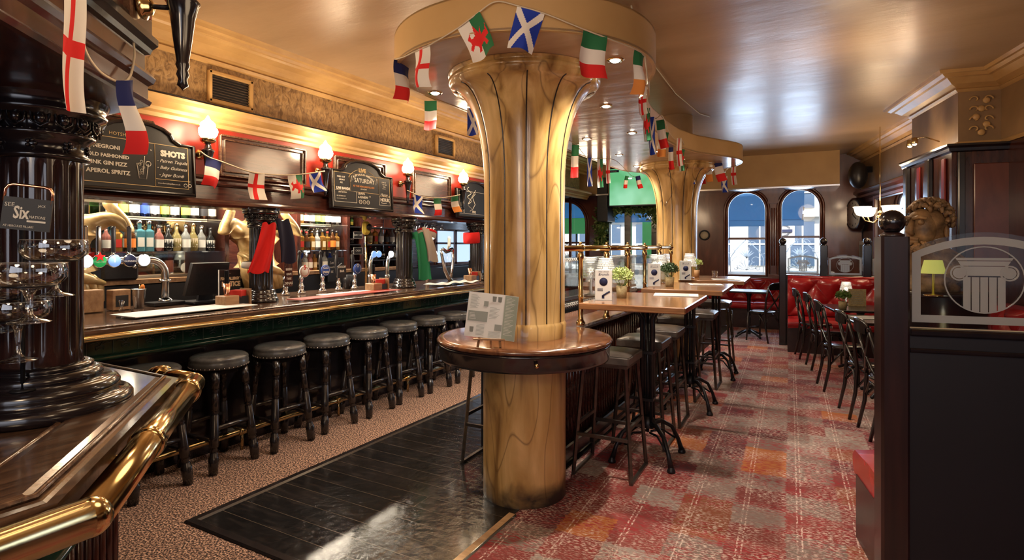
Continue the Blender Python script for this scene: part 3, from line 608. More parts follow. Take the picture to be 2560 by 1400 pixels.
# tiles
TO = -.29
TLP = [(-3.85 + TO, 9.4), (-3.85 + TO, 1.30 + TO * .0)]
BL = [(-3.85, 9.4), (-3.85, 1.0)]; BW = [(-3.6, 1.27)] + BP[2:]; TW = -.13
tl = MB().sweep(BL, [(TO, 1.02), (TO, .885)]).sweep(BW, [(TW, 1.02), (TW, .885)]); tl.obj('tile_band', 'tile_green', bar)
rel = MB(); y = 1.5; x_ = -3.85 + TO + .004
while y < 9.2:
    rel.tube([(x_, y, .888), (x_, y, 1.018)], .0022, 4)
    c = y + .0775
    for sg in (-1, 1):
        rel.tube([(x_, c, .93), (x_, c + sg * .022, .918), (x_, c + sg * .026, .94), (x_, c, .945)], .0028, 4)
        rel.tube([(x_, c, .945), (x_, c + sg * .02, .975), (x_, c + sg * .05, .99), (x_, c + sg * .065, 1.012)], .002, 4)
        rel.tube([(x_, c + sg * .012, .955), (x_, c + sg * .04, .965), (x_, c + sg * .06, .96)], .0018, 4)
    y += .155
rel.obj('tile_relief', 'tile_relief', bar)
MB().sweep(BL, [(TO, 1.03), (TO + .02, 1.03), (TO + .03, 1.02), (TO + .01, 1.012), (TO, 1.012)]).obj('upper_bead', 'black_wood', bar)
lip = MB()
for P_, o_ in ((BL, TO), (BW, TW)): lip.sweep(P_, [(o_, .888), (o_ + .05, .884), (o_ + .068, .87), (o_ + .05, .85), (o_ + .02, .845), (o_, .83)], smooth=True)
lip; lip.obj('tiled_lip', 'tile_green', bar)
fp = MB()
for P_, o_ in ((BL, TO), (BW, TW - .06)): fp.sweep(P_, [(o_ - .02, .84), (o_ - .02, .14), (o_, .12), (o_, .0)], caps=False)
fp; fp.obj('front_panel', 'dark_gloss', bar)
fl = MB(); A_, B_ = Vector(BP[2]), Vector(BP[3]); d_ = (B_ - A_).normalized(); n_ = Vector((d_.y, -d_.x)) * -1
off = Vector((-.633, -.774)) * .0
base0 = A_ + Vector((-.05, -.32)); 
for k in range(16):
    q = A_ + d_ * (.02 + k * .07) + Vector((-.633, -.774)) * .205
    fl.tube([(q.x, q.y, .1), (q.x, q.y, .82)], .014, 8)
fl.obj('reeding', 'mahogany', bar)
ft = MB(); ft.tube([(-3.98, 9.3, .15), (-3.98, 1.62, .15), (-3.98, 1.40, .15)], .024, 14)
ft.obj('foot_rail', 'brass', bar)
for k in range(8): fb = MB(); yy = 1.8 + k; fb.tube([(-4.14, yy, .18), (-3.98, yy, .15)], .014, 8); fb.tube([(-3.98, yy, .15), (-3.98, yy, .004)], .012, 8); fb.tube([(-3.98, yy - .03, .15), (-3.98, yy + .03, .15)], .031, 14); fb.obj('rail_bracket', 'brass', bar)
# ---- long canopy
can = thing('bar_canopy', 'long mahogany canopy with red painted panels above the bar', 'canopy', (0, 0, 0))
b_ = MB(); b_.box((XF - .06, 5.3, 2.06), (.12, 8.8, .24)); b_.box((XF - .24, 5.3, 1.955), (.5, 8.8, .03)); b_.obj('beam', 'mahogany_y', can)
MB().sweep([(XF, .9), (XF, 9.7)], [(0, 1.925), (.03, 1.93), (.045, 1.95), (.04, 1.965), (.02, 1.97), (.012, 1.985), (0, 1.99)], left=False).obj('lower_nosing', 'mahogany_y', can)
MB().box((XF - .05, 5.3, 2.39), (.1, 8.8, .44)).obj('red_ground', 'red_paint', can)
MB().sweep([(XF, .9), (XF, 9.7)], [(0, 2.10), (.02, 2.105), (.03, 2.12), (.012, 2.13), (.012, 2.15), (.028, 2.165), (.02, 2.185), (0, 2.19)], left=False).obj('panel_ledge', 'mahogany_y', can)
def wall_panel(ya, yb, z0=2.20, z1=2.54):
    m_ = MB(); W, Hh = yb - ya, z1 - z0; m_.box((XF + .008, (ya + yb) / 2, (z0 + z1) / 2), (.02, W, Hh))
    o = m_.obj('panel', 'mahogany_y', can)
    q = MB()
    for ins, th in ((0, .016), (.035, .010)):
        for sg in (-1, 1):
            q.box((XF + .026, (ya + yb) / 2 + sg * (W / 2 - ins), (z0 + z1) / 2), (.03, th, Hh - 2 * ins), bev=.004); q.box((XF + .026, (ya + yb) / 2, (z0 + z1) / 2 + sg * (Hh / 2 - ins)), (.03, W - 2 * ins, th), bev=.004)
    q.obj('panel_moulding', 'counter_wood', o)
wall_panel(1.35, 2.40)
wall_panel(PX(546, 400, XF).y, PX(758, 400, XF).y); wall_panel(PX(832, 400, XF).y, PX(958, 400, XF).y); wall_panel(PX(1028, 400, XF).y, PX(1122, 400, XF).y); wall_panel(6.6, 7.9)
for k, (u, v, X_) in enumerate(((328, 502, -4.65), (840, 536, -4.6), (1060, 546, -4.6), (1130, 552, -4.65))):
    p = PX(u, v, X_); t = thing('canopy_spotlight', 'small recessed spotlight under the bar canopy, ' + ('leftmost, above the beer taps', 'near its middle, above the ale pumps', 'above the harp shaped tap', 'farthest, beside the near pillar')[k], 'downlight', (X_, p.y, 1.938), group='spotlights under the bar canopy')
    MB().lathe([(.02, .0), (.04, -.004), (.044, .002)], 18).obj('bezel', 'silver', t); MB().lathe([(0, -.004), (.022, 0)], 14).obj('bulb', 'bulb', t)
    lamp('SPOT', (X_, p.y, 1.92), 9, WARMW, .03, spot=2.4, name='canopy_spotlight_light')
# ---- near canopy corner (top left)
K0 = PZ(362, 266, 2.05); K1 = PZ(0, 59, 2.05); kd = Vector((K1.x - K0.x, K1.y - K0.y)).normalized()
NC = [(-4.5, K0.y), (K0.x, K0.y), (K0.x + kd.x * .75, K0.y + kd.y * .75), (K0.x + kd.x * .75, -2.2)]
nc = thing('corner_canopy', 'big dark mahogany canopy corner overhead at the top left, above the fluted column', 'canopy', (0, 0, 0))
MB().prism(NC + [(-4.5, -2.2)], 2.05, 2.62).obj('canopy_body', 'mahogany', nc)
MB().sweep(NC, [(0, 2.05), (.012, 2.052), (.018, 2.065), (.008, 2.075), (.008, 2.115), (.022, 2.125), (.028, 2.14), (.018, 2.155), (0, 2.16)], left=True).obj('lower_moulding', 'mahogany_y', nc)
MB().sweep(NC, [(0, 2.215), (.014, 2.22), (.02, 2.235), (.034, 2.25), (.034, 2.27), (.02, 2.28), (.014, 2.30), (0, 2.305)], left=True).obj('panel_moulding', 'black_wood', nc)
MB().sweep(NC, [(.0, 2.5), (.02, 2.52), (.04, 2.56), (.06, 2.62), (0, 2.62)], left=True).obj('cornice', 'mahogany', nc)
MB().prism([(-4.5, K0.y + .3), (-1.2, K0.y + .3), (-1.2, -2.2), (-4.5, -2.2)][:0] or [(-4.5, K0.y - .02), (K0.x - .02, K0.y - .02), (K0.x + kd.x * .74, K0.y + kd.y * .74), (K0.x + kd.x * .74, -2.2), (-4.5, -2.2)], 2.62, CZ - .003).obj('upper_wall', 'frieze_plain', nc)
kn = Vector((-kd.y, kd.x));
kn = kn if kn.dot(Vector((1, 0.4))) > 0 else -kn
q = Vector((K0.x, K0.y)) + kd * .075 + kn * .008; pa = math.atan2(kd.y, kd.x)
pp = MB(); pp.box((0, 0, 2.44), (.15, .03, .36), bev=.006); pp.obj('corner_pilaster', 'counter_wood', nc, loc=(q.x, q.y, 0), rot=(0, 0, pa))
pp = MB(); pp.box((0, 0, 2.46), (.09, .045, .28)); pp.obj('red_inset', 'red_paint', nc, loc=(q.x, q.y, 0), rot=(0, 0, pa))
# ---- columns on the bar
noisy('column_black', (.010, .008, .010), (.04, .016, .014), (14, 14, 3), .16, coat=.6, dist=1, bump=.05)
def fluted_column(lab, x, y, z0, zt, r, tiers, big=False):
    t = thing('bar_column', lab, 'column', (x, y, z0)); Ht = zt - z0
    pr = []; zz = 0; R_ = r * (2.35 if big else 1.5)
    if big:
        for Ra, z_a, h_ in ((.232, 0, .045), (.196, .045, .045), (.15, .09, .035), (.125, .125, .02)): pr += [(Ra, z_a), (Ra + .006, z_a + h_ * .3), (Ra + .006, z_a + h_ * .65), (Ra - .002, z_a + h_ * .9), (Ra - .012, z_a + h_)]
        zz = .145; tiers = 0
    for k in range(tiers):
        dr = (R_ - r * 1.08) / tiers; h = (.17 if big else .11) / tiers
        a = R_ - k * dr; pr += [(a, zz), (a, zz + h * .35), (a - .004, zz + h * .5), (a - .012 if big else a - .004, zz + h * .9), (a - dr * .75, zz + h)]; zz += h
    MB().lathe([(0, 0)] + pr + [(r * 1.02, zz)], 64).obj('base', 'dark_gloss', t)
    n = 16
    def rf(a, rr, z): return rr * (1 - (.07 * max(0, math.cos(a * n)) ** .6 if zz + .04 < z < Ht - r * 1.95 else 0))
    hs_ = [zz, zz + .03, zz + .05] + [zz + .05 + (Ht - r * 2.0 - zz - .05) * k / 6 for k in range(1, 7)] + [Ht - r * 1.9, Ht - r * 1.7]
    MB().lathe([(r, h) for h in hs_], n * 8, rfun=rf, smooth=True).obj('shaft', 'black_wood' if not big else 'column_black', t)
    c = MB().lathe([(r, Ht - r * 1.8), (r * 1.14, Ht - r * 1.76), (r * 1.18, Ht - r * 1.68), (r * 1.1, Ht - r * 1.6), (r * 1.06, Ht - r * 1.4), (r * 1.16, Ht - r * 1.2), (r * 1.28, Ht - r * 1.12), (r * 1.3, Ht - r * 1.04), (r * 1.2, Ht - r * .98), (r * 1.34, Ht - r * .6), (r * 1.55, Ht - r * .5), (r * 1.6, Ht - r * .38), (r * 1.52, Ht - r * .3), (r * 1.62, Ht - r * .12), (r * 1.66, Ht)], 48)
    c.obj('capital', 'dark_gloss', t)
    e = MB(); ne = 16
    for k in range(ne):
        a = 2 * PI * k / ne; ca, sa = math.cos(a), math.sin(a); rr = r * 1.36
        e.ball((rr * ca, rr * sa, Ht - r * .72), r * .13, 8, 0, 1.3)
        e.tube([(rr * 1.02 * math.cos(a + b), rr * 1.02 * math.sin(a + b), Ht - r * .72 + zz_) for b, zz_ in ((-.15, r * .16), (-.14, -r * .1), (0, -r * .24), (.14, -r * .1), (.15, r * .16))], r * .03, 5)
    for k in range(44):
        a = 2 * PI * k / 44; e.ball((r * 1.24 * math.cos(a), r * 1.24 * math.sin(a), Ht - r * 1.0), r * .05, 6)
    for k in range(8):
        a = 2 * PI * k / 8 + .2; 
        for j in range(5): b = j * 2 * PI / 5; e.ball((r * 1.11 * math.cos(a + .08 * math.cos(b)), r * 1.11 * math.sin(a + .08 * math.cos(b)), Ht - r * 1.4 + r * .09 * math.sin(b)), r * .06, 6)
    e.obj('capital_ornament', 'dark_gloss', t)
    return t
fluted_column('thick dark fluted column on a stepped round base at the left, on the bar corner', -2.135, .814, BZ + .0, 2.05, .105, 4, True)
fluted_column('dark fluted bar column wearing a red, white and navy shirt', -4.5, 3.36, BZ, 1.94, .10, 3)
fluted_column('dark fluted bar column wrapped in green and beige shirts', -4.5, 5.36, BZ, 1.94, .10, 3)
fluted_column('dark fluted bar column with a red cloth, farthest along the bar', -4.5, 7.0, BZ, 1.94, .10, 3)
# ---- torch sconces
def torch(lab, x, y, rz, dz=0):
    t = thing('torch_sconce', lab, 'wall light', (x, y, 2.10 + dz), rz, group='torch sconces above the bar')
    MB().lathe([(0, -.004), (.006, .004), (.016, .012), (.012, .03), (.018, .045), (.014, .06), (.02, .075), (.017, .085), (.026, .15), (.034, .22), (.044, .262), (.05, .27), (.042, .28), (.028, .292), (.026, .31), (.02, .318), (.026, .33)], 20, (0, -.115, 0)).obj('torch_body', 'iron' if False else 'dark_gloss', t)
    MB().lathe([(0, .33), (.03, .33), (.055, .345), (.062, .362), (.058, .37), (0, .372)], 20, (0, -.115, 0)).obj('cup', 'brass', t)
    m_ = MB(); m_.tube([(0, -.01, .25), (0, -.09, .25)], .008, 8); m_.obj('arm', 'iron', t)
    m_ = MB(); m_.lathe([(0, 0), (.04, 0), (.042, .01), (.03, .016), (.026, .028), (.014, .034), (0, .036)], 20, (0, 0, .25), T=Matrix.Rotation(PI / 2, 3, 'X')); m_.obj('wall_rose', 'brass', t)
    g = MB().lathe([(.03, .37), (.052, .38), (.068, .405), (.072, .43), (.066, .452), (.054, .462), (.058, .475), (.054, .492), (.04, .508), (.022, .52), (.008, .55), (0, .56)], 20, (0, -.115, 0), rfun=lambda a, r, z: r * (1 + .05 * math.sin(a * 5 + z * 40)))
    g.obj('flame_globe', 'globe', t)
    return t
Ys = [PX(518, 340, -4.385).y, PX(812, 380, -4.385).y, PX(1018, 430, -4.385).y, PX(1157, 455, -4.385).y]
ls = ['white globe torch lamp on the red wall between the shots blackboard and the first flags', 'white globe torch lamp just left of the live entertainment blackboard', 'white globe torch lamp just right of the live entertainment blackboard', 'white globe torch lamp farthest along the bar, by the third blackboard']
for yy, l_ in zip(Ys, ls):
    torch(l_, XF + .01, yy, PI / 2); lamp('POINT', (XF + .32, yy, 2.56), 11, WARM, .06, name='torch_light')
q = Vector((K0.x, K0.y)) + kd * .105 + kn * .03
torch('large white globe torch lamp with black body at the top left, nearest the camera', q.x, q.y, pa if kn.dot(Vector((math.sin(pa), -math.cos(pa)))) > 0 else pa + PI, -.015)
lamp('POINT', (q.x + kn.x * .24, q.y + kn.y * .24, 2.62), 5, WARM, .05, name='torch_light')
# ================================================================ BACK BAR
XB = -5.9
bb = thing('back_bar', 'dark back bar shelving with glass shelves and mirror behind the counter', 'back bar', (0, 0, 0))
def yx(u, X): return PX(u, 600, X).y
Y_A, Y_B, Y_C, Y_D, Y_E, Y_F = 1.2, yx(541, -5.7), yx(722, -5.7), yx(847, -5.7), yx(882, -5.7), yx(990, -5.7)
m_ = MB(); m_.box((XB + .22, (Y_A + 9.3) / 2, .62), (.44, 9.3 - Y_A, 1.24)); m_.box((XB + .2, (Y_A + Y_F) / 2, 1.27), (.5, Y_F - Y_A, .04), mi=1); m_.obj('cabinet', ['charcoal_panel', 'crate_wood'], bb)
m_ = MB(); m_.box((XB + .02, (Y_A + Y_B) / 2, 1.74), (.01, Y_B - Y_A, .92)); m_.box((XB + .02, (Y_C + Y_D) / 2, 1.74), (.01, Y_D - Y_C, .92)); m_.obj('back_mirror', 'mirror', bb)
for y in (Y_B, Y_C, Y_D, Y_E + .0, Y_F): MB().box((XB + .18, y, 1.74), (.40, .05, .93)).obj('upright', 'mahogany', bb)
MB().box((-5.34, (Y_A + 9.3) / 2, 2.22), (1.10, 9.3 - Y_A, .03)).obj('soffit_board', 'mahogany_y', bb)
m_ = MB(); XS = XB + .22
for ya, yb in ((Y_A, Y_B - .03), (Y_C + .03, Y_D - .03)):
    for z in (1.545, 1.87): m_.box((XS + .03, (ya + yb) / 2, z - .006), (.30, yb - ya, .012))
m_.obj('glass_shelf', 'clear_ware', bb)
m_ = MB()
for ya, yb in ((Y_D + .03, Y_E - .03), (Y_E + .03, Y_F - .03)):
    for z in (1.40, 1.62, 1.86): m_.box((XS, (ya + yb) / 2, z - .008), (.32, yb - ya, .016))
m_.obj('dark_shelf', 'charcoal_panel', bb)
m_ = MB()
for ya, yb in ((Y_A, Y_B - .03), (Y_C + .03, Y_D - .03)):
    for z in (2.19, 1.862): m_.box((XS - .14, (ya + yb) / 2, z), (.012, yb - ya, .008))
m_.obj('shelf_light_strip', 'led', bb)
for ya, yb, e in ((1.9, Y_B, 14), (Y_C, Y_D, 10), (Y_B + .1, Y_C - .1, 12), (Y_E, Y_F, 6)):
    lamp('AREA', (XS + .22, (ya + yb) / 2, 2.195), e * 2.8, (1, .86, .66), .12, size_y=(yb - ya) * .9, name='back_bar_light')
# ---- bottles
def bottle(kind, body, label, cap, h, r, shape, lmat):
    t = thing('bottle', 'x', 'bottle', (0, 0, 0))
    if shape == 'round': pr = [(0, 0), (r, 0), (r, h * .55), (r * .9, h * .62), (r * .35, h * .76), (r * .32, h * .93)]
    elif shape == 'tall': pr = [(0, 0), (r, 0), (r, h * .62), (r * .8, h * .70), (r * .36, h * .78), (r * .33, h * .94)]
    elif shape == 'squat': pr = [(0, 0), (r * .95, 0), (r * 1.05, h * .2), (r, h * .5), (r * .5, h * .66), (r * .34, h * .70), (r * .36, h * .9)]
    else: pr = [(0, 0), (r, 0), (r, h * .64), (r * .85, h * .68), (r * .36, h * .72), (r * .36, h * .92)]
    pr.append((0, pr[-1][1])); seg = 4 if shape == 'square' else 14
    b = MB().lathe(pr, seg, smooth=shape != 'square', a0=PI / 4, a1=PI / 4 + 2 * PI, sx=1, sy=1 if shape != 'square' else 1); b.obj('bottle_body', 'bottle_' + body, t)
    R2 = r * 1.015; l = MB()
    if shape == 'square': k = r * math.cos(PI / 4) * 1.03; l.box((0, 0, h * .3), (2 * k, 2 * k * .8, h * .3))
    else: l.lathe([(R2, h * .14), (R2, h * .46)], 12, a0=-PI * .6, a1=PI * .6); 
    l.obj('label', lmat, t)
    MB().lathe([(r * .38, h * .91), (r * .4, h), (0, h)], 10).obj('cap', cap, t)
    return t
KB = [('clear spirit', 'clear', 1, 'silver', .24, .036, 'round', 'label_white'), ('amber whisky', 'amber', 1, 'black_plastic', .25, .037, 'square', 'label_cream'),
      ('green', 'green', 1, 'black_plastic', .25, .034, 'tall', 'label_yellow'), ('pale blue gin', 'blue', 1, 'silver', .27, .040, 'square', 'label_white'),
      ('brown', 'brown', 1, 'label_red', .23, .036, 'round', 'label_black'), ('pink', 'pink', 1, 'label_black', .24, .036, 'round', 'label_white'),
      ('golden', 'gold', 1, 'brass', .25, .036, 'squat', 'label_cream'), ('deep blue', 'deepblue', 1, 'silver', .24, .036, 'tall', 'label_blue'),
      ('black', 'black', 1, 'black_plastic', .23, .036, 'squat', 'label_white'), ('dark orange-label', 'brown', 1, 'black_plastic', .25, .038, 'round', 'label_orange'), ('red label', 'amber', 1, 'label_red', .25, .035, 'square', 'label_red')]
protos = [bottle(*k) for k in KB]; used = [False] * len(KB)
words = ['first', 'second', 'third', 'fourth', 'fifth', 'sixth', 'seventh', 'eighth', 'ninth', 'tenth', 'eleventh', 'twelfth', 'thirteenth', 'fourteenth', 'fifteenth', 'sixteenth', 'seventeenth', 'eighteenth', 'nineteenth', 'twentieth']
def put_bottle(k, x, y, z, label, group, sc=1):
    o = protos[k] if not used[k] else dup(protos[k])
    used[k] = True; o.location = (x, y, z); o.rotation_euler = (0, 0, random.uniform(-.25, .25) + (PI / 2 * 0)); o.scale = (sc * 1.14, sc * 1.14, sc)
    o['label'] = label; o['group'] = group
def shelf_row(ya, yb, z, x, seq, where, group, step=.083, sc=1):
    n = int((yb - ya) / step); cnt = 0
    for i in range(n):
        k = seq[i % len(seq)]; put_bottle(k, x + random.uniform(-.015, .015), ya + step * (i + .5), z, '%s bottle, %s from left, %s' % (KB[k][0], words[min(i, 19)], where), group, sc * random.uniform(.94, 1.05))
yl = yx(215, -5.62)
shelf_row(yl + .30, Y_B - .05, 1.546, XS + .09, [9, 3, 3, 5, 8, 6, 0, 6, 0, 8], 'front of the lower left shelf', 'bottles on the lower left glass shelf', .085, 1.08)
shelf_row(yl + .02, yl + .30, 1.546, XS + .09, [4, 5, 10], 'of the end by the beer taps, lower left shelf', 'bottles on the lower left glass shelf', .085)
shelf_row(yl + .35, Y_B - .08, 1.546, XS - .05, [0, 0, 6, 0, 1, 0, 0, 6, 0, 0], 'back of the lower left shelf', 'bottles at the back of the lower left shelf', .09, 1.12)
shelf_row(yl + .15, Y_B - .05, 1.871, XS + .06, [0, 2, 0, 7, 0, 2, 0, 2, 0, 4], 'on the upper left shelf', 'bottles on the upper left glass shelf', .095, 1.05)
shelf_row(Y_C + .06, Y_D - .05, 1.546, XS + .09, [10, 4, 1, 0, 1, 10, 9, 1, 10, 0], 'front of the lower middle shelf', 'bottles on the lower middle glass shelf', .08)
shelf_row(Y_C + .06, Y_D - .08, 1.546, XS - .05, [0, 6, 0, 1, 0, 0], 'back of the lower middle shelf', 'bottles at the back of the lower middle shelf', .09, 1.15)
shelf_row(Y_C + .06, Y_D - .05, 1.871, XS + .06, [1, 5, 0, 2, 2, 0, 0, 0, 1], 'on the upper middle shelf', 'bottles on the upper middle glass shelf', .085, 1.0)
shelf_row(Y_C + .04, Y_D - .05, 1.291, XS + .05, [4, 0, 5, 1, 8, 0, 7, 0, 8], 'on the back counter behind the ale pumps', 'bottles on the back counter', .082, .92)
shelf_row(Y_E + .05, Y_F - .04, 1.621, XS + .06, [0, 6, 10, 0, 4], 'on the dark shelf right of the ale pumps', 'bottles on the dark right shelf', .12)
shelf_row(Y_E + .05, Y_F - .04, 1.401, XS + .06, [8, 4, 0, 8, 4, 0], 'on the lowest dark shelf right of the ale pumps', 'bottles on the lowest dark shelf', .13, .8)
shelf_row(Y_D + .03, Y_E - .03, 1.861, XS + .06, [8, 2, 8], 'on top of the narrow shelf stack', 'bottles in the narrow shelf stack', .075, .55)
shelf_row(Y_D + .03, Y_E - .03, 1.401, XS + .06, [10, 5, 4], 'at the foot of the narrow shelf stack', 'bottles in the narrow shelf stack', .075, .75)
shelf_row(Y_D + .03, Y_E - .03, 1.621, XS + .06, [4, 8, 10], 'in the middle of the narrow shelf stack', 'bottles in the narrow shelf stack', .075, .75)
# ---- statues of a bare torso with raised arms (generic gilded figures)
def skin_obj(name, verts, edges, radii, m, parent, sub=2, root=0):
    me = bpy.data.meshes.new(name); me.from_pydata(verts, edges, []); me.materials.append(MATS[m]); o = bpy.data.objects.new(name, me); COL.objects.link(o)
    if parent: o.parent = parent
    sk = o.modifiers.new('skin', 'SKIN'); sk.use_smooth_shade = True
    for i, d in enumerate(me.skin_vertices[0].data):
        r = radii[i]; d.radius = r if isinstance(r, tuple) else (r, r); d.use_root = i == root
    if sub: ss = o.modifiers.new('sub', 'SUBSURF'); ss.levels = sub; ss.render_levels = sub
    return o
def statue(lab, y):
    t = thing('gilded_statue', lab, 'statue', (XB + .42, y, 1.10), PI / 2)     # local x along the bar, -y to the room
    V = [(0, .02, .0), (0, .01, .14), (.01, 0, .26), (0, -.01, .38), (0, 0, .50), (0, .02, .60), (0, .03, .68), (0, -.02, .78),
         (.13, .02, .60), (.26, -.06, .67), (.34, -.12, .55), (.22, -.03, .80), (-.13, .02, .60), (-.26, -.06, .67), (-.34, -.12, .55), (-.22, -.03, .80)]
    E = [(0, 1), (1, 2), (2, 3), (3, 4), (4, 5), (5, 6), (6, 7), (5, 8), (8, 9), (9, 10), (10, 11), (5, 12), (12, 13), (13, 14), (14, 15)]
    Rr = [(.15, .12), (.13, .11), (.12, .10), (.15, .115), (.17, .12), (.13, .09), (.06, .06), (.075, .09), .08, .065, .05, .035, .08, .065, .05, .035]
    skin_obj('figure_body', V, E, Rr, 'gold_statue', t, 2, 3)
    d = MB()
    for k in range(9):
        a0 = -1.2 + .3 * k; d.tube([(.17 * math.sin(a0), -.14 * math.cos(a0) + .02, .36 - .02 * k), (.19 * math.sin(a0 + .3), -.16 * math.cos(a0 + .3) + .02, .22 - .01 * k), (.2 * math.sin(a0 + .5), -.17 * math.cos(a0 + .5) + .02, .02)], [.02, .034, .03], 8)
    d.tube([(-.17, -.04, .38), (-.06, -.16, .28), (.08, -.17, .2), (.19, -.08, .16)], [.02, .035, .035, .02], 10); d.obj('drapery', 'gold_statue', t)
    h = MB()
    for k in range(40):
        a = random.uniform(0, 2 * PI); b = random.uniform(0, PI * .6); h.ball((.085 * math.sin(b) * math.cos(a), .10 * math.sin(b) * math.sin(a) - .02, .80 + .09 * math.cos(b)), .022, 6)
    h.obj('hair', 'gold_statue', t)
    # flank muscles
    return t
st = statue('gilded bare torso statue with raised elbows in the niche behind the shirt-draped column', yx(640, -5.48))
st.scale = (1.42, 1.2, 1.12)
s2 = dup(st, (XB + .42, yx(150, -5.48), 1.10), label='gilded statue at the far left with only its bent raised arm showing over the taps'); s2.rotation_euler = st.rotation_euler
lamp('POINT', (XB + .62, yx(612, -5.48) + .16, 1.60), 10, (1, .88, .68), .04, name='niche_light')
# ---- chalkboards
def chalkboard(lab, ya, yb, z0, z1, zp, txt, tilt=.05):
    W = yb - ya; Hh = z1 - z0; t = thing('chalkboard', lab, 'chalkboard', (XF + .10, (ya + yb) / 2, z0), rot=(-tilt, 0, PI / 2))
    def outline(ins):
        w_ = W / 2 - ins; pts = [(-w_, ins), (w_, ins), (w_, Hh - ins), (w_ * .74, Hh - ins)]
        for i in range(9): a = PI * i / 8; pts.append((w_ * .60 * math.cos(a), Hh - ins + .03 + (zp - z1 - .03) * math.sin(a)))
        pts += [(-w_ * .74, Hh - ins), (-w_, Hh - ins)]; return pts
    MB().wallpoly(outline(0), 0, .03).obj('board_back', 'black_wood', t)
    MB().wallpoly(outline(.03), -.004, .002).obj('writing_surface', 'chalk_black', t)
    f = MB(); o_ = outline(.014); f.tube([(p[0], -.006, p[1]) for p in o_], .016, 8, closed=True, smooth=False); f.obj('frame', 'black_wood', t)
    l = MB(); txt(l, W, Hh); l.obj('lettering', ['chalk', 'chalk_gold', 'chalk_orange'], t)
    return t
def rect(l, x0, z0, x1, z1, mi=0, th=.004):
    for a, b in (((x0, z0), (x1, z0)), ((x1, z0), (x1, z1)), ((x1, z1), (x0, z1)), ((x0, z1), (x0, z0))): l.box(((a[0] + b[0]) / 2, -.005, (a[1] + b[1]) / 2), (abs(b[0] - a[0]) + th, .002, abs(b[1] - a[1]) + th), mi)
def T(l, s, size, x, z, mi=0, **k): text_into(l, s, size, x, z, mi, -.005, .0008, **k)
def circ3(l, x, z, r, mi=0):
    l.tube([(x + r * math.cos(a), -.005, z + r * math.sin(a)) for a in [2 * PI * i / 16 for i in range(16)]], r * .16, 5, mi, closed=True)
def txt1(l, W, Hh):
    rect(l, -W / 2 + .05, .06, W * .13, Hh - .03, 1); rect(l, W * .13, .06, W / 2 - .06, Hh - .03, 1); l.box((W * .29, -.005, .12), (W * .31, .002, .004), 1)
    T(l, 'HOTSHOTS', .034, -.20, Hh - .01, 1); T(l, 'NEGRONI', .038, -W / 2 + .12, .30, bold=.0012); T(l, 'OLD FASHIONED', .034, -W / 2 + .085, .24, bold=.0012); T(l, 'PINK GIN FIZZ', .038, -W / 2 + .085, .185, bold=.0012); T(l, 'APEROL SPRITZ', .040, -W / 2 + .075, .125, bold=.0012)
    T(l, 'SHOTS', .060, W * .18, .30, bold=.004); T(l, '- Patron Tequila', .035, W * .145, .25, shear=.4); T(l, '- Baby Guinness', .035, W * .145, .20, shear=.4); T(l, '- Jager Bomb', .036, W * .16, .145, shear=.4)
    T(l, 'www.herculespillars.co.uk', .016, W * .15, .085); circ3(l, W * .40, .088, .013); circ3(l, W * .44, .088, .013)
    g = [(-.0, .27), (.055, .275), (.075, .25), (.06, .13), (.015, .12), (-.025, .24)]
    l.tube([(W * .0 + p[0], -.005, p[1] - .02) for p in [(-.02, .24), (.06, .24), (.045, .13), (-.005, .13)]], .003, 5, 0, closed=True); l.tube([(.02, -.005, .14), (.035, -.005, .28)], .003, 5)
    for k in range(5): circ3(l, .0 + .013 * (k % 3), .15 + .022 * k, .009)
    circ3(l, .06, .225, .018)
    for x_, z_ in ((-.01, .33), (.05, .30), (.03, .36), (.08, .33)): l.lathe([(0, -.001), (.007, 0), (0, .001)], 5, (x_, -.005, z_), T=Matrix.Rotation(PI / 2, 3, 'X'))
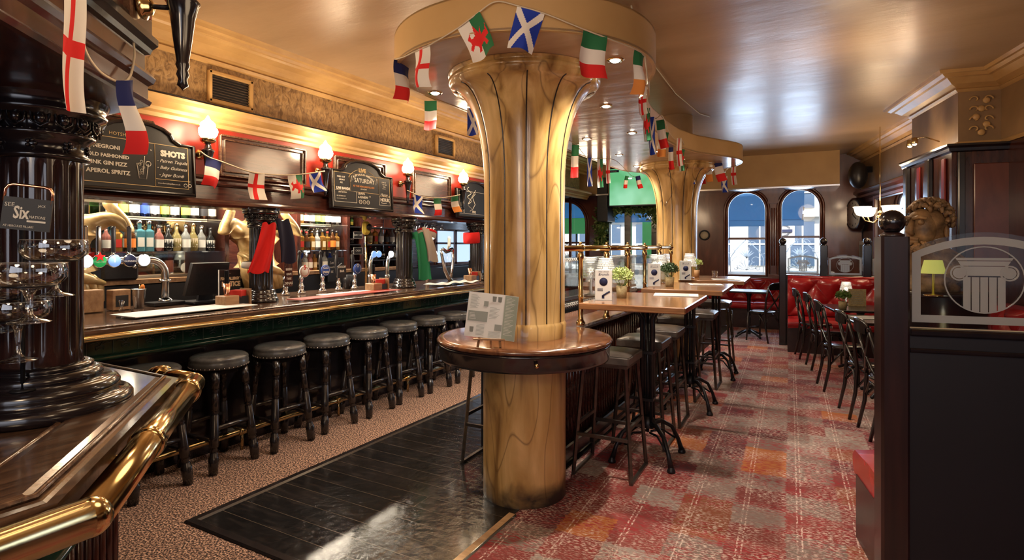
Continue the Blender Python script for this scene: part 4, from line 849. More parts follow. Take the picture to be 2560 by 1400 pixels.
def txt2(l, W, Hh):
    h = W / 2
    rect(l, -h + .05, .07, -.11, .19); rect(l, -h + .05, .19, -.20, Hh - .03, 1); rect(l, -.20, .19, .24, Hh - .03, 1); rect(l, .24, .07, h - .05, .17); rect(l, .24, .17, h - .05, Hh - .03, 1)
    T(l, 'LIVE', .058, -.065, Hh + .0, 1, bold=.003); 
    for i, ch in enumerate('ENTERTAINMENT'):
        a = (i - 6) / 6 * .62; T(l, ch, .028, .23 * math.sin(a) - .008, Hh - .225 + .19 * math.cos(a), 0, rot=-a, bold=.0015)
    l.tube([(.26 * math.sin(a), -.005, Hh - .19 + .22 * math.cos(a)) for a in [-1 + .1 * k for k in range(8)]], .0025, 4, 1); l.tube([(.26 * math.sin(a), -.005, Hh - .19 + .22 * math.cos(a)) for a in [.32 + .1 * k for k in range(8)]], .0025, 4, 1)
    T(l, 'SATURDAY', .066, -.135, Hh - .115, bold=.001, sx=.92)
    for sg, x0 in ((1, -.185), (-1, .195)): l.tube([(x0, -.005, Hh - .11), (x0 + .008, -.005, Hh - .055), (x0 + .03, -.005, Hh - .05), (x0 + .026, -.005, Hh - .10)], .003, 5); circ3(l, x0 - .005, Hh - .11, .008)
    T(l, 'AT THE HERCULES PILLARS!', .026, -.155, Hh - .165, 2, bold=.001); T(l, 'starts 9pm', .022, -.05, Hh - .19, shear=.4)
    T(l, 'FIND OUT', .024, -h + .09, Hh - .085); T(l, 'ABOUT', .024, -h + .115, Hh - .115); T(l, 'ALL', .024, -h + .13, Hh - .145)
    T(l, 'LIVE BANDS', .036, -h + .075, .20, bold=.002); T(l, 'and artists', .028, -h + .10, .165, shear=.4); T(l, 'SEE LISTINGS AT:', .017, -h + .075, .125); T(l, 'www.herculespillars.co.uk', .013, -h + .075, .10)
    T(l, 'LEAVE', .038, -.09, .165, bold=.0008); T(l, 'A REVIEW', .034, -.09, .125, bold=.0008); T(l, 'US', .022, .08, .145)
    for k in range(3): circ3(l, -.055 + .058 * k, .085, .02)
    T(l, 'f', .028, -.060, .076); T(l, 't', .028, -.002, .076); T(l, 'o', .024, .054, .078)
    T(l, 'JOIN US', .020, .29, Hh - .085); T(l, 'TO THE', .020, .30, Hh - .11); T(l, 'MAX', .020, .31, Hh - .135); T(l, '11:00-1:00', .013, .295, Hh - .155)
    T(l, 'Happy', .046, .26, .175, shear=.4); T(l, 'HOUR', .050, .26, .115, bold=.002); T(l, '4', .032, .40, .165); T(l, '-', .03, .405, .14); T(l, '7', .032, .40, .10); l.tube([(.27, -.005, .098), (.31, -.005, .092), (.36, -.005, .098)], .003, 5)
def txt3(l, W, Hh):
    h = W / 2; rect(l, -h + .06, .06, h - .06, Hh - .03)
    for k, (s_, x_) in enumerate((('A TO GO', -h + .10), ('DRAUGHT', -h + .17))): T(l, s_, .034, x_, .07, rot=PI / 2)
    l.tube([(-.16 + .05 * math.sin(k * 1.1), -.005, .1 + .02 * k) for k in range(18)], .004, 5); l.tube([(-.1, -.005, .12), (-.02, -.005, .2), (-.08, -.005, .3), (0, -.005, .36)], .005, 5)
    for k in range(6): l.tube([(-.2 + .03 * k, -.005, .2 + .03 * k), (-.14 + .03 * k, -.005, .26 + .03 * k)], .005, 5)
    T(l, 'FIRE', .05, -.1, .075, bold=.002)
chalkboard('blackboard with gold frame lines listing cocktails on the left and SHOTS on the right', 1.85, 2.69, 1.985, 2.40, 2.53, txt1)
chalkboard('arched blackboard reading LIVE ENTERTAINMENT SATURDAY with a Happy Hour box', 4.10, 5.04, 1.99, 2.40, 2.53, txt2)
chalkboard('blackboard with vertical lettering, farthest right and half behind the near pillar', 6.36, 7.30, 1.99, 2.40, 2.53, txt3)
# ================================================================ THINGS ON THE BAR
def pt(u, v, X): return PX(u, v, X)
BT = BZ + .001
# beer font with bent pipe
XT = -4.95; yl_ = PX(413, 700, XT).y
f = thing('beer_font', 'steel pipe beer font with bent end and five round tap badges', 'beer tap', (XT, yl_, BT))
zt = 1.478 - BT
arcp = [(0, 0, .05), (0, 0, zt - .13)] + [(0, -.13 + .13 * math.cos(a), zt - .13 + .13 * math.sin(a)) for a in [PI / 2 * i / 8 for i in range(1, 9)]] + [(0, -.9, zt)]
MB().tube(arcp, .030, 20).obj('pipe', 'steel', f)
m_ = MB(); m_.lathe([(.032, .20), (.044, .202), (.044, .214), (.032, .216)], 20); m_.lathe([(.0, .03), (.055, .03), (.055, .045), (.034, .047)], 20)
for k in range(4): a = k * PI / 2 + .4; m_.ball((.046 * math.cos(a), .046 * math.sin(a), .21), .009, 8); m_.ball((.05 * math.cos(a), .05 * math.sin(a), .048), .009, 8)
m_.obj('flange', 'silver', f); MB().box((0, 0, .015), (.16, .26, .03), bev=.004).obj('base_plate', 'black_plastic', f)
for u, bm, hc, nm in ((357, 'badge_white', None, ''), (322, 'navy', 'black_plastic', 'GUINNESS'), (283, 'badge_blue', 'black_plastic', 'l'), (246, 'badge_green', 'silver', 'Heineken'), (212, 'badge_white', 'silver', '')):
    yy = PX(u, 650, XT + .03).y - yl_; b = MB().lathe([(0, .036), (.046, .034), (.048, .018), (.03, .0), (.0, .0)], 28, (.02, yy, zt), T=Matrix.Rotation(PI / 2, 3, 'Y')); o = b.obj('tap_badge', bm, f)
    MB().lathe([(.046, .034), (.051, .030), (.05, .016)], 28, (.02, yy, zt), T=Matrix.Rotation(PI / 2, 3, 'Y')).obj('badge_rim', 'silver', o)
    l = MB(); l.X = Matrix.Translation((.058, yy, zt - .01)) @ Matrix.Rotation(PI / 2, 4, 'Z')
    if nm: text_into(l, nm, .02 if len(nm) > 2 else .05, 0, 0, 0, 0, .0006, align='CENTER'); l.obj('badge_lettering', 'white' if bm != 'badge_blue' else 'badge_white', o)
    if u == 246:
        s5 = MB(); s5.X = Matrix.Translation((.066, yy - .005, zt + .035)) @ Matrix.Rotation(PI / 2, 4, 'Z'); s5.wallpoly([((.04 if k % 2 == 0 else .017) * math.sin(k * PI / 5), (.04 if k % 2 == 0 else .017) * math.cos(k * PI / 5)) for k in range(10)], -.004, .004); s5.obj('red_star', 'flag_red', o)
    if hc:
        g = MB(); g.tube([(.01, yy, zt + .02), (.03, yy, zt + .07)], .012, 10); g.obj('tap_stem', 'silver', f)
        g = MB(); g.box((.035, yy, zt + .17), (.03, .034 if hc == 'silver' else .028, .21), bev=.009); g.obj('tap_handle', hc, f)
g = MB(); g.tube([(.01, PX(322, 650, XT).y - yl_, zt + .02), (.03, PX(317, 650, XT).y - yl_, zt + .09)], .012, 10); g.box((.035, PX(316, 650, XT).y - yl_, zt + .2), (.02, .03, .16), bev=.008); g.obj('tap_handle', 'silver', f)
lamp('POINT', (XT + .2, yl_ - .4, 1.7), 1.2, WARMW, .05, name='tap_light')
# steel cup with orange slice, wooden boxes, jigger, napkins
XC = -4.93
p = PX(342, 757, XC)
t = thing('steel_cup', 'tapered steel cup holding an orange slice, beside the bent beer pipe', 'cup', (XC + .03, p.y, BT))
MB().lathe([(0, 0), (.035, 0), (.052, .15), (.056, .152), (.053, .155), (.048, .15), (.033, .006), (0, .006)], 24).obj('cup_body', 'steel', t)
m_ = MB(); m_.lathe([(0, -.004), (.026, -.004), (.026, .004), (0, .004)], 16, (.0, .03, .165), T=Matrix.Rotation(PI / 2, 3, 'X')); m_.obj('orange_slice', 'label_orange', t)
m_ = MB(); m_.tube([(0, 0, .12), (.0, .01, .19)], .008); m_.obj('stirrer', 'brass', t)
for (u, w_, h_, lb) in ((229, .14, .17, 'plain wooden box nearest the big fluted column, below the beer taps'), (300, .13, .16, 'dark stained wooden box below the beer taps, beside the steel cup')):
    p = PX(u, 760, XC + .05); t = thing('wooden_box', lb, 'box', (XC + .03, p.y, BT)); b = MB(); b.box((0, 0, h_ / 2), (.10, w_, h_), bev=.004); b.obj('box_body', 'crate_wood', t)
    if u == 300: b = MB(); b.box((.051, 0, h_ * .45), (.004, w_ * .7, h_ * .55)); b.obj('front_slot', 'black_plastic', t)
t = thing('jigger', 'small clear spirit measure in front of the dark wooden box', 'measure', (XC + .13, PX(304, 762, XC + .13).y, BT)); MB().lathe([(0, 0), (.02, 0), (.012, .035), (.022, .08), (.020, .08), (.010, .036), (0, .03)], 16).obj('measure_cup', 'clear_ware', t)
t = thing('coffee_machine', 'black bar machine with chrome lever behind the beer taps', 'machine', (XB + .38, PX(290, 690, XB + .4).y, 1.291)); b = MB(); b.box((0, 0, .10), (.22, .30, .20), bev=.02); b.obj('machine_body', 'black_plastic', t); b = MB(); b.tube([(.12, .1, .12), (.18, .12, .13), (.2, .2, .15)], .008); b.ball((.12, .1, .12), .02, 10); b.obj('lever', 'silver', t)
# till screen
p = PX(535, 745, -4.72)
t = thing('till_screen', 'large black till screen seen from behind, left of the shirt-draped column', 'till', (-4.78, p.y - .04, BT), PI / 2)
b = MB(); b.wallpoly([(-.2, .08), (.16, .08), (.19, .36), (-.15, .36)], -.02, .02); b.X = None; b.obj('monitor', 'black_plastic', t, rot=(.12, 0, 0))
b = MB(); b.box((0, .06, .012), (.26, .22, .024), bev=.006); b.wallpoly([(-.05, .02), (.09, .02), (.06, .3), (.0, .3)], .03, .06); b.obj('stand', 'black_plastic', t)
p = PX(569, 742, -4.58)
t = thing('allergy_sign', 'small black sign reading FOOD ALLERGY NOTICE beside the till', 'sign', (-4.55, p.y, BT), PI / 2)
MB().box((0, 0, .15), (.20, .006, .30)).obj('sign_panel', 'chalk_black', t); MB().box((-.102, 0, .15), (.005, .01, .30)).obj('sign_edge', 'white', t)
l = MB(); text_into(l, 'FOOD ALLERGY', .034, 0, .21, 0, -.0045, .0005, align='CENTER', bold=.002, sx=.72); text_into(l, 'NOTICE', .056, .01, .155, 0, -.0045, .0005, align='CENTER', bold=.003, sx=.85); text_into(l, '~', .03, 0, .26, 0, -.0045, .0005, align='CENTER'); l.obj('sign_lettering', 'label_cream', t)
def caddy(lab, u, v, X):
    p = PX(u, v, X); t = thing('condiment_caddy', lab, 'caddy', (X, p.y, BT), PI / 2)
    b = MB(); b.box((-.05, 0, .045), (.13, .14, .09), bev=.006); b.box((.12, 0, .07), (.015, .14, .14)); b.box((.06, 0, .006), (.14, .14, .012)); b.obj('caddy_box', 'crate_wood', t)
    b = MB(); b.box((.055, 0, .045), (.10, .12, .07)); b.obj('napkin_well', 'black_plastic', t)
    b = MB(); b.lathe([(.022, 0), (.032, .10), (.0, .1), (0, 0)], 14, (-.055, 0, .09)); b.obj('copper_pot', 'copper', t)
    b = MB()
    for k in range(12): a = k * 2.4; b.box((-.055 + .012 * math.cos(a), .012 * math.sin(a), .24), (.012, .004, .12), rz=a)
    b.obj('straws', 'black_plastic', t)
    b = MB(); b.box((.05, 0, .10), (.08, .1, .06), rz=.4); b.obj('sachets', 'label_red', t)
    return t
c1_ = caddy('wooden condiment caddy with copper pot and red sachets beside the allergy sign', 582, 758, -4.38)
c2_ = dup(c1_, (-4.38, PX(942, 720, -4.38).y, BT), label='wooden condiment caddy just left of the green-shirted column'); c3_ = dup(c1_, (-4.38, PX(1180, 700, -4.38).y, BT), label='wooden condiment caddy at the far end of the bar by the pillar')
# ale hand pumps and clips
def pump(lab, u, clip, cm, txt, tm, shape, handle=True):
    X_ = -4.86; p = PX(u, 720, X_); t = thing('ale_pump', lab, 'ale pump', (X_, p.y, BT), PI / 2, group='ale pumps on the bar')
    MB().lathe([(0, 0), (.05, 0), (.045, .02), (.03, .03), (.026, .06), (.034, .075), (.024, .09), (.018, .13), (.026, .15), (.02, .17), (.014, .19), (0, .19)], 18).obj('pump_body', 'silver', t)
    if handle: MB().lathe([(.008, .19), (.012, .20), (.016, .24), (.022, .34), (.014, .40), (.009, .42), (.015, .43), (.012, .45), (0, .455)], 14, (.0, .03, 0)).obj('pump_handle', 'black_plastic', t)
    c = MB()
    if shape == 'round': c.lathe([(0, -.006), (.062, -.006), (.062, .006), (0, .006)], 28, (0, -.05, .235), T=Matrix.Rotation(PI / 2, 3, 'X'))
    elif shape == 'tall': c.box((0, -.05, .21), (.10, .01, .24), bev=.004)
    else: c.wallpoly([(-.065, .14), (.065, .14), (.065, .27), (.03, .29), (0, .31), (-.03, .29), (-.065, .27)], -.056, -.044)
    c.obj('pump_clip', cm, t)
    l = MB()
    for i, (s_, sz) in enumerate(txt): text_into(l, s_, sz, 0, .255 - .048 * i - (0 if shape != 'round' else .0), 0, -.0575, .0005, align='CENTER', bold=.001)
    if shape == 'round': l.tube([(.05 * math.cos(a), -.057, .235 + .05 * math.sin(a)) for a in [2 * PI * k / 24 for k in range(24)]], .002, 4, closed=True)
    l.obj('clip_lettering', tm, t)
pump('tall narrow dark pump clip with pale lettering, nearest the shirt-draped column', 713, 0, 'mahogany', [('BEERS', .03), ('GIVE', .03), ('THIS', .03), ('XMAS', .036)], 'chalk', 'tall', False)
pump('ale pump with round dark badge showing a pale S shape ring', 753, 0, 'label_white', [('S', .07)], 'label_red', 'round')
pump('ale pump with round blue badge, between the S badge and the red one', 806, 0, 'label_blue', [('London', .022), ('PRIDE', .03)], 'label_white', 'round')
pump('ale pump with dark red badge reading DOOM BAR', 846, 0, 'label_black', [('DOOM', .036), ('BAR', .036)], 'label_white', 'shield')
pump('ale pump with round dark blue badge and S, right of the Doom Bar badge', 886, 0, 'label_blue', [('S', .06)], 'label_white', 'round')
# bar towels and mats
t = MB().box((-4.22, (PX(735, 740, -4.22).y + PX(985, 730, -4.22).y) / 2, BT + .016), (.20, PX(985, 730, -4.22).y - PX(735, 740, -4.22).y, .006)); tag(t.obj('bar_runner', 'red_paint'), 'long red bar runner below the ale pumps', 'bar mat')
tag(MB().box((-4.30, (2.15 + 3.0) / 2, BT + .014), (.34, .95, .005)).obj('bar_towel', 'paper'), 'white bar towel on the counter beside the big fluted column', 'towel')
tag(MB().box((-4.40, 4.45, BT + .014), (.10, 1.0, .005)).obj('bar_towel', 'paper'), 'pale blue-white bar towel beside the red runner', 'towel')
t = MB(); t.grid(lambda a, b: (-4.3 + .28 * (a - .5), 6.1 + .9 * (b - .5), BT + .018 + .015 * math.sin(a * 9 + b * 7) * math.sin(b * 14)), 14, 30); tag(t.obj('bar_towel', 'paper'), 'crumpled white towel on the bar beyond the green-shirted column', 'towel')
# harp tap
p = PX(1118, 700, -4.75)
t = thing('harp_tap', 'chrome harp shaped beer tap near the far end of the bar', 'beer tap', (-4.75, p.y, BT), PI / 2)
h = MB(); h.tube([(.09, 0, .0), (.02, 0, .06), (-.06, 0, .16), (-.13, 0, .38), (-.16, 0, .44)], [.035, .03, .028, .022, .012], 12); h.tube([(-.16, 0, .44), (-.10, 0, .46), (-.02, 0, .42), (.06, 0, .44), (.13, 0, .46)], [.014, .022, .028, .03, .024], 12); h.tube([(.13, 0, .46), (.15, 0, .32), (.12, 0, .18), (.07, 0, .04)], [.024, .02, .022, .03], 12); h.obj('harp_frame', 'silver', t)
h = MB()
for k in range(7): h.tube([(-.11 + .03 * k, 0, .43), (-.03 + .016 * k, 0, .14 - .008 * k)], .0018, 5)
h.obj('harp_string', 'steel', t); h = MB(); h.box((.02, -.02, .56), (.05, .04, .16), bev=.014); h.tube([(.02, 0, .44), (.02, 0, .5)], .014); h.obj('tap_handle', 'label_white', t)
def small_font(lab, u, v, X_, n, hc):
    p = PX(u, v, X_); t = thing('beer_tap', lab, 'beer tap', (X_, p.y, BT), PI / 2); b = MB(); b.tube([(0, 0, 0), (0, 0, .28), (.03, 0, .36), (.12, 0, .38)], .026, 14); b.tube([(0, 0, .1), (0, 0, .14)], .034, 14); b.obj('pipe', 'steel', t)
    for k in range(n): MB().lathe([(0, .02), (.04, .018), (.042, .0), (0, 0)], 20, (.02 + .09 * k, -.04, .40), T=Matrix.Rotation(PI / 2, 3, 'X')).obj('tap_badge', hc, t)
    return t
small_font('steel tap column with two round white badges beyond the green-shirted column', 1068, 700, -4.7, 2, 'badge_white')
small_font('steel beer tap pipe just left of the green-shirted column', 968, 710, -4.85, 1, 'badge_white')
small_font('beer tap with twin glowing blue-white round badges, right of the ale pumps', 925, 700, -5.0, 2, 'badge_blue')
p = PX(915, 700, -4.8); t = thing('tall_tap', 'tall brass tap topped by a yellow figural handle with a dark disc', 'beer tap', (-4.8, p.y, BT), PI / 2)
MB().tube([(0, 0, 0), (0, 0, .62)], .014, 12).obj('tap_stem', 'brass', t); b = MB(); b.box((0, 0, .72), (.12, .06, .16), bev=.03); b.box((-.02, 0, .84), (.06, .05, .06), bev=.02); b.obj('tap_head', 'label_yellow', t); MB().lathe([(0, -.01), (.035, -.01), (.04, .01), (0, .01)], 20, (.015, -.035, .73), T=Matrix.Rotation(PI / 2, 3, 'X')).obj('head_disc', 'black_plastic', t)
p = PX(925, 715, -4.6); t = thing('bar_pot', 'black round pot standing among the taps left of the green-shirted column', 'pot', (-4.95, p.y, BT)); MB().lathe([(0, 0), (.05, 0), (.06, .1), (.055, .16), (0, .16)], 18).obj('pot_body', 'black_plastic', t)
# small signs in the shelf stack
for z, l_, s_ in ((1.74, 'small black sign with white lettering in the upper narrow shelf bay', 'BAR TAB'), (1.53, 'small black sign with white lettering in the lower narrow shelf bay', 'CASH')):
    t = thing('shelf_sign', l_, 'sign', (XS + .2, (Y_D + Y_E) / 2, z), PI / 2); MB().box((0, 0, 0), (.17, .008, .10)).obj('sign_panel', 'chalk_black', t); l = MB(); text_into(l, s_, .036, 0, -.01, 0, -.005, .0005, align='CENTER'); rect(l, -.078, -.044, .078, .044, 0, .003); l.obj('sign_lettering', 'chalk', t)
p = PX(866, 690, -5.2); t = thing('script_sign', 'black blackboard sign with white script behind the ale pumps', 'sign', (-5.38, p.y, 1.30), PI / 2); MB().box((0, 0, .0), (.26, .01, .30)).obj('sign_panel', 'chalk_black', t); l = MB(); text_into(l, 'Let the', .05, -.11, .07, 0, -.006, .0005, shear=.3); text_into(l, 'good times', .036, -.12, .02, 0, -.006, .0005); text_into(l, 'BE', .04, -.09, -.04, 0, -.006, .0005); l.obj('sign_lettering', 'chalk', t)
# hatch windows seen past the bar end
hw = thing('hatch_window', 'bright hatch window across the servery beyond the harp tap', 'window', (XB + .12, PX(1122, 600, XB).y, 1.58), PI / 2)
b = MB(); b.box((0, 0, 0), (1.15, .01, .55)); b.obj('lit_pane', 'badge_white' if False else 'hatch_day', hw) if 'hatch_day' in MATS else (mat('hatch_day', (.5, .7, .9), .6, emit=(.55, .75, 1), es=.9), b.obj('lit_pane', 'hatch_day', hw))
b = MB()
for x_ in (-.58, .0, .58): b.box((x_, -.02, 0), (.06, .04, .60))
for z_ in (-.29, .06, .29): b.box((0, -.02, z_), (1.2, .04, .035))
b.obj('sash_bar', 'mahogany_red', hw)
# hanging glasses over the hatch
gl = thing('hanging_glass', 'upside down stem glass in the rack above the bar beyond the green-shirted column', 'glass', (-4.95, 5.9, 1.93), group='stem glasses hanging over the bar')
MB().lathe([(.03, 0), (.03, -.003), (.004, -.006), (.004, -.05), (.02, -.06), (.03, -.08), (.028, -.11), (.026, -.11), (.027, -.08), (.018, -.063), (0, -.055)], 12).obj('glass_bowl', 'clear_ware', gl)
gl['label'] = 'upside down stem glass in the rack over the bar, first from the left'
for k in range(1, 11): dup(gl, (-4.95 - .12 * (k % 2), 5.9 + .085 * k, 1.93), label='upside down stem glass in the rack over the bar, %s from the left' % words[k])
# ---- shirts on the columns
def cloth(mb, top, W, L, amp, folds, mi=0, taper=1.0, skew=0, ph=0, thick=.012):
    def fn(s):
        def g(a, b):
            w_ = W * (1 + (taper - 1) * b); x = top[0] + (a - .5) * w_ + skew * b
            y = top[1] - s * thick / 2 - amp * (.35 + .65 * b) * math.sin(a * folds * 2 * PI + ph + b * 1.5) - .02 * math.sin(PI * b)
            return (x, y, top[2] - L * b + .012 * math.sin(a * folds * 2 * PI + ph))
        return g
    mb.grid(fn(1), 26, 22, mi); mb.grid(fn(-1), 26, 22, mi); return mb
def band(mb, r, z0, z1, mi, a0=0, a1=2 * PI, tilt=.0):
    mb.lathe([(r, z0), (r + .014, z0 + .01), (r + .016, (z0 + z1) / 2), (r + .012, z1 - .01), (r, z1)], 32, mi=mi, a0=a0, a1=a1, T=Matrix.Rotation(tilt, 3, 'Y'))
t = thing('rugby_shirt', 'red, white and navy shirt tied around the nearer bar column', 'shirt', (-4.5, 3.36, 0), PI / 2)
b = MB(); cloth(b, (-.01, -.13, 1.80), .14, .44, .022, 1.6, taper=1.7, skew=-.12); b.obj('red_front', 'shirt_red', t)
b = MB(); cloth(b, (.13, -.12, 1.84), .13, .40, .02, 1.3, taper=1.4, skew=.07); b.obj('navy_sleeve', 'shirt_navy', t)
b = MB(); band(b, .103, 1.76, 1.83, 0, tilt=.08); b.obj('grey_sleeve_band', 'shirt_grey', t)
b = MB(); band(b, .104, 1.40, 1.46, 0, tilt=-.04); b.obj('lower_hem', 'shirt_grey', t)
t = thing('rugby_shirt', 'green shirt with beige sleeve and red collar tied around the second bar column', 'shirt', (-4.5, 5.36, 0), PI / 2)
b = MB(); cloth(b, (.12, -.14, 1.76), .20, .58, .028, 1.7, taper=1.5, skew=.10); b.obj('green_body', 'shirt_green', t)
b = MB(); cloth(b, (.20, -.17, 1.82), .13, .42, .018, .9, taper=1.6, skew=.14); b.obj('beige_sleeve', 'shirt_beige', t)
b = MB(); band(b, .105, 1.70, 1.76, 0, tilt=.1); b.obj('green_band', 'shirt_green', t)
b = MB(); band(b, .108, 1.76, 1.85, 0, tilt=.25); b.obj('white_collar', 'shirt_beige', t); b = MB(); band(b, .112, 1.82, 1.86, 0, tilt=.25); b.obj('red_trim', 'shirt_red', t)
t = thing('red_scarf', 'red cloth knotted around the farthest bar column', 'scarf', (-4.5, 7.0, 0), PI / 2); b = MB(); band(b, .108, 1.64, 1.80, 0, tilt=-.08); b.obj('scarf_wrap', 'shirt_red', t)
# ================================================================ ROUND BAR STOOLS
def make_stool(label):
    t = thing('bar_stool', label, 'bar stool', (0, 0, 0), group='round studded bar stools along the bar')
    MB().lathe([(0, .80), (.10, .806), (.175, .80), (.192, .79), (.198, .778), (.194, .768), (.199, .76), (.200, .735), (.196, .718), (.17, .714), (0, .714)], 40).obj('seat', 'grey_leather', t)
    b = MB()
    for k in range(40): a = 2 * PI * k / 40; b.ball((.199 * math.cos(a), .199 * math.sin(a), .726), .005, 6)
    b.obj('stud_row', 'silver', t)['kind'] = 'stuff'
    b = MB(); b.lathe([(.0, .715), (.15, .715), (.15, .67), (.0, .67)], 4, a0=PI / 4, a1=PI / 4 + 2 * PI, smooth=False); b.obj('seat_frame', 'black_wood', t)
    f = [(.0, .70), (.08, .70), (.2, .70)]
    prof = [(0, .022), (.10, .022), (.16, .02), (.165, .013), (.18, .024), (.20, .014), (.24, .023), (.42, .024), (.43, .014), (.45, .026), (.47, .015), (.55, .024), (.62, .022), (.64, .013), (.66, .022), (.72, .026)]
    for sx in (-1, 1):
        for sy in (-1, 1):
            A = Vector((sx * .115, sy * .115, .70)); B = Vector((sx * .172, sy * .172, .008)); pts, rs = [], []
            for q, r in [(0, .026), (.16, .026), (.165, .015), (.18, .023), (.20, .013), (.22, .02), (.38, .022), (.385, .015), (.40, .024), (.415, .015), (.43, .023), (.62, .025), (.625, .026), (.74, .026), (.745, .016), (.77, .024), (.785, .015), (.80, .022), (.83, .024), (.84, .029), (1, .025)]:
                pts.append(A.lerp(B, q)); rs.append(r * 1.22)
            MB().tube(pts, rs, 10).obj('leg', 'black_wood', t)
    def st(z, a, b):
        q = (.70 - z) / .692; s_ = .115 + .057 * q; return MB().tube([(a[0] * s_, a[1] * s_, z), (b[0] * s_, b[1] * s_, z)], .017, 8).obj('stretcher', 'black_wood', t)
    st(.23, (-1, -1), (1, -1)); st(.23, (-1, 1), (1, 1)); st(.31, (-1, -1), (-1, 1)); st(.31, (1, -1), (1, 1))
    return t
lab = ['round grey leather bar stool nearest the camera, partly behind the brass rail corner', 'second round grey leather bar stool from the brass rail corner', 'third round grey leather bar stool from the brass rail corner', 'fourth round grey leather bar stool from the brass rail corner', 'fifth round grey leather bar stool, midway to the gold pillar', 'sixth round grey leather bar stool from the brass rail corner', 'seventh round grey leather bar stool, second before the near gold pillar', 'round grey leather bar stool half behind the menu on the round ledge']
s0 = make_stool(lab[0]); s0.location = (-3.89, 2.05, 0)
for i in range(1, 8): dup(s0, (-3.88 + random.uniform(-.02, .02), 2.06 + .497 * i, 0), .06 * math.sin(i * 2), lab[i])
# ================================================================ SQUARE STOOLS, HIGH TABLES
def make_sq():
    t = thing('square_stool', 'x', 'bar stool', (0, 0, 0), group='square metal leg stools at the high tables')
    b = MB(); 
    def seatf(a, bb): x = a - .5; y = bb - .5; return (x * .36, y * .36, .845 + .022 * (1 - (2 * x) ** 4) * (1 - (2 * y) ** 4))
    b.grid(seatf, 14, 14); b.box((0, 0, .815), (.368, .368, .062), bev=.01); b.obj('seat', 'brown_leather', t)
    MB().box((0, 0, .775), (.33, .33, .022)).obj('seat_frame', 'stool_metal', t)
    for sx in (-1, 1):
        for sy in (-1, 1):
            b = MB(); A = Vector((sx * .15, sy * .15, .775)); B = Vector((sx * .205, sy * .20, .012)); b.tube([A, B], .0145, 4, smooth=False); b.obj('leg', 'stool_metal', t)
    for sx in (-1, 1): MB().box((sx * .205, 0, .012), (.024, .42, .022)).obj('floor_bar', 'stool_metal', t)
    for sy in (-1, 1): MB().box((0, sy * .186, .29), (.36, .018, .022)).obj('footrest', 'stool_metal', t)
    for sx in (-1, 1): MB().box((sx * .18, 0, .36), (.018, .35, .022)).obj('side_bar', 'stool_metal', t)
    return t
ALD = math.radians(2.7)
sq = make_sq(); sq['label'] = 'square brown leather stool with metal frame nearest the camera, beside the round ledge'; sq.location = (-1.33, 3.83, 0); sq.rotation_euler = (0, 0, .03)
for (x, y, l_) in ((-1.29, 4.55, 'square metal stool under the near high table, behind the nearest square stool'), (-1.31, 5.17, 'square metal stool between the near and middle high tables, brighter brown seat'), (-1.36, 6.08, 'square metal stool by the divider under the middle high table'), (-1.25, 6.68, 'square metal stool between the middle and far high tables'), (-1.28, 8.0, 'square metal stool beyond the far high table, by the far pillar'), (-2.12, 3.62, 'metal stool mostly hidden on the left behind the near gold pillar')):
    dup(sq, (x, y, 0), .03, l_)
def high_table(lab, y, wgt=1):
    t = thing('high_table', lab, 'table', (-1.16, y, 0), ALD)
    b = MB(); b.box((0, 0, 1.178), (.72, 1.05, .044), bev=.006); b.obj('tabletop', 'table_wood', t)
    b = MB(); b.box((.0, 0, 1.145), (.5, .08, .02)); b.box((0, 0, 1.145), (.08, .5, .02)); b.obj('top_bracket', 'iron', t)
    b = MB(); b.lathe([(.055, .24), (.06, .26), (.05, .30), (.03, .32)], 16)
    for sx in (-1, 1):
        for sy in (-1, 1): b.tube([(sx * .035, sy * .035, .24), (sx * .035, sy * .035, 1.05), (sx * .06, sy * .06, 1.1), (sx * .1, sy * .1, 1.14)], .014, 8)
    b.tube([(0, 0, .2), (0, 0, 1.14)], .012, 8)
    for z in (.45, .8): b.box((0, 0, z), (.10, .10, .02))
    b.obj('column', 'iron', t)
    for sx, sy in ((1, 1), (1, -1), (-1, 1), (-1, -1)):
        b = MB(); b.tube([(0, 0, .26), (sx * .08, sy * .08, .275), (sx * .15, sy * .15, .22), (sx * .19, sy * .19, .12), (sx * .21, sy * .21, .035)], [.022, .018, .015, .015, .02], 10)
        b.tube([(sx * .02, sy * .02, .20), (sx * .09, sy * .09, .205), (sx * .17, sy * .17, .13)], .008, 6)
        b.lathe([(0, .007), (.028, .007), (.03, .02), (.02, .035), (.016, .045)], 12, (sx * .213, sy * .213, 0)); b.obj('foot', 'iron', t)
    return t
TY = [4.18, 5.70, 7.24]; HT = 1.201
for y, l_ in zip(TY, ('nearest high wooden table with black cast iron pedestal, right of the near pillar', 'middle of the three high wooden pedestal tables', 'farthest high wooden pedestal table, in front of the far gold pillar')): high_table(l_, y)
# ---- things on the high tables
def menu_block(lab, x, y, z, rz=.4):
    t = thing('menu_stand', lab, 'menu', (x, y, z), rz); b = MB(); b.box((0, 0, .11), (.12, .09, .22)); b.obj('card_block', 'paper', t)
    b = MB(); b.box((-.061, 0, .11), (.003, .09, .22)); b.obj('side_panel', 'sage', t)
    l = MB(); text_into(l, 'Brunch', .026, 0, .18, 0, -.0465, .0004, align='CENTER', shear=.2); text_into(l, 'enjoy a slice of', .012, 0, .205, 0, -.0465, .0004, align='CENTER')
    l.lathe([(0, -.001), (.030, -.001), (.030, .001), (0, .001)], 20, (0, -.0465, .135), T=Matrix.Rotation(PI / 2, 3, 'X'))
    for k in range(3): l.box((-.025, -.0465, .085 - .008 * k), (.04, .0008, .003))
    l.tube([(-.01, -.047, .03), (.02, -.047, .05), (.045, -.047, .065)], .006, 5); l.box((-.003, -.047, .022), (.018, .001, .016), rz=0)
    l.obj('printed_design', 'navy', t); return t
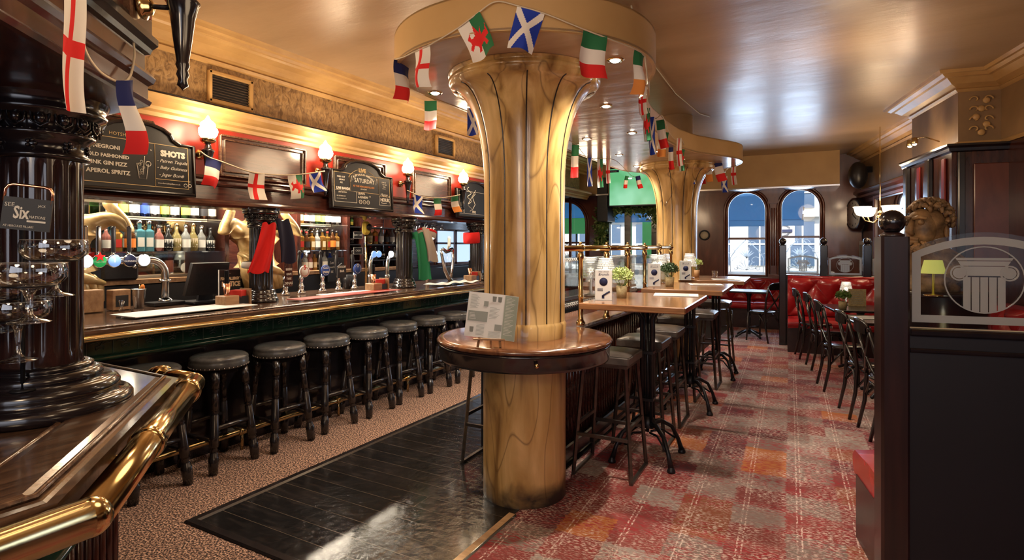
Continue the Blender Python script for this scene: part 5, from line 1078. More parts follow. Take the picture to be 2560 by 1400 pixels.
def plant(lab, x, y, z, leafm, potm, r=.1, h=.13, n=420, ls=.013, pot=.05, flowers=None):
    t = thing('potted_plant', lab, 'plant', (x, y, z)); MB().lathe([(0, 0), (pot * .85, 0), (pot, .09), (pot * .92, .092), (pot * .85, .075), (0, .075)], 20).obj('pot', potm, t)
    b = MB(); rnd = random.Random(int(x * 100 + y * 10))
    for k in range(n):
        a = rnd.uniform(0, 2 * PI); c = rnd.uniform(-.25, 1) ; rr = r * (rnd.random() ** .4); s_ = math.sqrt(max(0, 1 - c * c)); p = Vector((rr * s_ * math.cos(a), rr * s_ * math.sin(a), .10 + h * .45 + rr * c * .85))
        d1 = Vector((rnd.uniform(-1, 1), rnd.uniform(-1, 1), rnd.uniform(-.3, 1))).normalized(); d2 = d1.cross(Vector((rnd.uniform(-1, 1), rnd.uniform(-1, 1), rnd.uniform(-1, 1)))).normalized(); L_ = ls * rnd.uniform(.7, 1.4)
        b.add([p, p + d1 * L_ * .5 + d2 * L_ * .3, p + d1 * L_, p + d1 * L_ * .5 - d2 * L_ * .3], [(0, 1, 2, 3)])
    b.obj('foliage', leafm, t)
    b = MB()
    for k in range(14): a = rnd.uniform(0, 6.28); b.tube([(0, 0, .07), (r * .4 * math.cos(a), r * .4 * math.sin(a), .11), (r * .75 * math.cos(a), r * .75 * math.sin(a), .12 + rnd.uniform(0, h * .6))], .0015, 4)
    b.obj('stem', 'leaf', t); return t
def crystal_lamp(lab, x, y, z, lit=0):
    t = thing('table_lamp', lab, 'lamp', (x, y, z)); t.scale = (1.08, 1.08, 1.12); b = MB()
    for k in range(9):
        zz = .14 + k * .0155; r = .075 - .0036 * k
        for j in range(18): a = 2 * PI * j / 18 + (k % 2) * .17; b.box((r * math.cos(a), r * math.sin(a), zz), (.006, .019, .0115), rz=a, bev=.003)
    b.lathe([(.078, .13), (.08, .135)], 24); b.obj('crystal_shade', 'crystal_lit' if lit else 'crystal', t)
    MB().lathe([(0, 0), (.05, 0), (.05, .01), (.012, .02), (.01, .13), (0, .13)], 20).obj('lamp_base', 'silver', t)
    MB().ball((0, 0, .185), .022, 12).obj('bulb', 'bulb_soft', t)
    lamp('POINT', (x, y, z + .29), .35, WARMW, .04, name='table_lamp_light'); return t
mat('crystal', (.8, .8, .78), .12, trans=.5, ior=1.4, emit=(1, .9, .75), es=.12); mat('crystal_lit', (.9, .8, .55), .15, trans=.4, emit=(1, .8, .4), es=.8); mat('bulb_soft', (1, 1, 1), .5, emit=(1, .85, .6), es=4)
def PH(u, v): return PZ(u, v, HT)
p = PH(1506, 750); menu_block('menu card block at the left end of the nearest high table', p.x, p.y + .03, HT, .30)
p = PH(1633, 715); menu_block('menu card block on the middle high table', p.x, p.y + .03, HT, .30)
p = PH(1712, 700); menu_block('menu card block on the farthest high table', p.x, p.y + .03, HT, .30)
p = PH(1554, 744); plant('pale lime green bushy plant in a hessian pot on the nearest high table', p.x, p.y, HT, 'leaf_lime', 'burlap', .095, .12, 900, .016, .043)
p = PH(1674, 716); plant('dark green bushy plant in a square pot on the middle high table', p.x, p.y, HT, 'leaf_dark', 'burlap', .085, .12, 700, .022, .045)
p = PH(1742, 693); plant('small light green plant on the farthest high table', p.x, p.y, HT, 'leaf_lime', 'pale_wood', .07, .16, 500, .017, .035)
for l_, u_, v_ in (('crystal shade lamp behind the menu block on the nearest high table', 1514, 742), ('crystal shade lamp behind the menu block on the middle high table', 1650, 708), ('crystal shade lamp on the farthest high table', 1724, 696)):
    p = PH(u_, v_); crystal_lamp(l_, p.x, p.y, HT)
def papers(lab, u, v, z, rz, w_=.30, h_=.21):
    p = PZ(u, v, z); t = thing('paper_menu', lab, 'menu', (p.x, p.y, z + .001), rz); b = MB(); b.box((0, 0, .002), (w_, h_, .004)); b.obj('sheet', 'paper', t)
    b = MB()
    for k in range(6): b.box((-.02, -.08 + .03 * k, .0046), (w_ * .7, .006, .0008))
    b.obj('print_lines', 'grey_print', t); return t
papers('white paper menus lying on the right end of the nearest high table', 1690, 738, HT, .2, .34, .24); papers('white paper menus lying on the middle high table', 1765, 712, HT, .3, .32, .22); papers('white paper menu on the farthest high table', 1815, 699, HT, .3)
p = PH(1787, 694); t = thing('tumbler', 'short empty glass tumbler on the farthest high table', 'glass', (p.x, p.y, HT)); MB().lathe([(0, .004), (.032, .004), (.036, .085), (.034, .085), (.03, .012), (0, .012)], 16).obj('glass_wall', 'clear_ware', t)
# ================================================================ DIVIDER BETWEEN THE PILLARS
dv = thing('divider_counter', 'low wood topped divider counter with ribbed front between the gold pillars', 'counter', (0, 0, 0)); dz = 1.0
b = MB(); b.prism([(-2.0, 3.45), (-1.62, 3.45), (-1.60, 7.5), (-2.0, 7.5)], dz - .04, dz); b.obj('top', 'ledge_wood', dv)
b = MB(); b.sweep([(-1.61, 3.4), (-1.59, 7.5)], [(-.01, dz - .045), (.012, dz - .04), (.018, dz - .02), (.012, dz - .002), (-.01, dz)], left=False); b.obj('top_moulding', 'counter_wood', dv)
b = MB(); b.box((-1.83, 5.47, .48), (.28, 4.0, .95)); b.obj('core', 'mahogany_y', dv)
b = MB()
for k in range(66): b.tube([(-1.686, 3.52 + k * .06, .12), (-1.686, 3.52 + k * .06, .94)], .018, 6)
b.obj('ribbing', 'mahogany_y', dv)
b = MB(); b.box((-1.66, 5.47, .07), (.05, 4.0, .13), bev=.01); b.box((-1.50, 5.0, .16), (.03, 2.2, .03)); b.obj('plinth', 'black_wood', dv)
br = thing('brass_rail', 'polished brass gallery rail with ball joints on top of the divider', 'rail', (-1.55, 3.81, dz))
ys = [0, .56, 1.12, 1.67, 2.23, 2.75]
b = MB(); b.tube([(0, -.45, .58), (0, 2.75, .58)], .021, 14); b.obj('top_rail', 'brass', br)
for k, y in enumerate(ys):
    zb = .0 if k else .02
    b = MB(); b.lathe([(.03, zb), (.034, zb + .02), (.022, zb + .04), (.018, zb + .06), (.018, .22), (.024, .23), (.018, .24), (.018, .49), (.024, .50), (.026, .53), (.02, .55)], 14, (0, y, 0)); b.ball((0, y, .58), .033, 14); b.ball((0, y, .618), .012, 8); b.obj('post', 'brass', br)
b = MB()
for a, c in zip(ys[:-1], ys[1:]): b.box((-.0, (a + c) / 2, .30), (.006, c - a - .06, .42))
b.obj('glass_panel', 'screen_glass', br)
# display cabinet with fretwork on the far side of the divider
dc = thing('servery_cabinet', 'black servery cabinet with white key pattern strips behind the divider', 'cabinet', (-2.25, 5.4, 0))
MB().box((0, 0, .5), (.3, 3.2, 1.0)).obj('cabinet_body', 'charcoal_panel', dc); MB().box((0, 0, 1.10), (.32, 3.2, .03)).obj('shelf', 'black_plastic', dc)
for z in (1.04, 1.46):
    b = MB()
    for k in range(64):
        y = -1.58 + k * .05; 
        b.tube([(.165, y, z - .02), (.165, y, z + .02), (.165, y + .034, z + .02), (.165, y + .034, z - .006), (.165, y + .016, z - .006), (.165, y + .016, z + .006)], .0028, 4)
    b.obj('key_pattern', 'white', dc)
b = MB(); b.box((.16, 0, 1.04), (.006, 3.2, .055)); b.box((.16, 0, 1.46), (.004, 3.2, .01)); b.obj('pattern_backing', 'black_plastic', dc)
b = MB(); b.box((.14, 0, 1.30), (.006, 3.2, .38)); b.obj('cabinet_glass', 'screen_glass', dc)
# ================================================================ MENU ON THE ROUND LEDGE
p = PZ(1224, 866, 1.021)
t = thing('menu_easel', 'small wooden easel standing on the round ledge and holding the menu', 'easel', (p.x, p.y, 1.0215), TH - .06)
b = MB()
for sx in (-1, 1): b.tube([(sx * .065, -.035, .0), (sx * .05, .012, .115)], .007, 4, smooth=False)
b.tube([(0, .075, 0), (0, .02, .16)], .006, 4, smooth=False); b.box((0, -.028, .045), (.18, .03, .008)); b.box((0, .008, .105), (.12, .008, .012)); b.obj('easel_frame', 'crate_wood', t)
t = thing('menu_card', 'large three-column printed menu propped on the little easel on the round ledge', 'menu', (p.x, p.y, 1.072), rot=(0, .10, TH - .06))
def mf(a, b_):
    x = -.145 + .29 * a; return (x, -.028 + .05 * b_ - (0 if a < .72 else .14 * (a - .72) ** 1.3), .25 * b_ + .0)
g = MB(); g.grid(mf, 24, 6); o = g.obj('menu_sheet', 'paper', t)
def on(a0, a1, b0, b1, n=6):
    q = MB(); q.grid(lambda a, b_: tuple(Vector(mf(a0 + (a1 - a0) * a, b0 + (b1 - b0) * b_)) + Vector((0, -.0012, 0))), n, 3); return q
on(.73, .995, .01, .99, 8).obj('sage_column', 'sage', t)
on(.03, .42, .35, .58).obj('dark_block', 'grey_print', t); on(.32, .41, .70, .82).obj('logo_block', 'grey_print', t); on(.58, .72, .18, .32).obj('dark_block', 'grey_print', t)
l = MB(); 
def ln(a0, a1, b_, h_=.008, m=0):
    q = on(a0, a1, b_, b_ + h_, 2); l.add([(v[0], v[1] - .0008, v[2]) for v in q.v], q.f, m)
for k in range(12): ln(.05, .05 + .2 * (.6 + .4 * ((k * 7) % 5) / 5), .93 - .026 * k - (.0 if k else 0))
for k in range(9): ln(.45, .45 + .22 * (.6 + .4 * ((k * 3) % 4) / 4), .68 - .03 * k); ln(.22, .38, .28 - .028 * k)
for k in range(8): ln(.47, .7, .15 - .018 * k, .005)
l.obj('print_lines', 'grey_print', t)
l = MB()
for k in range(26): 
    q = on(.76, .76 + .2 * (.5 + .5 * ((k * 5) % 7) / 7), .94 - .033 * k, .948 - .033 * k, 2); l.add([(v[0], v[1] - .0008, v[2]) for v in q.v], q.f, 0)
for k in range(5): q = on(.06, .06 + .14 * (.7 + .06 * k), .52 - .03 * k, .528 - .03 * k, 2); l.add([(v[0], v[1] - .0008, v[2]) for v in q.v], q.f, 0)
l.obj('white_lines', 'white', t)
l = MB()
for a_, b_ in ((.52, .88), (.63, .88), (.13, .16)):
    c = Vector(mf(a_, b_)); l.wallpoly([(c.x - .012, c.z + .016), (c.x + .012, c.z + .016), (c.x + .010, c.z - .012), (c.x, c.z - .022), (c.x - .010, c.z - .012)], c.y - .003, c.y - .002)
l.obj('badge_print', 'grey_print', t)
# ================================================================ GLASS TREE AT THE FRONT LEFT
gx = PZ(57, 977, BZ + .092); GB = BZ + .092
gt = thing('glass_stand', 'black wire drinks stand with a blackboard sign, standing in front of the fluted column', 'stand', (gx.x, gx.y, GB))
dd = (gx - Vector((0, 0, H))).length
vdir = Vector((gx.x, gx.y)).normalized(); rgt = Vector((vdir.y, -vdir.x))           # right of the view at that spot
b = MB(); b.tube([(0, 0, 0), (0, 0, .53)], .006, 8); b.lathe([(0, 0), (.03, 0), (.03, .004), (0, .006)], 24); b.obj('pole', 'iron', gt)
def W2(u, v, d): return PD(u, v, d) - gx.xyz + Vector((0, 0, gx.z - GB)) 
dep = vdir.dot(Vector((gx.x, gx.y))) ; dpt = ray(57, 614); D_ = gx.x / dpt.x
def hold(u, v, dpp): return PD(u, v, dpp)
base = Vector((gx.x, gx.y, GB))
coupes = [(137, 600, 740, D_ * .96, 'coupe glass highest on the wire stand, to the right'), (73, 658, 806, D_ * .86, 'large coupe glass in the middle of the wire stand, nearest the camera'), (45, 752, 902, D_ * .98, 'coupe glass lowest on the wire stand'), (-8, 700, 830, D_ * 1.0, 'coupe glass cut by the left edge of the picture')]
def coupe(lab, u, vt, vb, d):
    top = PD(u, vt, d); hgt = (vb - vt) * d / F; t = thing('coupe_glass', lab, 'glass', (top.x, top.y, top.z - hgt)); R_ = .078
    MB().lathe([(R_ * .95, hgt), (R_, hgt - .015), (R_ * .97, hgt - .035), (R_ * .8, hgt - .052), (R_ * .5, hgt - .061), (R_ * .2, hgt - .068), (.009, hgt - .085), (.006, .045), (.008, .02), (.018, .010), (.044, .002), (.045, .0), (0, 0)], 40).obj('bowl_and_stem', 'coupe', t)
    MB().lathe([(R_ * .955, hgt), (R_ * .97, hgt + .0012), (R_ * .985, hgt)], 40).obj('rim', 'rim_bright', t); return top, hgt
thin_glass('coupe', (.93, .94, .94), .16); mat('rim_bright', (.8, .8, .8), .1, .6)
for u, vt, vb, d, l_ in coupes:
    top, hg = coupe(l_, u, vt, vb, d)
    c = top - Vector((0, 0, .056)) - base; b = MB(); b.tube([(c.x + .05 * math.cos(a), c.y + .05 * math.sin(a), c.z) for a in [2 * PI * k / 24 for k in range(24)]], .0028, 6, closed=True); e = Vector((c.x, c.y, 0)).normalized() * -.05; b.tube([(c.x + e.x, c.y + e.y, c.z), (0, 0, c.z)], .003, 6); b.obj('glass_holder', 'iron', gt)
sc = PD(68, 536, D_ * .93) - base
b = MB(); b.box((0, 0, 0), (.104, .008, .086)); o = b.obj('sign_board', 'chalk_black', gt, loc=sc, rot=(0, .10, TH + .45))
l = MB(); text_into(l, 'SEE', .0145, -.048, .018, 0, -.005, .0004); text_into(l, 'Six', .046, -.028, -.012, 0, -.005, .0004, bold=.0012, sx=.6); text_into(l, 'NATIONS', .011, .006, -.010, 0, -.005, .0004, sx=.72); text_into(l, 'JACK', .009, .022, .022, 0, -.005, .0004, sx=.8); l.box((.022, -.005, -.018), (.04, .001, .005)); text_into(l, 'AT HERCULES PILLARS', .008, -.046, -.036, 0, -.005, .0004, sx=.8); l.obj('sign_lettering', 'chalk', o)
b = MB(); b.tube([(-.052, 0, .03), (-.052, 0, .062), (-.046, 0, .073), (-.035, 0, .077), (.03, 0, .077), (.042, 0, .073), (.048, 0, .062), (.048, 0, .03)], .0042, 8); b.obj('copper_handle', 'copper', o)
t = thing('flower_bunch', 'eucalyptus and dried white flowers behind the glasses at the far left edge', 'flowers', PD(15, 640, D_ * 1.06)); rnd = random.Random(3)
b = MB(); fl_ = MB()
for k in range(60):
    u_, v_ = rnd.uniform(-.10, .04), rnd.uniform(-.14, .03); c = Vector((rgt.x * u_ + rnd.uniform(-.03, .03), rgt.y * u_ + rnd.uniform(-.02, .02), v_)); b.lathe([(0, 0), (.013, .001), (.017, .0), (0, -.001)], 10, c, T=Matrix.Rotation(rnd.uniform(0, 3), 3, (rnd.random(), rnd.random(), rnd.random())))
b.obj('leaves', 'leaf_dark', t)
for k in range(220):
    a = rnd.uniform(-.07, .085) ; c = Vector((rgt.x * a, rgt.y * a + rnd.uniform(-.02, .02), rnd.uniform(-.015, .045) - .02)); fl_.ball(c, .0035, 4)
for k in range(60): a = rnd.uniform(-.09, .0); c = Vector((rgt.x * a, rgt.y * a, rnd.uniform(-.11, -.06))); fl_.ball(c, .005, 4)
fl_.obj('small_flowers', 'flower_white', t); b = MB()
for k in range(16): a = rnd.uniform(-.05, .05); b.tube([(0, 0, -.30), (rgt.x * a * .5, rgt.y * a * .5, -.12), (rgt.x * a, rgt.y * a, .06)], .002, 4)
b.obj('stems', 'leaf_dark', t); MB().lathe([(0, -.31), (.03, -.31), (.034, -.22), (.026, -.20)], 14).obj('bud_vase', 'coupe', t)
t.location.z = 1.575
# ================================================================ BUNTING
FM = ['flag_white', 'flag_red', 'flag_green', 'flag_orange', 'flag_navy', 'flag_blue']
def inpoly(x, y, P_):
    c = False
    for i in range(len(P_)):
        x1, y1 = P_[i]; x2, y2 = P_[i - 1]
        if (y1 > y) != (y2 > y) and x < (x2 - x1) * (y - y1) / (y2 - y1) + x1: c = not c
    return c
DR = [[(.15, .62), (.3, .72), (.26, .60), (.42, .62), (.5, .82), (.6, .62), (.72, .7), (.66, .55), (.85, .58), (.92, .7), (.9, .45), (.75, .42), (.82, .28), (.7, .24), (.66, .38), (.5, .36), (.44, .24), (.34, .24), (.4, .38), (.28, .46), (.16, .34), (.12, .40), (.22, .52)]]
def des(kind, a, b):       # a: 0..1 across the flag's own height (drop), b along
    if kind == 'england': return 1 if abs(a - .5) < .09 or abs(b - .5) < .065 else 0
    if kind == 'scotland': return 0 if abs(a - b) < .13 or abs(a - (1 - b)) < .13 else 5
    if kind == 'wales': return 1 if any(inpoly(a * .9 + .05, .95 - b * .9, P_) for P_ in DR) else (0 if a < .5 else 2)
    if kind == 'italy': return 2 if b < .33 else (0 if b < .66 else 1)
    if kind == 'france': return 4 if b < .33 else (0 if b < .66 else 1)
    return 2 if b < .33 else (0 if b < .66 else 3)
FLM = {}
def flag_mesh(kind, var):
    if (kind, var) in FLM: return FLM[(kind, var)]
    m_ = MB(); ph = var * 2.1
    m_.grid(lambda a, b: ((a - .5) * (1 - .10 * b * (var % 2)), .012 * math.sin(a * 5 + ph) * (b + .2) * 2 + .03 * math.sin(b * 4 + ph) * b, -b), 40, 60, mfun=lambda a, b: des(kind, a, b))
    o = m_.obj('flag', FM); FLM[(kind, var)] = o; o['fresh'] = 1; return o
def flag(parent, kind, a, b, drop, swing=0.0, var=0, tilt=0):
    """flag hung between world points a (left) and b (right)"""
    o = flag_mesh(kind, var)
    if o.get('fresh'): del o['fresh']
    else: o = o.copy(); COL.objects.link(o)
    o.parent = parent; a, b = Vector(a), Vector(b); x = (b - a); w_ = x.length; x.normalize(); z = Vector((0, 0, 1)); z = (z + x * tilt); z = (z - x * z.dot(x) * (0 if tilt else 1)).normalized(); y = z.cross(x).normalized(); z = (z + y * swing).normalized()
    c = (a + b) / 2
    o.matrix_local = Matrix(((x.x * w_, y.x, z.x * drop, c.x), (x.y * w_, y.y, z.y * drop, c.y), (x.z * w_, y.z, z.z * drop, c.z), (0, 0, 0, 1)))
    return o
def catm(pts, n=8):
    P_ = [Vector(p) for p in pts]; P_ = [P_[0] * 2 - P_[1]] + P_ + [P_[-1] * 2 - P_[-2]]; out = []
    for i in range(1, len(P_) - 2):
        for k in range(n):
            t_ = k / n; a, b, c, d = P_[i - 1:i + 3]; out.append(.5 * ((2 * b) + (c - a) * t_ + (2 * a - 5 * b + 4 * c - d) * t_ * t_ + (3 * b - a - 3 * c + d) * t_ ** 3))
    return out + [P_[-2]]
def cordm(mb, pts, w_=.006): return mb.tube(catm(pts), w_, 4)
# along the bar: pixel x positions on the plane of the lamps
XL = -4.27
def PB(u, v): return PX(u, v, XL)
t = thing('bunting', 'string of four flags along the bar canopy between the first two torch lamps', 'bunting', (0, 0, 0), group='bunting')
b = MB(); cordm(b, [PB(500, 378), PB(522, 393), PB(556, 405), PB(620, 428), PB(662, 435), PB(720, 438), PB(768, 434), PB(812, 428)]); b.obj('cord', 'cord', t)
flag(t, 'france', PB(518, 392), PB(556, 405), .23, .0, 1, .3); flag(t, 'england', PB(623, 428), PB(661, 434), .235, 0, 0); flag(t, 'wales', PB(720, 438), PB(756, 436), .22, 0, 1, -.15); flag(t, 'scotland', PB(772, 433), PB(800, 429), .19, 0, 0, -.25)
t = thing('bunting', 'string of three flags along the bar canopy between the farther torch lamps', 'bunting', (0, 0, 0), group='bunting')
b = MB(); cordm(b, [PB(1018, 476), PB(1040, 486), PB(1062, 493), PB(1100, 495), PB(1135, 490), PB(1150, 487)]); b.obj('cord', 'cord', t)
flag(t, 'scotland', PB(1036, 485), PB(1056, 491), .22, 0, 0); flag(t, 'italy', PB(1085, 495), PB(1104, 495), .22, 0, 1, -.1); flag(t, 'italy' if False else 'ireland', PB(1128, 491), PB(1144, 488), .22, 0, 0, -.15)
t = thing('bunting', 'cord with a red cross flag and a tricolour flag hanging from the corner canopy', 'bunting', (0, 0, 0), group='bunting')
q = Vector((K0.x, K0.y)) + kn * .05
ds = K0.x / ray(362, 266).x * .97
def PK(u, v, d=ds): return PD(u, v, d)
b = MB(); cordm(b, [PK(195, -40, ds * .73), PK(207, 60, ds * .74), PK(212, 125, ds * .76), PK(250, 180, ds * .82), PK(300, 205, ds * .90), PK(325, 190, ds * .93), PK(336, 140, ds * .96), PK(334, 108, ds * .97)], .004); b.obj('cord', 'cord', t)
flag(t, 'england', PK(160, -60, ds * .70), PK(214, 120, ds * .72), .185, 0, 1, .0)
o = list(t.children)[-1]
A_ = PK(156, -55, ds * .70); B_ = PK(214, -40, ds * .735)
x = (B_ - A_); y = Vector((x.y, -x.x, 0)).normalized() * .4
o.matrix_local = Matrix(((x.x, y.x, -.012, (A_.x + B_.x) / 2), (x.y, y.y, 0, (A_.y + B_.y) / 2), (0, 0, .285, A_.z), (0, 0, 0, 1)))
flag(t, 'france', PK(294, 206, ds * .88), PK(334, 196, ds * .91), .205, 0, 1, -.14)
# around the raft
def rz_(px_list, dz=.0): return [Vector(p) for p in px_list]
def on_raft(u, v, off=.02):
    """nearest point on the outer face of the raft seen at this pixel, as height and plan position"""
    r = ray(u, v); best = None
    for i in range(len(raft)):
        a = Vector(raft[i]); b_ = Vector(raft[(i + 1) % len(raft)]); e = b_ - a; nrm = Vector((e.y, -e.x)).normalized(); a2 = a + nrm * off; den = r.x * nrm.x + r.y * nrm.y
        if den >= 0: continue
        t_ = a2.dot(nrm) / den; p_ = Vector((r.x * t_, r.y * t_)); s_ = (p_ - a2).dot(e) / e.length_squared
        if -.03 <= s_ <= 1.03 and (best is None or t_ < best[0]): best = (t_, Vector((p_.x, p_.y, H + r.z * t_)))
    return best[1] if best else PZ(u, v, UZ + .05)
t = thing('bunting', 'long string of flags looped around the gold ceiling raft', 'bunting', (0, 0, 0), group='bunting')
fl = [('france', 986, 150, 989, 146, .23), ('england', 1035, 128, 1073, 112, .22), ('wales', 1143, 70, 1200, 30, .22), ('scotland', 1293, 15, 1362, 34, .21), ('italy', 1459, 72, 1517, 95, .23), ('ireland', 1588, 122, 1612, 138, .24)]
R = {}
cp = [on_raft(u, v) for u, v in ((987, 148), (1010, 142), (1035, 130), (1073, 113), (1143, 71), (1198, 30))] + [on_raft(1240, 4)] + [on_raft(u, v) for u, v in ((1293, 14), (1362, 34), (1459, 73), (1517, 95), (1588, 123), (1612, 140))]
b = MB(); cordm(b, cp, .0045); b.obj('cord', 'cord', t)
for i, (k, ua, va, ub, vb, dr) in enumerate(fl):
    if k == 'france': pa_ = on_raft(986.5, 147); pb_ = pa_ + Vector((-.02, .16, 0)); flag(t, k, pa_, pb_, dr, 0, 1); continue
    pa_, pb_ = on_raft(ua, va), on_raft(ub, vb); flag(t, k, pa_, pb_, dr, -.02, i % 2, {'wales': -.45, 'scotland': .28}.get(k, -.02))
def hang(k, u0, u1, v0, z0=UZ - .005, w_=.13, dr=.22, var=0, rz=0., tilt=0):
    p = PZ((u0 + u1) / 2, v0, z0); w_ = max(.05, (u1 - u0) * ((p.x * -ST + p.y * CT)) / F); d = Vector((CT, ST, 0)) * (w_ / 2); flag(t, k, p - d, p + d, dr, 0, var, tilt)
hang('italy', 1061, 1092, 252); hang('scotland', 1168, 1196, 270, w_=.1); hang('wales', 1613, 1621, 288, w_=.05)
for k, u0, u1, v0, dr, ti in (('england', 1600, 1613, 215, .2, 0), ('wales', 1612, 1622, 270, .26, 0), ('scotland', 1626, 1634, 292, .34, 0), ('italy', 1640, 1660, 300, .26, -.3), ('ireland', 1652, 1672, 330, .26, .4), ('france', 1672, 1683, 357, .30, 0), ('england', 1692, 1704, 345, .3, 0), ('wales', 1700, 1712, 362, .30, .1), ('scotland', 1727, 1736, 396, .34, 0), ('italy', 1745, 1762, 406, .30, 0), ('ireland', 1765, 1780, 398, .30, 0), ('france', 1780, 1802, 398, .30, -.6), ('scotland', 1804, 1818, 440, .27, 0), ('england', 1828, 1840, 408, .30, 0), ('italy', 1430, 1448, 362, .36, .1), ('scotland', 1468, 1480, 394, .36, 0), ('wales', 1493, 1507, 398, .36, 0), ('england', 1515, 1525, 400, .3, 0), ('italy', 1563, 1572, 440, .2, .4), ('france', 1588, 1600, 440, .2, -.5)):
    hang(k, u0, u1, v0, UZ + (.05 if u0 > 1625 else 0), dr=dr, tilt=ti)
b = MB(); cordm(b, [on_raft(u, v) for u, v in ((1612, 140), (1619, 200), (1618, 240))] + [PZ(u, v, UZ + .04) for u, v in ((1626, 290), (1640, 296), (1656, 290), (1672, 330), (1690, 350), (1705, 350), (1722, 392), (1745, 404), (1768, 380), (1785, 402), (1806, 430), (1838, 405))], .004); b.obj('cord', 'cord', t)
b = MB(); cordm(b, [PZ(u, v, UZ) for u, v in ((1412, 345), (1440, 362), (1468, 393), (1500, 396), (1540, 402), (1580, 440), (1600, 440))], .004); b.obj('cord', 'cord', t)
# ================================================================ EXTERIOR
struct(MB().box((-1, 24, -.11), (60, 24, .2)).obj('pavement', 'pavement'))
ex = thing('street_building', 'pale building across the street seen through the far windows', 'building', (-1.2, 18.5, 0), AF)
b = MB(); b.box((0, .5, 3), (26, 1, 6)); b.obj('facade_wall', 'facade', ex)
for k in range(22):
    x = -12 + k * 1.15
    for z0, hh in ((1.0, 1.3), (2.7, .9)):
        w_ = MB(); w_.box((x, -.03, z0 + hh / 2), (.62, .06, hh)); o = w_.obj('window_glass', 'facade_glass', ex)
        w_ = MB(); w_.box((x, -.07, z0 + hh / 2), (.64, .03, .04)); w_.box((x, -.07, z0 + hh / 2), (.04, .03, hh)); w_.obj('glazing_bar', 'white', o)
b = MB(); b.box((0, -.1, 2.5), (26, .2, .12)); b.box((0, -.08, .85), (26, .16, .10)); b.obj('string_course', 'facade', ex)
def awn(lab, sa, sb, m, z0, z1, out):
    t = thing('awning', lab, 'awning', (F0.x, F0.y, 0), AF); b = MB(); b.add([(sa, .25, z1), (sb, .25, z1), (sb, .25 + out, z0), (sa, .25 + out, z0), (sa, .25, z1 + .02), (sb, .25, z1 + .02), (sb, .25 + out, z0 + .02), (sa, .25 + out, z0 + .02)], [(0, 1, 2, 3), (7, 6, 5, 4), (0, 4, 5, 1), (1, 5, 6, 2), (2, 6, 7, 3), (3, 7, 4, 0)]); b.box(((sa + sb) / 2, .25 + out, z0 - .06), (sb - sa, .012, .14)); b.obj('awning_cloth', m, t)
    b = MB(); b.tube([(sa + .02, .25, z0 + .2), (sa + .02, .25 + out, z0)], .015); b.tube([(sb - .02, .25, z0 + .2), (sb - .02, .25 + out, z0)], .015); b.obj('awning_arm', 'stool_metal', t)
w0_, w1_, w2_ = WIN
awn('blue awning outside the pair of arched windows', w0_[0] - .6, w1_[0] + (w1_[1] - w1_[0]) * .62, 'awning_blue', 2.16, 3.2, 1.0)
awn('blue awning outside the left arched window and the door', w2_[0] - .1, D1 + .3, 'awning_blue', 2.3, 3.2, 1.0)
gs = thing('street_sign', 'white street sign with a dark blue ring and bar outside the right arched window', 'sign', (0, 0, 0)); p = PD(1963, 580, 14); gs.location = p; gs.rotation_euler = (0, 0, .1)
MB().box((0, 0, 0), (.42, .02, .62)).obj('sign_panel', 'facade', gs); b = MB(); b.lathe([(.10, -.02), (.15, -.02), (.15, .0), (.10, .0)], 28, (-.02, -.01, .03), T=Matrix.Rotation(PI / 2, 3, 'X')); b.box((-.02, -.035, .03), (.36, .01, .07)); b.obj('ring_and_bar', 'navy', gs); MB().tube([(0, .03, -p.z), (0, .03, .4)], .03).obj('sign_post', 'stool_metal', gs)
for u_, v_, w_, h_, l_ in ((1440, 565, 1.3, .38, 'wide green panel standing in for the television reflection in the left arched window'), (1632, 600, .5, .9, 'upright green panel standing in for the television reflection in the door glass')):
    p = PD(u_, v_, 13.6); t = thing('reflection_panel', l_, 'painted reflection', p, AF); MB().box((0, 0, 0), (w_, .03, h_)).obj('reflection_face', 'reflection_green', t); MB().tube([(0, .03, -p.z), (0, .03, h_ / 2)], .02).obj('panel_post', 'stool_metal', t)  # added green panels outside, imitating the television's reflection in window and door
# ================================================================ TV, GARLAND
def far_pt(u, v, off): s_, z_ = onfar(u, v, off); return s_, z_
sa, za = onfar(1524, 505, .75); sb, zb = onfar(1652, 425, .75)
t = thing('television', 'large television showing green, mounted above the garlanded door', 'television', tuple(FW @ Vector(((sa + sb) / 2, -.75, (za + zb) / 2))), AF); W, Hh = sb - sa, zb - za + .15
MB().box((0, .03, 0), (W + .06, .05, Hh + .06), bev=.01).obj('tv_case', 'tv_frame', t)
mt, nt, bs = new('tv_screen'); N = nt.nodes; tc = N.new('ShaderNodeTexCoord'); no = N.new('ShaderNodeTexNoise'); no.inputs['Scale'].default_value = 1.6; nt.links.new(tc.outputs['Object'], no.inputs['Vector']); r = N.new('ShaderNodeValToRGB'); nt.links.new(no.outputs['Fac'], r.inputs[0]); r.color_ramp.elements[0].color = (.12, .5, .2, 1); r.color_ramp.elements[1].color = (.35, .8, .5, 1); r.color_ramp.elements[0].position = .4; r.color_ramp.elements[1].position = .65
nt.links.new(r.outputs[0], bs.inputs['Emission Color']); bs.inputs['Emission Strength'].default_value = .75; bs.inputs['Base Color'].default_value = (.02, .02, .02, 1); bs.inputs['Roughness'].default_value = .15
MB().box((0, 0, 0), (W, .006, Hh)).obj('screen', 'tv_screen', t)
b = MB(); b.box((-W * .4, -.005, Hh * .44), (W * .18, .003, .05)); o = b.obj('score_strip', 'flag_navy', t); b = MB(); text_into(b, 'ACTION', .035, -W * .48, Hh * .42, 0, -.008, .0004); b.obj('strip_lettering', 'white', o)
MB().box((0, .3, .0), (.2, .5, .2)).obj('wall_bracket', 'iron', t)
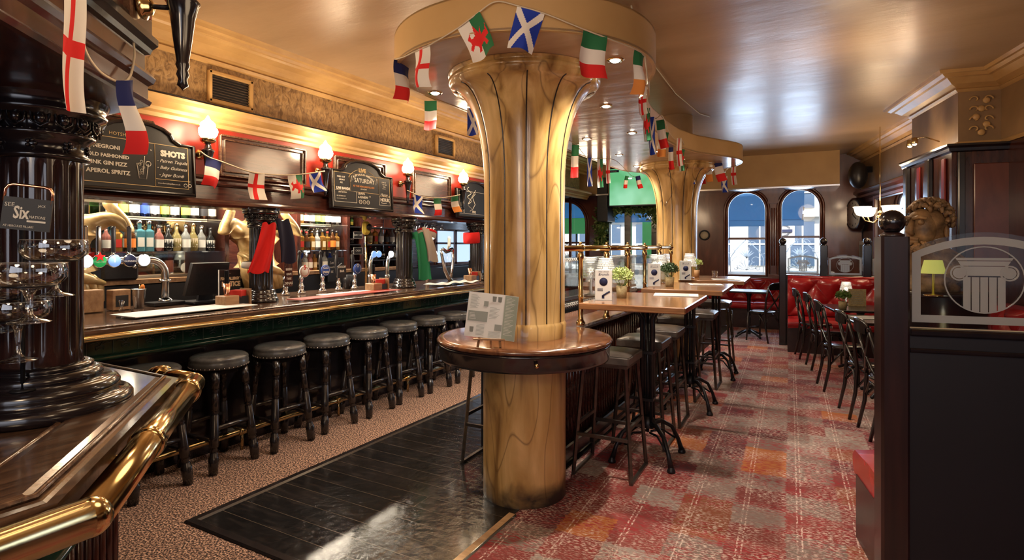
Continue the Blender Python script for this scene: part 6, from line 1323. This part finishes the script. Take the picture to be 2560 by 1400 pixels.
s_, z_ = onfar(1512, 450, .4); t = thing('wall_cabinet', 'tall dark box cabinet left of the television', 'cabinet', tuple(FW @ Vector((s_, -.3, 2.6))), AF); MB().box((0, 0, 0), (.24, .58, .95), bev=.01).obj('cabinet_body', 'black_plastic', t)
gd = thing('door_garland', 'leafy garland draped over and down the left side of the door', 'garland', (F0.x, F0.y, 0), AF)
gp = [onfar(u, v, .12) for u, v in ((1500, 616), (1503, 580), (1508, 550), (1512, 530), (1535, 520), (1570, 516), (1600, 518), (1632, 524), (1650, 560))]
pts = catm([(s_, -.14, z_) for s_, z_ in gp], 10); b = MB(); b2 = MB(); rnd = random.Random(5)
for p in pts:
    for k in range(26):
        c = p + Vector((rnd.gauss(0, .07), rnd.gauss(0, .05), rnd.gauss(0, .07))); d1 = Vector((rnd.uniform(-1, 1), rnd.uniform(-1, 1), rnd.uniform(-1, 1))).normalized(); d2 = d1.cross(Vector((rnd.uniform(-1, 1), rnd.uniform(-1, 1), 1))).normalized(); L_ = rnd.uniform(.07, .13)
        (b if k % 4 else b2).add([c, c + d1 * L_ * .5 + d2 * L_ * .25, c + d1 * L_, c + d1 * L_ * .5 - d2 * L_ * .25], [(0, 1, 2, 3)])
b.obj('leaves', 'leaf', gd); b2.obj('pale_leaves', 'leaf_lime', gd); MB().tube(pts, .012, 6).obj('stem', 'iron', gd)
s_, z_ = onfar(1761, 588, .02); t = thing('round_plaque', 'small round dial with dark rim on the panelling right of the far pillar', 'dial', tuple(FW @ Vector((s_, -.03, z_))), AF)
MB().lathe([(0, -.005), (.085, -.005), (.085, 0), (0, 0)], 28, T=Matrix.Rotation(PI / 2, 3, 'X')).obj('face', 'cream', t); MB().lathe([(.08, 0), (.085, .02), (.105, .02), (.11, -.01)], 28, T=Matrix.Rotation(PI / 2, 3, 'X')).obj('rim', 'black_plastic', t)
# ================================================================ RED BENCHES
def tufted(W, Hh, nx, nz, dep=.05):
    b = MB()
    def fn(a, c):
        x = a * nx * PI; z = c * nz * PI; k = abs(math.cos(x) * math.sin(z) if 0 else math.sin((x + z) * .5) * math.sin((x - z) * .5)) ; bulge = k ** .45
        edge = min(1, c * 8, (1 - c) * 8) ** .5
        return ((a - .5) * W, -dep * bulge * edge - .02 + .03 * (1 - c) * 0, c * Hh)
    b.grid(fn, int(nx * 12), int(nz * 12)); return b
def bench(lab, x, y, rz, W, z_seat=.48, back_h=.55, depth=.52, nx=9, nz=2.0, seats=1, ends=True):
    t = thing('bench_seat', lab, 'bench', (x, y, 0), rz)
    MB().box((0, -depth / 2 + .02, (z_seat - .12) / 2), (W, depth - .06, z_seat - .12)).obj('base', 'dark_leather', t)
    for i in range(seats):
        sw = W / seats; b = MB(); pr = [(-depth + .0, z_seat - .12), (-depth - .035, z_seat - .08), (-depth - .035, z_seat - .03), (-depth + .01, z_seat + .01), (-depth * .5, z_seat + .025), (0, z_seat)]
        cx = -W / 2 + sw * (i + .5); n = 14
        def fn(a, c, pr=pr, cx=cx, sw=sw):
            q = c * (len(pr) - 1); j = min(len(pr) - 2, int(q)); f_ = q - j; y_ = pr[j][0] * (1 - f_) + pr[j + 1][0] * f_; z_ = pr[j][1] * (1 - f_) + pr[j + 1][1] * f_; e = min(1, a * 20, (1 - a) * 20); return (cx + (a - .5) * sw * .995, y_, z_ - .012 * (1 - e))
        b.grid(fn, n, 15)
        for s_ in (-1, 1):
            xx = cx + s_ * sw * .4975; b.add([(xx, p_[0], p_[1] - .012) for p_ in pr] + [(xx, 0, z_seat - .12)], [tuple(range(len(pr) + 1)) if s_ < 0 else tuple(range(len(pr), -1, -1))])
        b.obj('seat_cushion', 'red_leather', t)
    if back_h:
        b = tufted(W, back_h, nx, nz, .085); b.box((0, .03, back_h / 2), (W, .08, back_h)); b.obj('tufted_back', 'red_leather', t, loc=(0, .0, z_seat - .0))
        b = MB()
        for i in range(int(nx)):
            for j in range(3): pass
        MB().tube([(-W / 2, .0, z_seat + back_h), (W / 2, .0, z_seat + back_h)], .03, 10).obj('back_roll', 'red_leather', t)
    return t
# far bench under the windows
s0_, _ = onfar(1742, 700, .1); s1_, _ = onfar(1965, 700, .1)
pw = FW @ Vector(((s0_ + s1_) / 2, -.12, 0)); fb_ = bench('red buttoned leather bench under the far arched windows', pw.x, pw.y, AF, s1_ - s0_, .50, .42, .5, 10, 2, 3)
# ---- screens with etched glass
def etched(mb_f, W, Hh, rise, arch=True, rx=None, rz_=None, capw=None):
    """frosted border, ring and ionic capital in local XZ (origin lower left corner)"""
    n = 16; t_ = .055 * W if W > .8 else .07 * W
    def topz(x): u = (x / W - .5) * 2; return Hh + rise * (1 - u * u)
    out = [(x * W / n, topz(x * W / n)) for x in range(n + 1)]
    y0, y1 = -.0045, -.003
    mb_f.wallpoly([(t_ * .35, t_ * .35), (W - t_ * .35, t_ * .35), (W - t_ * .35, t_ * 1.2), (t_ * .35, t_ * 1.2)], y0, y1)
    for s_ in (0, 1):
        xa = t_ * .35 if not s_ else W - t_ * 1.2; xb = xa + t_ * .85; mb_f.wallpoly([(xa, t_ * 1.2), (xb, t_ * 1.2), (xb, topz(xb) - t_ * .5), (xa, topz(xa) - t_ * .5)], y0, y1)
    for i in range(n):
        a, b_ = out[i], out[i + 1]; xa = max(a[0], t_ * 1.2); xb = min(b_[0], W - t_ * 1.2)
        if xb <= xa: continue
        mb_f.wallpoly([(xa, topz(xa) - t_ * 1.35), (xb, topz(xb) - t_ * 1.35), (xb, topz(xb) - t_ * .5), (xa, topz(xa) - t_ * .5)], y0, y1)
    cx = W * .5 if rx is None else rx; cz = (Hh + rise) * .5 if rz_ is None else rz_; R_ = (Hh + rise) * .35
    N_ = 40
    for i in range(N_):
        a, b_ = 2 * PI * i / N_, 2 * PI * (i + 1) / N_; r1, r2 = R_ * .975, R_ * 1.01
        mb_f.wallpoly([(cx + r1 * math.cos(a), cz + r1 * math.sin(a)), (cx + r2 * math.cos(a), cz + r2 * math.sin(a)), (cx + r2 * math.cos(b_), cz + r2 * math.sin(b_)), (cx + r1 * math.cos(b_), cz + r1 * math.sin(b_))], y0, y1)
    s_ = R_
    mb_f.wallpoly([(cx - .72 * s_, cz + .66 * s_), (cx + .72 * s_, cz + .66 * s_), (cx + .68 * s_, cz + .58 * s_), (cx - .68 * s_, cz + .58 * s_)], y0, y1)
    mb_f.wallpoly([(cx - .66 * s_, cz + .56 * s_), (cx + .66 * s_, cz + .56 * s_), (cx + .58 * s_, cz + .42 * s_), (cx - .58 * s_, cz + .42 * s_)], y0, y1)
    mb_f.wallpoly([(cx - .6 * s_, cz + .40 * s_), (cx + .6 * s_, cz + .40 * s_), (cx + .48 * s_, cz + .12 * s_), (cx - .48 * s_, cz + .12 * s_)], y0, y1)
    for sg in (-1, 1):
        for ra, rb in ((.19, .235), (.0, .165)):
            for i in range(20):
                a, b_ = 2 * PI * i / 20, 2 * PI * (i + 1) / 20; x0 = cx + sg * .62 * s_; z0 = cz + .20 * s_
                P4 = [(x0 + ra * s_ * math.cos(a), z0 + ra * s_ * math.sin(a)), (x0 + rb * s_ * math.cos(a), z0 + rb * s_ * math.sin(a)), (x0 + rb * s_ * math.cos(b_), z0 + rb * s_ * math.sin(b_)), (x0 + ra * s_ * math.cos(b_), z0 + ra * s_ * math.sin(b_))]
                mb_f.wallpoly(P4 if ra else P4[:1] + P4[1:3], y0 - .001, y1)
    for k in range(5):
        xa = -.52 + k * .215; xb = xa + .185; zl = lambda x: -math.sqrt(max(0, .96 - x * x)); mb_f.wallpoly([(cx + xa * s_, cz + .08 * s_), (cx + xb * s_, cz + .08 * s_), (cx + xb * s_, cz + zl(xb) * s_), (cx + xa * s_, cz + zl(xa) * s_)], y0, y1)
    return out
def post(t, x, ht, w_=.075, ball=.05, foot=0):
    b = MB(); b.prism([(x - w_ / 2 + .01, -w_ / 2), (x + w_ / 2 - .01, -w_ / 2), (x + w_ / 2, -w_ / 2 + .01), (x + w_ / 2, w_ / 2), (x - w_ / 2, w_ / 2), (x - w_ / 2, -w_ / 2 + .01)], foot, ht); b.lathe([(w_ * .42, ht), (w_ * .46, ht + .008), (w_ * .3, ht + .018)], 16, (x, 0, 0)); o = b.obj('newel_post', 'dark_gloss' if ball > .053 else 'post_wood', t)
    MB().ball((x, 0, ht + .014 + ball), ball, 20, 0, 1.04).obj('ball_finial', 'dark_gloss', o)
# near screen (right foreground)
na = PD(2216, 700, 2.42); NR = .19
ns = thing('booth_screen', 'tall dark booth screen with etched column glass and ball-topped post, right foreground', 'screen', (na.x + .02, na.y, 0), NR)
post(ns, .0, 1.638, .105, .050)
def nsx(u):
    r = ray(u, 614); d = Vector((math.cos(NR), math.sin(NR))); n = Vector((-d.y, d.x)); o = Vector((na.x + .02, na.y)); t_ = o.dot(n) / (r.x * n.x + r.y * n.y); return (Vector((r.x * t_, r.y * t_)) - o).dot(d)
gx0 = nsx(2270); gW = 2 * (nsx(2459) - gx0); gz, gH = 1.262, .318
b = MB(); b.box((.045 + 1.1, 0, .625), (2.18, .06, 1.25)); b.obj('panel', 'charcoal_panel', ns)
b = MB(); b.box((1.15, -.03, 1.235), (2.2, .04, .03), bev=.008); b.box((1.15, -.03, 1.16), (2.2, .03, .02), bev=.006); b.obj('panel_moulding', 'dark_gloss', ns)
n_ = 16; gw = [(gx0 + x * gW / n_, gz + gH + .075 * (1 - ((x / n_ - .5) * 2) ** 2)) for x in range(n_ + 1)]
b = MB(); b.wallpoly([(gx0, gz - .01)] + gw + [(gx0 + gW, gz - .01)], -.003, .003); b.obj('glass_panel', 'screen_glass', ns)
b = MB(); b.X = Matrix.Translation((gx0, 0, gz)); etched(b, gW, gH, .075); b.obj('etched_design', 'frosted', ns)
b = MB(); b.box((gx0 + gW / 2, 0, gz - .015), (gW + .02, .016, .012)); b.box((gx0 - .006, 0, gz + gH / 2), (.010, .016, gH)); b.obj('glazing_bead', 'pale_plaster', ns)
# far screen
fa = PZ(1957, 863, 0)
fs = thing('booth_screen', 'far booth screen with four ball-topped posts and three etched glass panels', 'screen', (fa.x, fa.y, 0), AF)
for k in range(4):
    post(fs, .575 * k, 1.60, .105, .054)
    if k < 3:
        b = MB(); ww = .46; b.wallpoly([(.575 * k + .057, 1.14)] + [(.575 * k + .057 + x * ww / 8, 1.41 + .05 * (1 - ((x / 8 - .5) * 2) ** 2)) for x in range(9)] + [(.575 * k + .057 + ww, 1.14)], -.003, .003); o = b.obj('glass_panel', 'screen_glass', fs)
        b = MB(); b.X = Matrix.Translation((.575 * k + .057, 0, 1.14)); etched(b, ww, .27, .05); b.obj('etched_design', 'frosted', o)
b = MB(); b.box((.86, 0, .56), (1.8, .06, 1.10)); b.box((.86, 0, 1.12), (1.8, .08, .035), bev=.008); b.obj('panel', 'black_wood', fs)
bp_ = fa + Vector((.85, -.09, 0)); bench('red buttoned booth bench in front of the far etched screen', bp_.x, bp_.y, AF, 1.55, .50, .60, .55, 8, 2.4, 1)
# bench along the right wall and near bench
q = PZ(2140, 1325, 0)
nb = bench('red leather bench end sticking out behind the near booth screen', na.x + .86 * math.cos(NR) - .17 * math.sin(NR), na.y + .86 * math.sin(NR) + .17 * math.cos(NR), NR + PI, 1.62, .47, .55, .58, 7, 2, 1)
wl = c0 + N3 * .12 - D3 * 5.9; bench('red buttoned bench running along the right wall behind the low tables', wl.x - .02, wl.y - .3, -1.38, 1.9, .48, .55, .5, 9, 2, 2)
# ================================================================ LOW TABLES
def low_table(lab, x, y, rz, W=.75, L=.75):
    t = thing('low_table', lab, 'table', (x, y, 0), rz); MB().box((0, 0, .80), (W, L, .03), bev=.006).obj('tabletop', 'black_wood', t); MB().lathe([(.03, .05), (.03, .7), (.06, .78)], 14).obj('column', 'iron', t)
    for k in range(4): a = PI / 4 + k * PI / 2; MB().tube([(0, 0, .12), (.15 * math.cos(a), .15 * math.sin(a), .08), (.28 * math.cos(a), .28 * math.sin(a), .02)], [.025, .02, .016], 8).obj('foot', 'iron', t)
LT = .816
p1_ = PZ(2128, 768, LT); low_table('dark low table with plant, crystal lamp and menu board, by the far booth', p1_.x + .1, p1_.y, NR)
p2_ = PZ(2185, 797, LT); low_table('dark low table with a magazine, nearer than the plant table', p2_.x + .12, p2_.y, NR)
papers('open magazine on the nearer low table', 2175, 795, LT, NR + .1, .34, .24)
p = PZ(2107, 772, LT); plant('small green potted plant on the low table by the far booth', p.x, p.y, LT, 'leaf', 'burlap', .085, .11, 500, .03, .05)
p = PZ(2116, 764, LT); crystal_lamp('small crystal lamp on the low table by the far booth', p.x, p.y + .12, LT)
t = thing('menu_board', 'wooden menu board standing beside the crystal lamp on the low table', 'menu', (p.x + .12, p.y + .0, LT), NR); MB().box((0, 0, .11), (.20, .012, .22)).obj('board_sheet', 'burlap', t)
l = MB()
for k in range(7): l.box((0, -.008, .04 + .024 * k), (.14, .001, .006))
l.obj('print_lines', 'grey_print', t)
lt = low_table('small dark table in front of the far window bench', -1.15, 10.6, AF, .6, .6)
# ================================================================ CROSS-BACK CHAIRS
def make_chair():
    t = thing('cafe_chair', 'x', 'chair', (0, 0, 0), group='dark cross-back chairs')      # faces +x
    b = MB(); b.lathe([(0, .505), (.18, .508), (.20, .50), (.205, .485), (.18, .478), (0, .478)], 28, sy=1.02); b.obj('seat', 'black_wood', t)
    for sy in (-1, 1):
        MB().tube([(.16, sy * .15, .48), (.18, sy * .175, .006)], [.018, .013], 8).obj('leg', 'black_wood', t)
        MB().tube([(-.24, sy * .19, .006), (-.19, sy * .185, .25), (-.175, sy * .18, .48), (-.20, sy * .185, .72), (-.25, sy * .19, .93)], [.014, .017, .018, .016, .015], 8).obj('back_leg', 'black_wood', t)
    b = MB(); b.tube([(-.25, -.19, .90), (-.265, -.185, .955), (-.28, -.1, .975), (-.29, 0, .98), (-.28, .1, .975), (-.265, .185, .955), (-.25, .19, .90)], .015, 8)
    b.grid(lambda a, c: (-.262 - .022 * math.sin(PI * a), -.185 + .37 * a, .875 + .09 * c), 12, 2); b.grid(lambda a, c: (-.276 - .022 * math.sin(PI * a), .185 - .37 * a, .875 + .09 * c), 12, 2); b.obj('top_rail', 'black_wood', t)
    b = MB(); b.tube([(-.245, -.185, .88), (-.235, -.05, .72), (-.205, .09, .58), (-.18, .175, .50)], .0125, 6); b.tube([(-.245, .185, .88), (-.235, .05, .72), (-.205, -.09, .58), (-.18, -.175, .50)], .0125, 6); b.obj('cross_brace', 'black_wood', t)
    b = MB(); 
    for sy in (-1, 1): b.tube([(.165, sy * .155, .36), (.08, sy * .165, .45), (-.05, sy * .17, .46), (-.18, sy * .18, .30)], .010, 6)
    b.tube([(-.185, -.18, .30), (-.18, -.08, .44), (-.18, .08, .44), (-.185, .18, .30)], .010, 6); b.tube([(.175, -.16, .22), (.175, .16, .22)], .010, 6); b.obj('bentwood_brace', 'black_wood', t)
    return t
ch = make_chair()
spots = [(-.10, 9.05, 'cross-back chair at the far low table, beside the red booth bench end'), (.06, 8.33, 'cross-back chair in front of the low table with the plant'), (.20, 7.22, 'cross-back chair third from the far booth, standing alone in the aisle row'), (.40, 6.22, 'cross-back chair with broad top rail second nearest the big post'), (.53, 5.62, 'cross-back chair nearest the big foreground post')]
for i, (x, y, l_) in enumerate(spots):
    o = ch if i == 0 else dup(ch); o.location = (x, y, 0); o.rotation_euler = (0, 0, NR + .02 * math.sin(i * 3)); o['label'] = l_
dup(ch, (-1.62, 10.3, 0), -.5, 'cross-back chair left of the far window table'); dup(ch, (-.90, 10.25, 0), 2.4 + .2, 'cross-back chair right of the far window table')
# ================================================================ RIGHT WALL THINGS
RZ = math.atan2(-D3.y, -D3.x)
def onright(u, v, off=0):
    r = ray(u, v); c_ = c0 + N3 * off; t_ = c_.dot(N3) / (r.x * N3.x + r.y * N3.y); return Vector((r.x * t_, r.y * t_, H + r.z * t_))
p = onright(2140, 536, .15)
t = thing('wall_clock', 'large round black wall clock with white face, seen edge-on at the far right corner', 'clock', p, RZ + .20)
cr = .30; MB().lathe([(cr * .82, 0), (cr * .86, .05), (cr * .95, .06), (cr * 1.02, .04), (cr * 1.05, -.12)], 40, T=Matrix.Rotation(PI / 2, 3, 'X')).obj('case', 'dark_gloss', t)
MB().lathe([(0, .056), (cr * .86, .056), (cr * .86, .0)], 40, T=Matrix.Rotation(PI / 2, 3, 'X')).obj('dial', 'clock_face', t)
b = MB()
for k in range(12): a = k * PI / 6; b.box((cr * .68 * math.sin(a), -.059, cr * .68 * math.cos(a)), (.014, .003, .03))
b.tube([(0, -.063, 0), (.10, -.063, .13)], .006, 4); b.tube([(0, -.063, 0), (.14, -.063, -.09)], .008, 4); b.obj('hands_and_marks', 'black_plastic', t)
p = onright(2133, 600, .10); MBp = MB(); MBp.tube([(0, 0, -1.0), (0, 0, 1.1), (-.03, 0, 1.16)], .012, 6); tag(MBp.obj('wall_cable', 'cream', loc=(p.x, p.y, 1.75), rot=(0, 0, RZ)), 'pale cable running down the corner beside the wall clock', 'cable')
p = onright(2145, 438, .25); t = thing('wall_speaker', 'round black loudspeaker high in the far right corner', 'speaker', p, RZ + .4); b = MB(); b.ball((0, 0, 0), .15, 20, 0, 1.6); b.obj('speaker_body', 'black_plastic', t); b = MB(); b.box((0, .15, .1), (.1, .3, .1)); b.obj('wall_bracket', 'iron', t)
s_, z_ = onfar(2076, 452, .5); p = FW @ Vector((s_, -.45, z_)); t = thing('security_camera', 'small white dome camera under the ceiling box at the far right', 'camera', p); MB().lathe([(0, .03), (.07, .03), (.07, .0), (.05, -.01)], 16).obj('mount', 'white', t); MB().ball((0, 0, -.01), .04, 12).obj('dome', 'black_plastic', t)
# large wall mirror between clock and projecting pier
pa_ = onright(2192, 560, .03); pb_ = onright(2318, 560, .03); mid = (pa_ + pb_) / 2; wm = (pb_ - pa_).length
t = thing('wall_mirror', 'large wall mirror reflecting the arched windows, right of the wall clock', 'mirror', (mid.x, mid.y, 1.75), RZ); MB().box((0, 0, 0), (wm, .02, 1.3)).obj('mirror_glass', 'mirror', t)
b = MB()
for s_ in (-1, 1): b.box((s_ * (wm / 2 + .04), -.01, 0), (.08, .06, 1.42), bev=.01); b.box((0, -.01, s_ * .69), (wm + .1, .06, .08), bev=.01)
b.obj('mirror_frame', 'mahogany_red', t)
p = onright(2158, 640, .05); t = thing('framed_notice', 'small framed notice on the wall below the clock', 'picture', p, RZ); MB().box((0, 0, 0), (.45, .03, .55)).obj('frame', 'white', t); MB().box((0, -.018, .03), (.33, .005, .36)).obj('print', 'grey_print', t)
# hanging twin lamp
p = PD(2200, 545, 8.2); t = thing('hanging_lamp', 'hanging lamp with scalloped glowing shades on brass arms, above the low tables', 'hanging lamp', (p.x, p.y, p.z), TH)
b = MB(); b.tube([(0, 0, .0), (0, 0, CZ - p.z)], .006, 6); b.ball((0, 0, .0), .05, 14); b.ball((0, 0, .08), .03, 10); b.obj('rod', 'brass', t)
for k, (dx, dy) in enumerate(((-.26, 0), (.22, .05), (.0, .28), (.95 * 0 - .02, -.26))):
    b = MB(); b.tube([(0, 0, 0), (dx * .4, dy * .4, -.07), (dx * .85, dy * .85, -.04), (dx, dy, .03)], .008, 6); b.obj('arm', 'brass', t)
    b = MB(); b.lathe([(.03, .03), (.07, .045), (.095, .09), (.10, .14), (.115, .165)], 24, (dx, dy, 0), rfun=lambda a, r, z: r * (1 + .06 * math.sin(a * 8) * (z > .1))); b.obj('glass_shade', 'shade_lit', t)
lamp('POINT', (p.x, p.y, p.z + .25), 12, WARM, .15, name='hanging_lamp_light')
# spotlight clip on the pier
q_ = pA.lerp(pB, .62) + N3 * .26; p = Vector((q_.x, q_.y, 2.74)); t = thing('picture_spotlight', 'small lit double spotlight on the projecting pier at upper right', 'spotlight', p, RZ)
for s_ in (-1, 1): b = MB(); b.lathe([(.0, .05), (.03, .05), (.035, .0), (.03, -.02)], 14, (s_ * .07, 0, 0)); o = b.obj('lamp_head', 'brass', t); MB().ball((s_ * .07, 0, -.015), .022, 10).obj('bulb', 'bulb', o)
b = MB(); b.tube([(-.07, 0, .05), (.07, 0, .05)], .006); b.tube([(0, 0, .05), (.02, .12, .06), (.03, .25, .0)], .007); b.obj('arm', 'brass', t)
lamp('POINT', (p.x - .05, p.y - .03, p.z - .08), 6, WARM, .03, name='picture_spotlight_light')
# mahogany panelling with pilasters and red reveals on the pier (protruding wainscot)
wp = bpy.data.objects.new('trim_12', None); COL.objects.link(wp); struct(wp)
q1 = pA + N3 * .10; q2 = pB + N3 * .10 - D3 * .10; nd = -N3; q3 = q2 + nd * 1.75; zt_ = 2.60
MB().prism([tuple(q1), tuple(q2), tuple(q3), tuple(q3 + D3 * .08), tuple(q2 + D3 * .10 + nd * .1), tuple(q1 + nd * .1)], 0, zt_).obj('panel_board', 'mahogany', wp)
MB().sweep([tuple(q1), tuple(q2), tuple(q3)], [(0, zt_ - .06), (.03, zt_ - .05), (.035, zt_ - .02), (.06, zt_), (.06, zt_ + .02), (0, zt_ + .03)], left=False).obj('cornice', 'black_wood', wp)
def onface(f_, w_, m, z0, z1, th, name, face=2):
    A_, B_, nn = (q2, q3, -D3) if face == 2 else (q1, q2, N3); c = A_.lerp(B_, f_) + nn * th / 2; d_ = (B_ - A_).normalized(); return MB().box((0, 0, (z0 + z1) / 2), (w_, th, z1 - z0), bev=.008).obj(name, m, wp, loc=(c.x, c.y, 0), rot=(0, 0, math.atan2(d_.y, d_.x)))
for f_ in (.04, .36, .46, .80, .9): onface(f_, .06, 'black_wood', 0, zt_ - .06, .05, 'pilaster')
onface(.20, .34, 'mahogany_red', 1.3, 2.42, .02, 'raised_panel'); onface(.63, .42, 'mahogany_red', 1.3, 2.42, .02, 'raised_panel')
for f_ in (.12, .62): onface(f_, .10, 'black_wood', 0, zt_ - .06, .05, 'pilaster', 1)
for f_ in (.37, .88): onface(f_, .09, 'red_velvet', 1.2, zt_ - .1, .02, 'red_reveal', 1)
# ================================================================ BUST, GREEN LAMP, PEDESTAL TABLE
bd = 3.8; pb_ = PD(2318, 560, bd)
bsc = 1.04
tb = thing('corner_table', 'dark round-edged side table carrying the bust behind the near screen', 'table', (pb_.x + .05, pb_.y + .1, 0), NR)
tz = H - (726 - V0) * bd / F
MB().lathe([(0, tz - .03), (.34, tz - .03), (.35, tz - .015), (.34, tz), (0, tz)], 36).obj('tabletop', 'dark_gloss', tb); MB().lathe([(.30, 0), (.30, tz - .03)], 36).obj('cabinet_body', 'dark_gloss', tb)
bu = thing('bust', 'large weathered bronze bust with thick curly hair, head turned left', 'bust', (pb_.x, pb_.y, tz), TH + .35)      # faces -x of its own frame (left)
hz = (1.66 - tz) / bsc
sk_ = skin_obj('bust_body', [(0, 0, .03), (0, 0, .14), (0, 0, hz - .22), (.01, 0, hz - .08), (-.01, 0, hz + .05), (0, 0, hz + .19), (.0, .22, hz - .24), (.06, -.20, hz - .24), (.22, 0, hz - .16)], [(0, 1), (1, 2), (2, 3), (3, 4), (4, 5), (2, 6), (2, 7), (2, 8)], [.12, .12, .15, .09, (.125, .115), (.11, .11), .09, .09, .08], 'bronze', bu, 2)
f = MB(); f.ball((-.055, 0, hz + .05), .115, 20, 0, 1.15, .75, .82); f.tube([(-.135, 0, hz + .11), (-.175, 0, hz + .03), (-.14, 0, hz + .015)], [.014, .022, .016], 8)
for sy in (-1, 1): f.ball((-.125, sy * .045, hz + .09), .02, 8); f.tube([(-.13, sy * .085, hz + .115), (-.15, sy * .045, hz + .125), (-.145, sy * .01, hz + .115)], .012, 6); f.ball((-.01, sy * .125, hz + .03), .03, 10, 0, 1.3, .6, .4)
f.tube([(-.135, -.035, hz - .015), (-.15, 0, hz - .01), (-.135, .035, hz - .015)], .012, 6); f.tube([(-.13, -.03, hz - .03), (-.142, 0, hz - .032), (-.13, .03, hz - .03)], .013, 6); f.obj('face', 'bronze', bu)
hr = MB(); rnd = random.Random(9)
for k in range(230):
    a = rnd.uniform(0, 2 * PI); e = rnd.uniform(-.25, 1); c = Vector((.02 + .125 * math.cos(a) * math.sqrt(1 - min(1, e * e)), .125 * math.sin(a) * math.sqrt(1 - min(1, e * e)), hz + .10 + .14 * e))
    if c.x < -.0 and c.z < hz + .165 or c.x < -.075: continue
    d = Vector((rnd.uniform(-1, 1), rnd.uniform(-1, 1), rnd.uniform(-1, 1))).normalized() * .02; hr.tube([c - d, c + Vector((0, 0, .012)), c + d], [.009, .015, .009], 6)
hr.obj('hair', 'bronze', bu); hr = MB()
for k in range(110):
    a = rnd.uniform(-1.2, 1.2); c = Vector((-.045 - .09 * math.cos(a), .10 * math.sin(a), hz - .035 - rnd.uniform(0, .075))); d = Vector((rnd.uniform(-1, 1), rnd.uniform(-1, 1), rnd.uniform(-1, 1))).normalized() * .013; hr.tube([c - d, c, c + d], [.006, .012, .006], 6)
hr.obj('beard', 'bronze', bu); bu.scale = (bsc, bsc, bsc)
sd = MB(); sd.lathe([(0, 0), (.17, 0), (.17, .03), (.15, .05), (.16, .08), (.13, .1), (0, .1)], 30); sd.obj('socle', 'bronze', bu)
def shade_lamp(lab, x, y, z):
    t = thing('table_lamp', lab, 'lamp', (x, y, z)); MB().lathe([(0, 0), (.05, 0), (.05, .006), (.008, .012), (.005, .14), (0, .14)], 20).obj('lamp_base', 'brass', t)
    MB().lathe([(.064, .135), (.045, .215)], 48, rfun=lambda a, r, zz: r * (1 + .03 * math.sin(a * 24))).obj('pleated_shade', 'shade_green', t); return t
pl_ = PD(2333, 718, bd - .42); shade_lamp('small brass lamp with pleated yellow-green shade beside the bust', pl_.x, pl_.y, tz + .001)
pl_ = PD(2270, 700, bd + .2); shade_lamp('pleated yellow-green lamp half hidden by the edge of the near etched glass', pl_.x, pl_.y, tz + .001)
# table behind the near screen with a lit crystal lamp
p = PD(2480, 822, 2.95); tz2 = .84
low_table('dark low table right behind the near booth screen', p.x + .05, p.y + .35, NR, .8, .6)
crystal_lamp('glowing crystal lamp seen at the bottom edge of the near etched glass', p.x, p.y + .15, LT + .25 - .25, 1)
p = PD(2540, 760, 4.6); bench('red buttoned bench seen through the right edge of the near etched glass', p.x + .85, p.y + .3, NR, 1.2, .48, .66, .5, 7, 2.4, 1)
# a second small post and ball glimpsed between the big post and the glass
p = PD(2275, 566, 5.6); ps = thing('newel_post', 'slim dark ball-topped post glimpsed between the big post and the bust', 'post', (p.x, p.y, 0), NR); MB().box((0, 0, (p.z - .05) / 2), (.08, .08, p.z - .05)).obj('shaft', 'dark_gloss', ps); MB().ball((0, 0, p.z), .05, 16).obj('ball_finial', 'dark_gloss', ps)
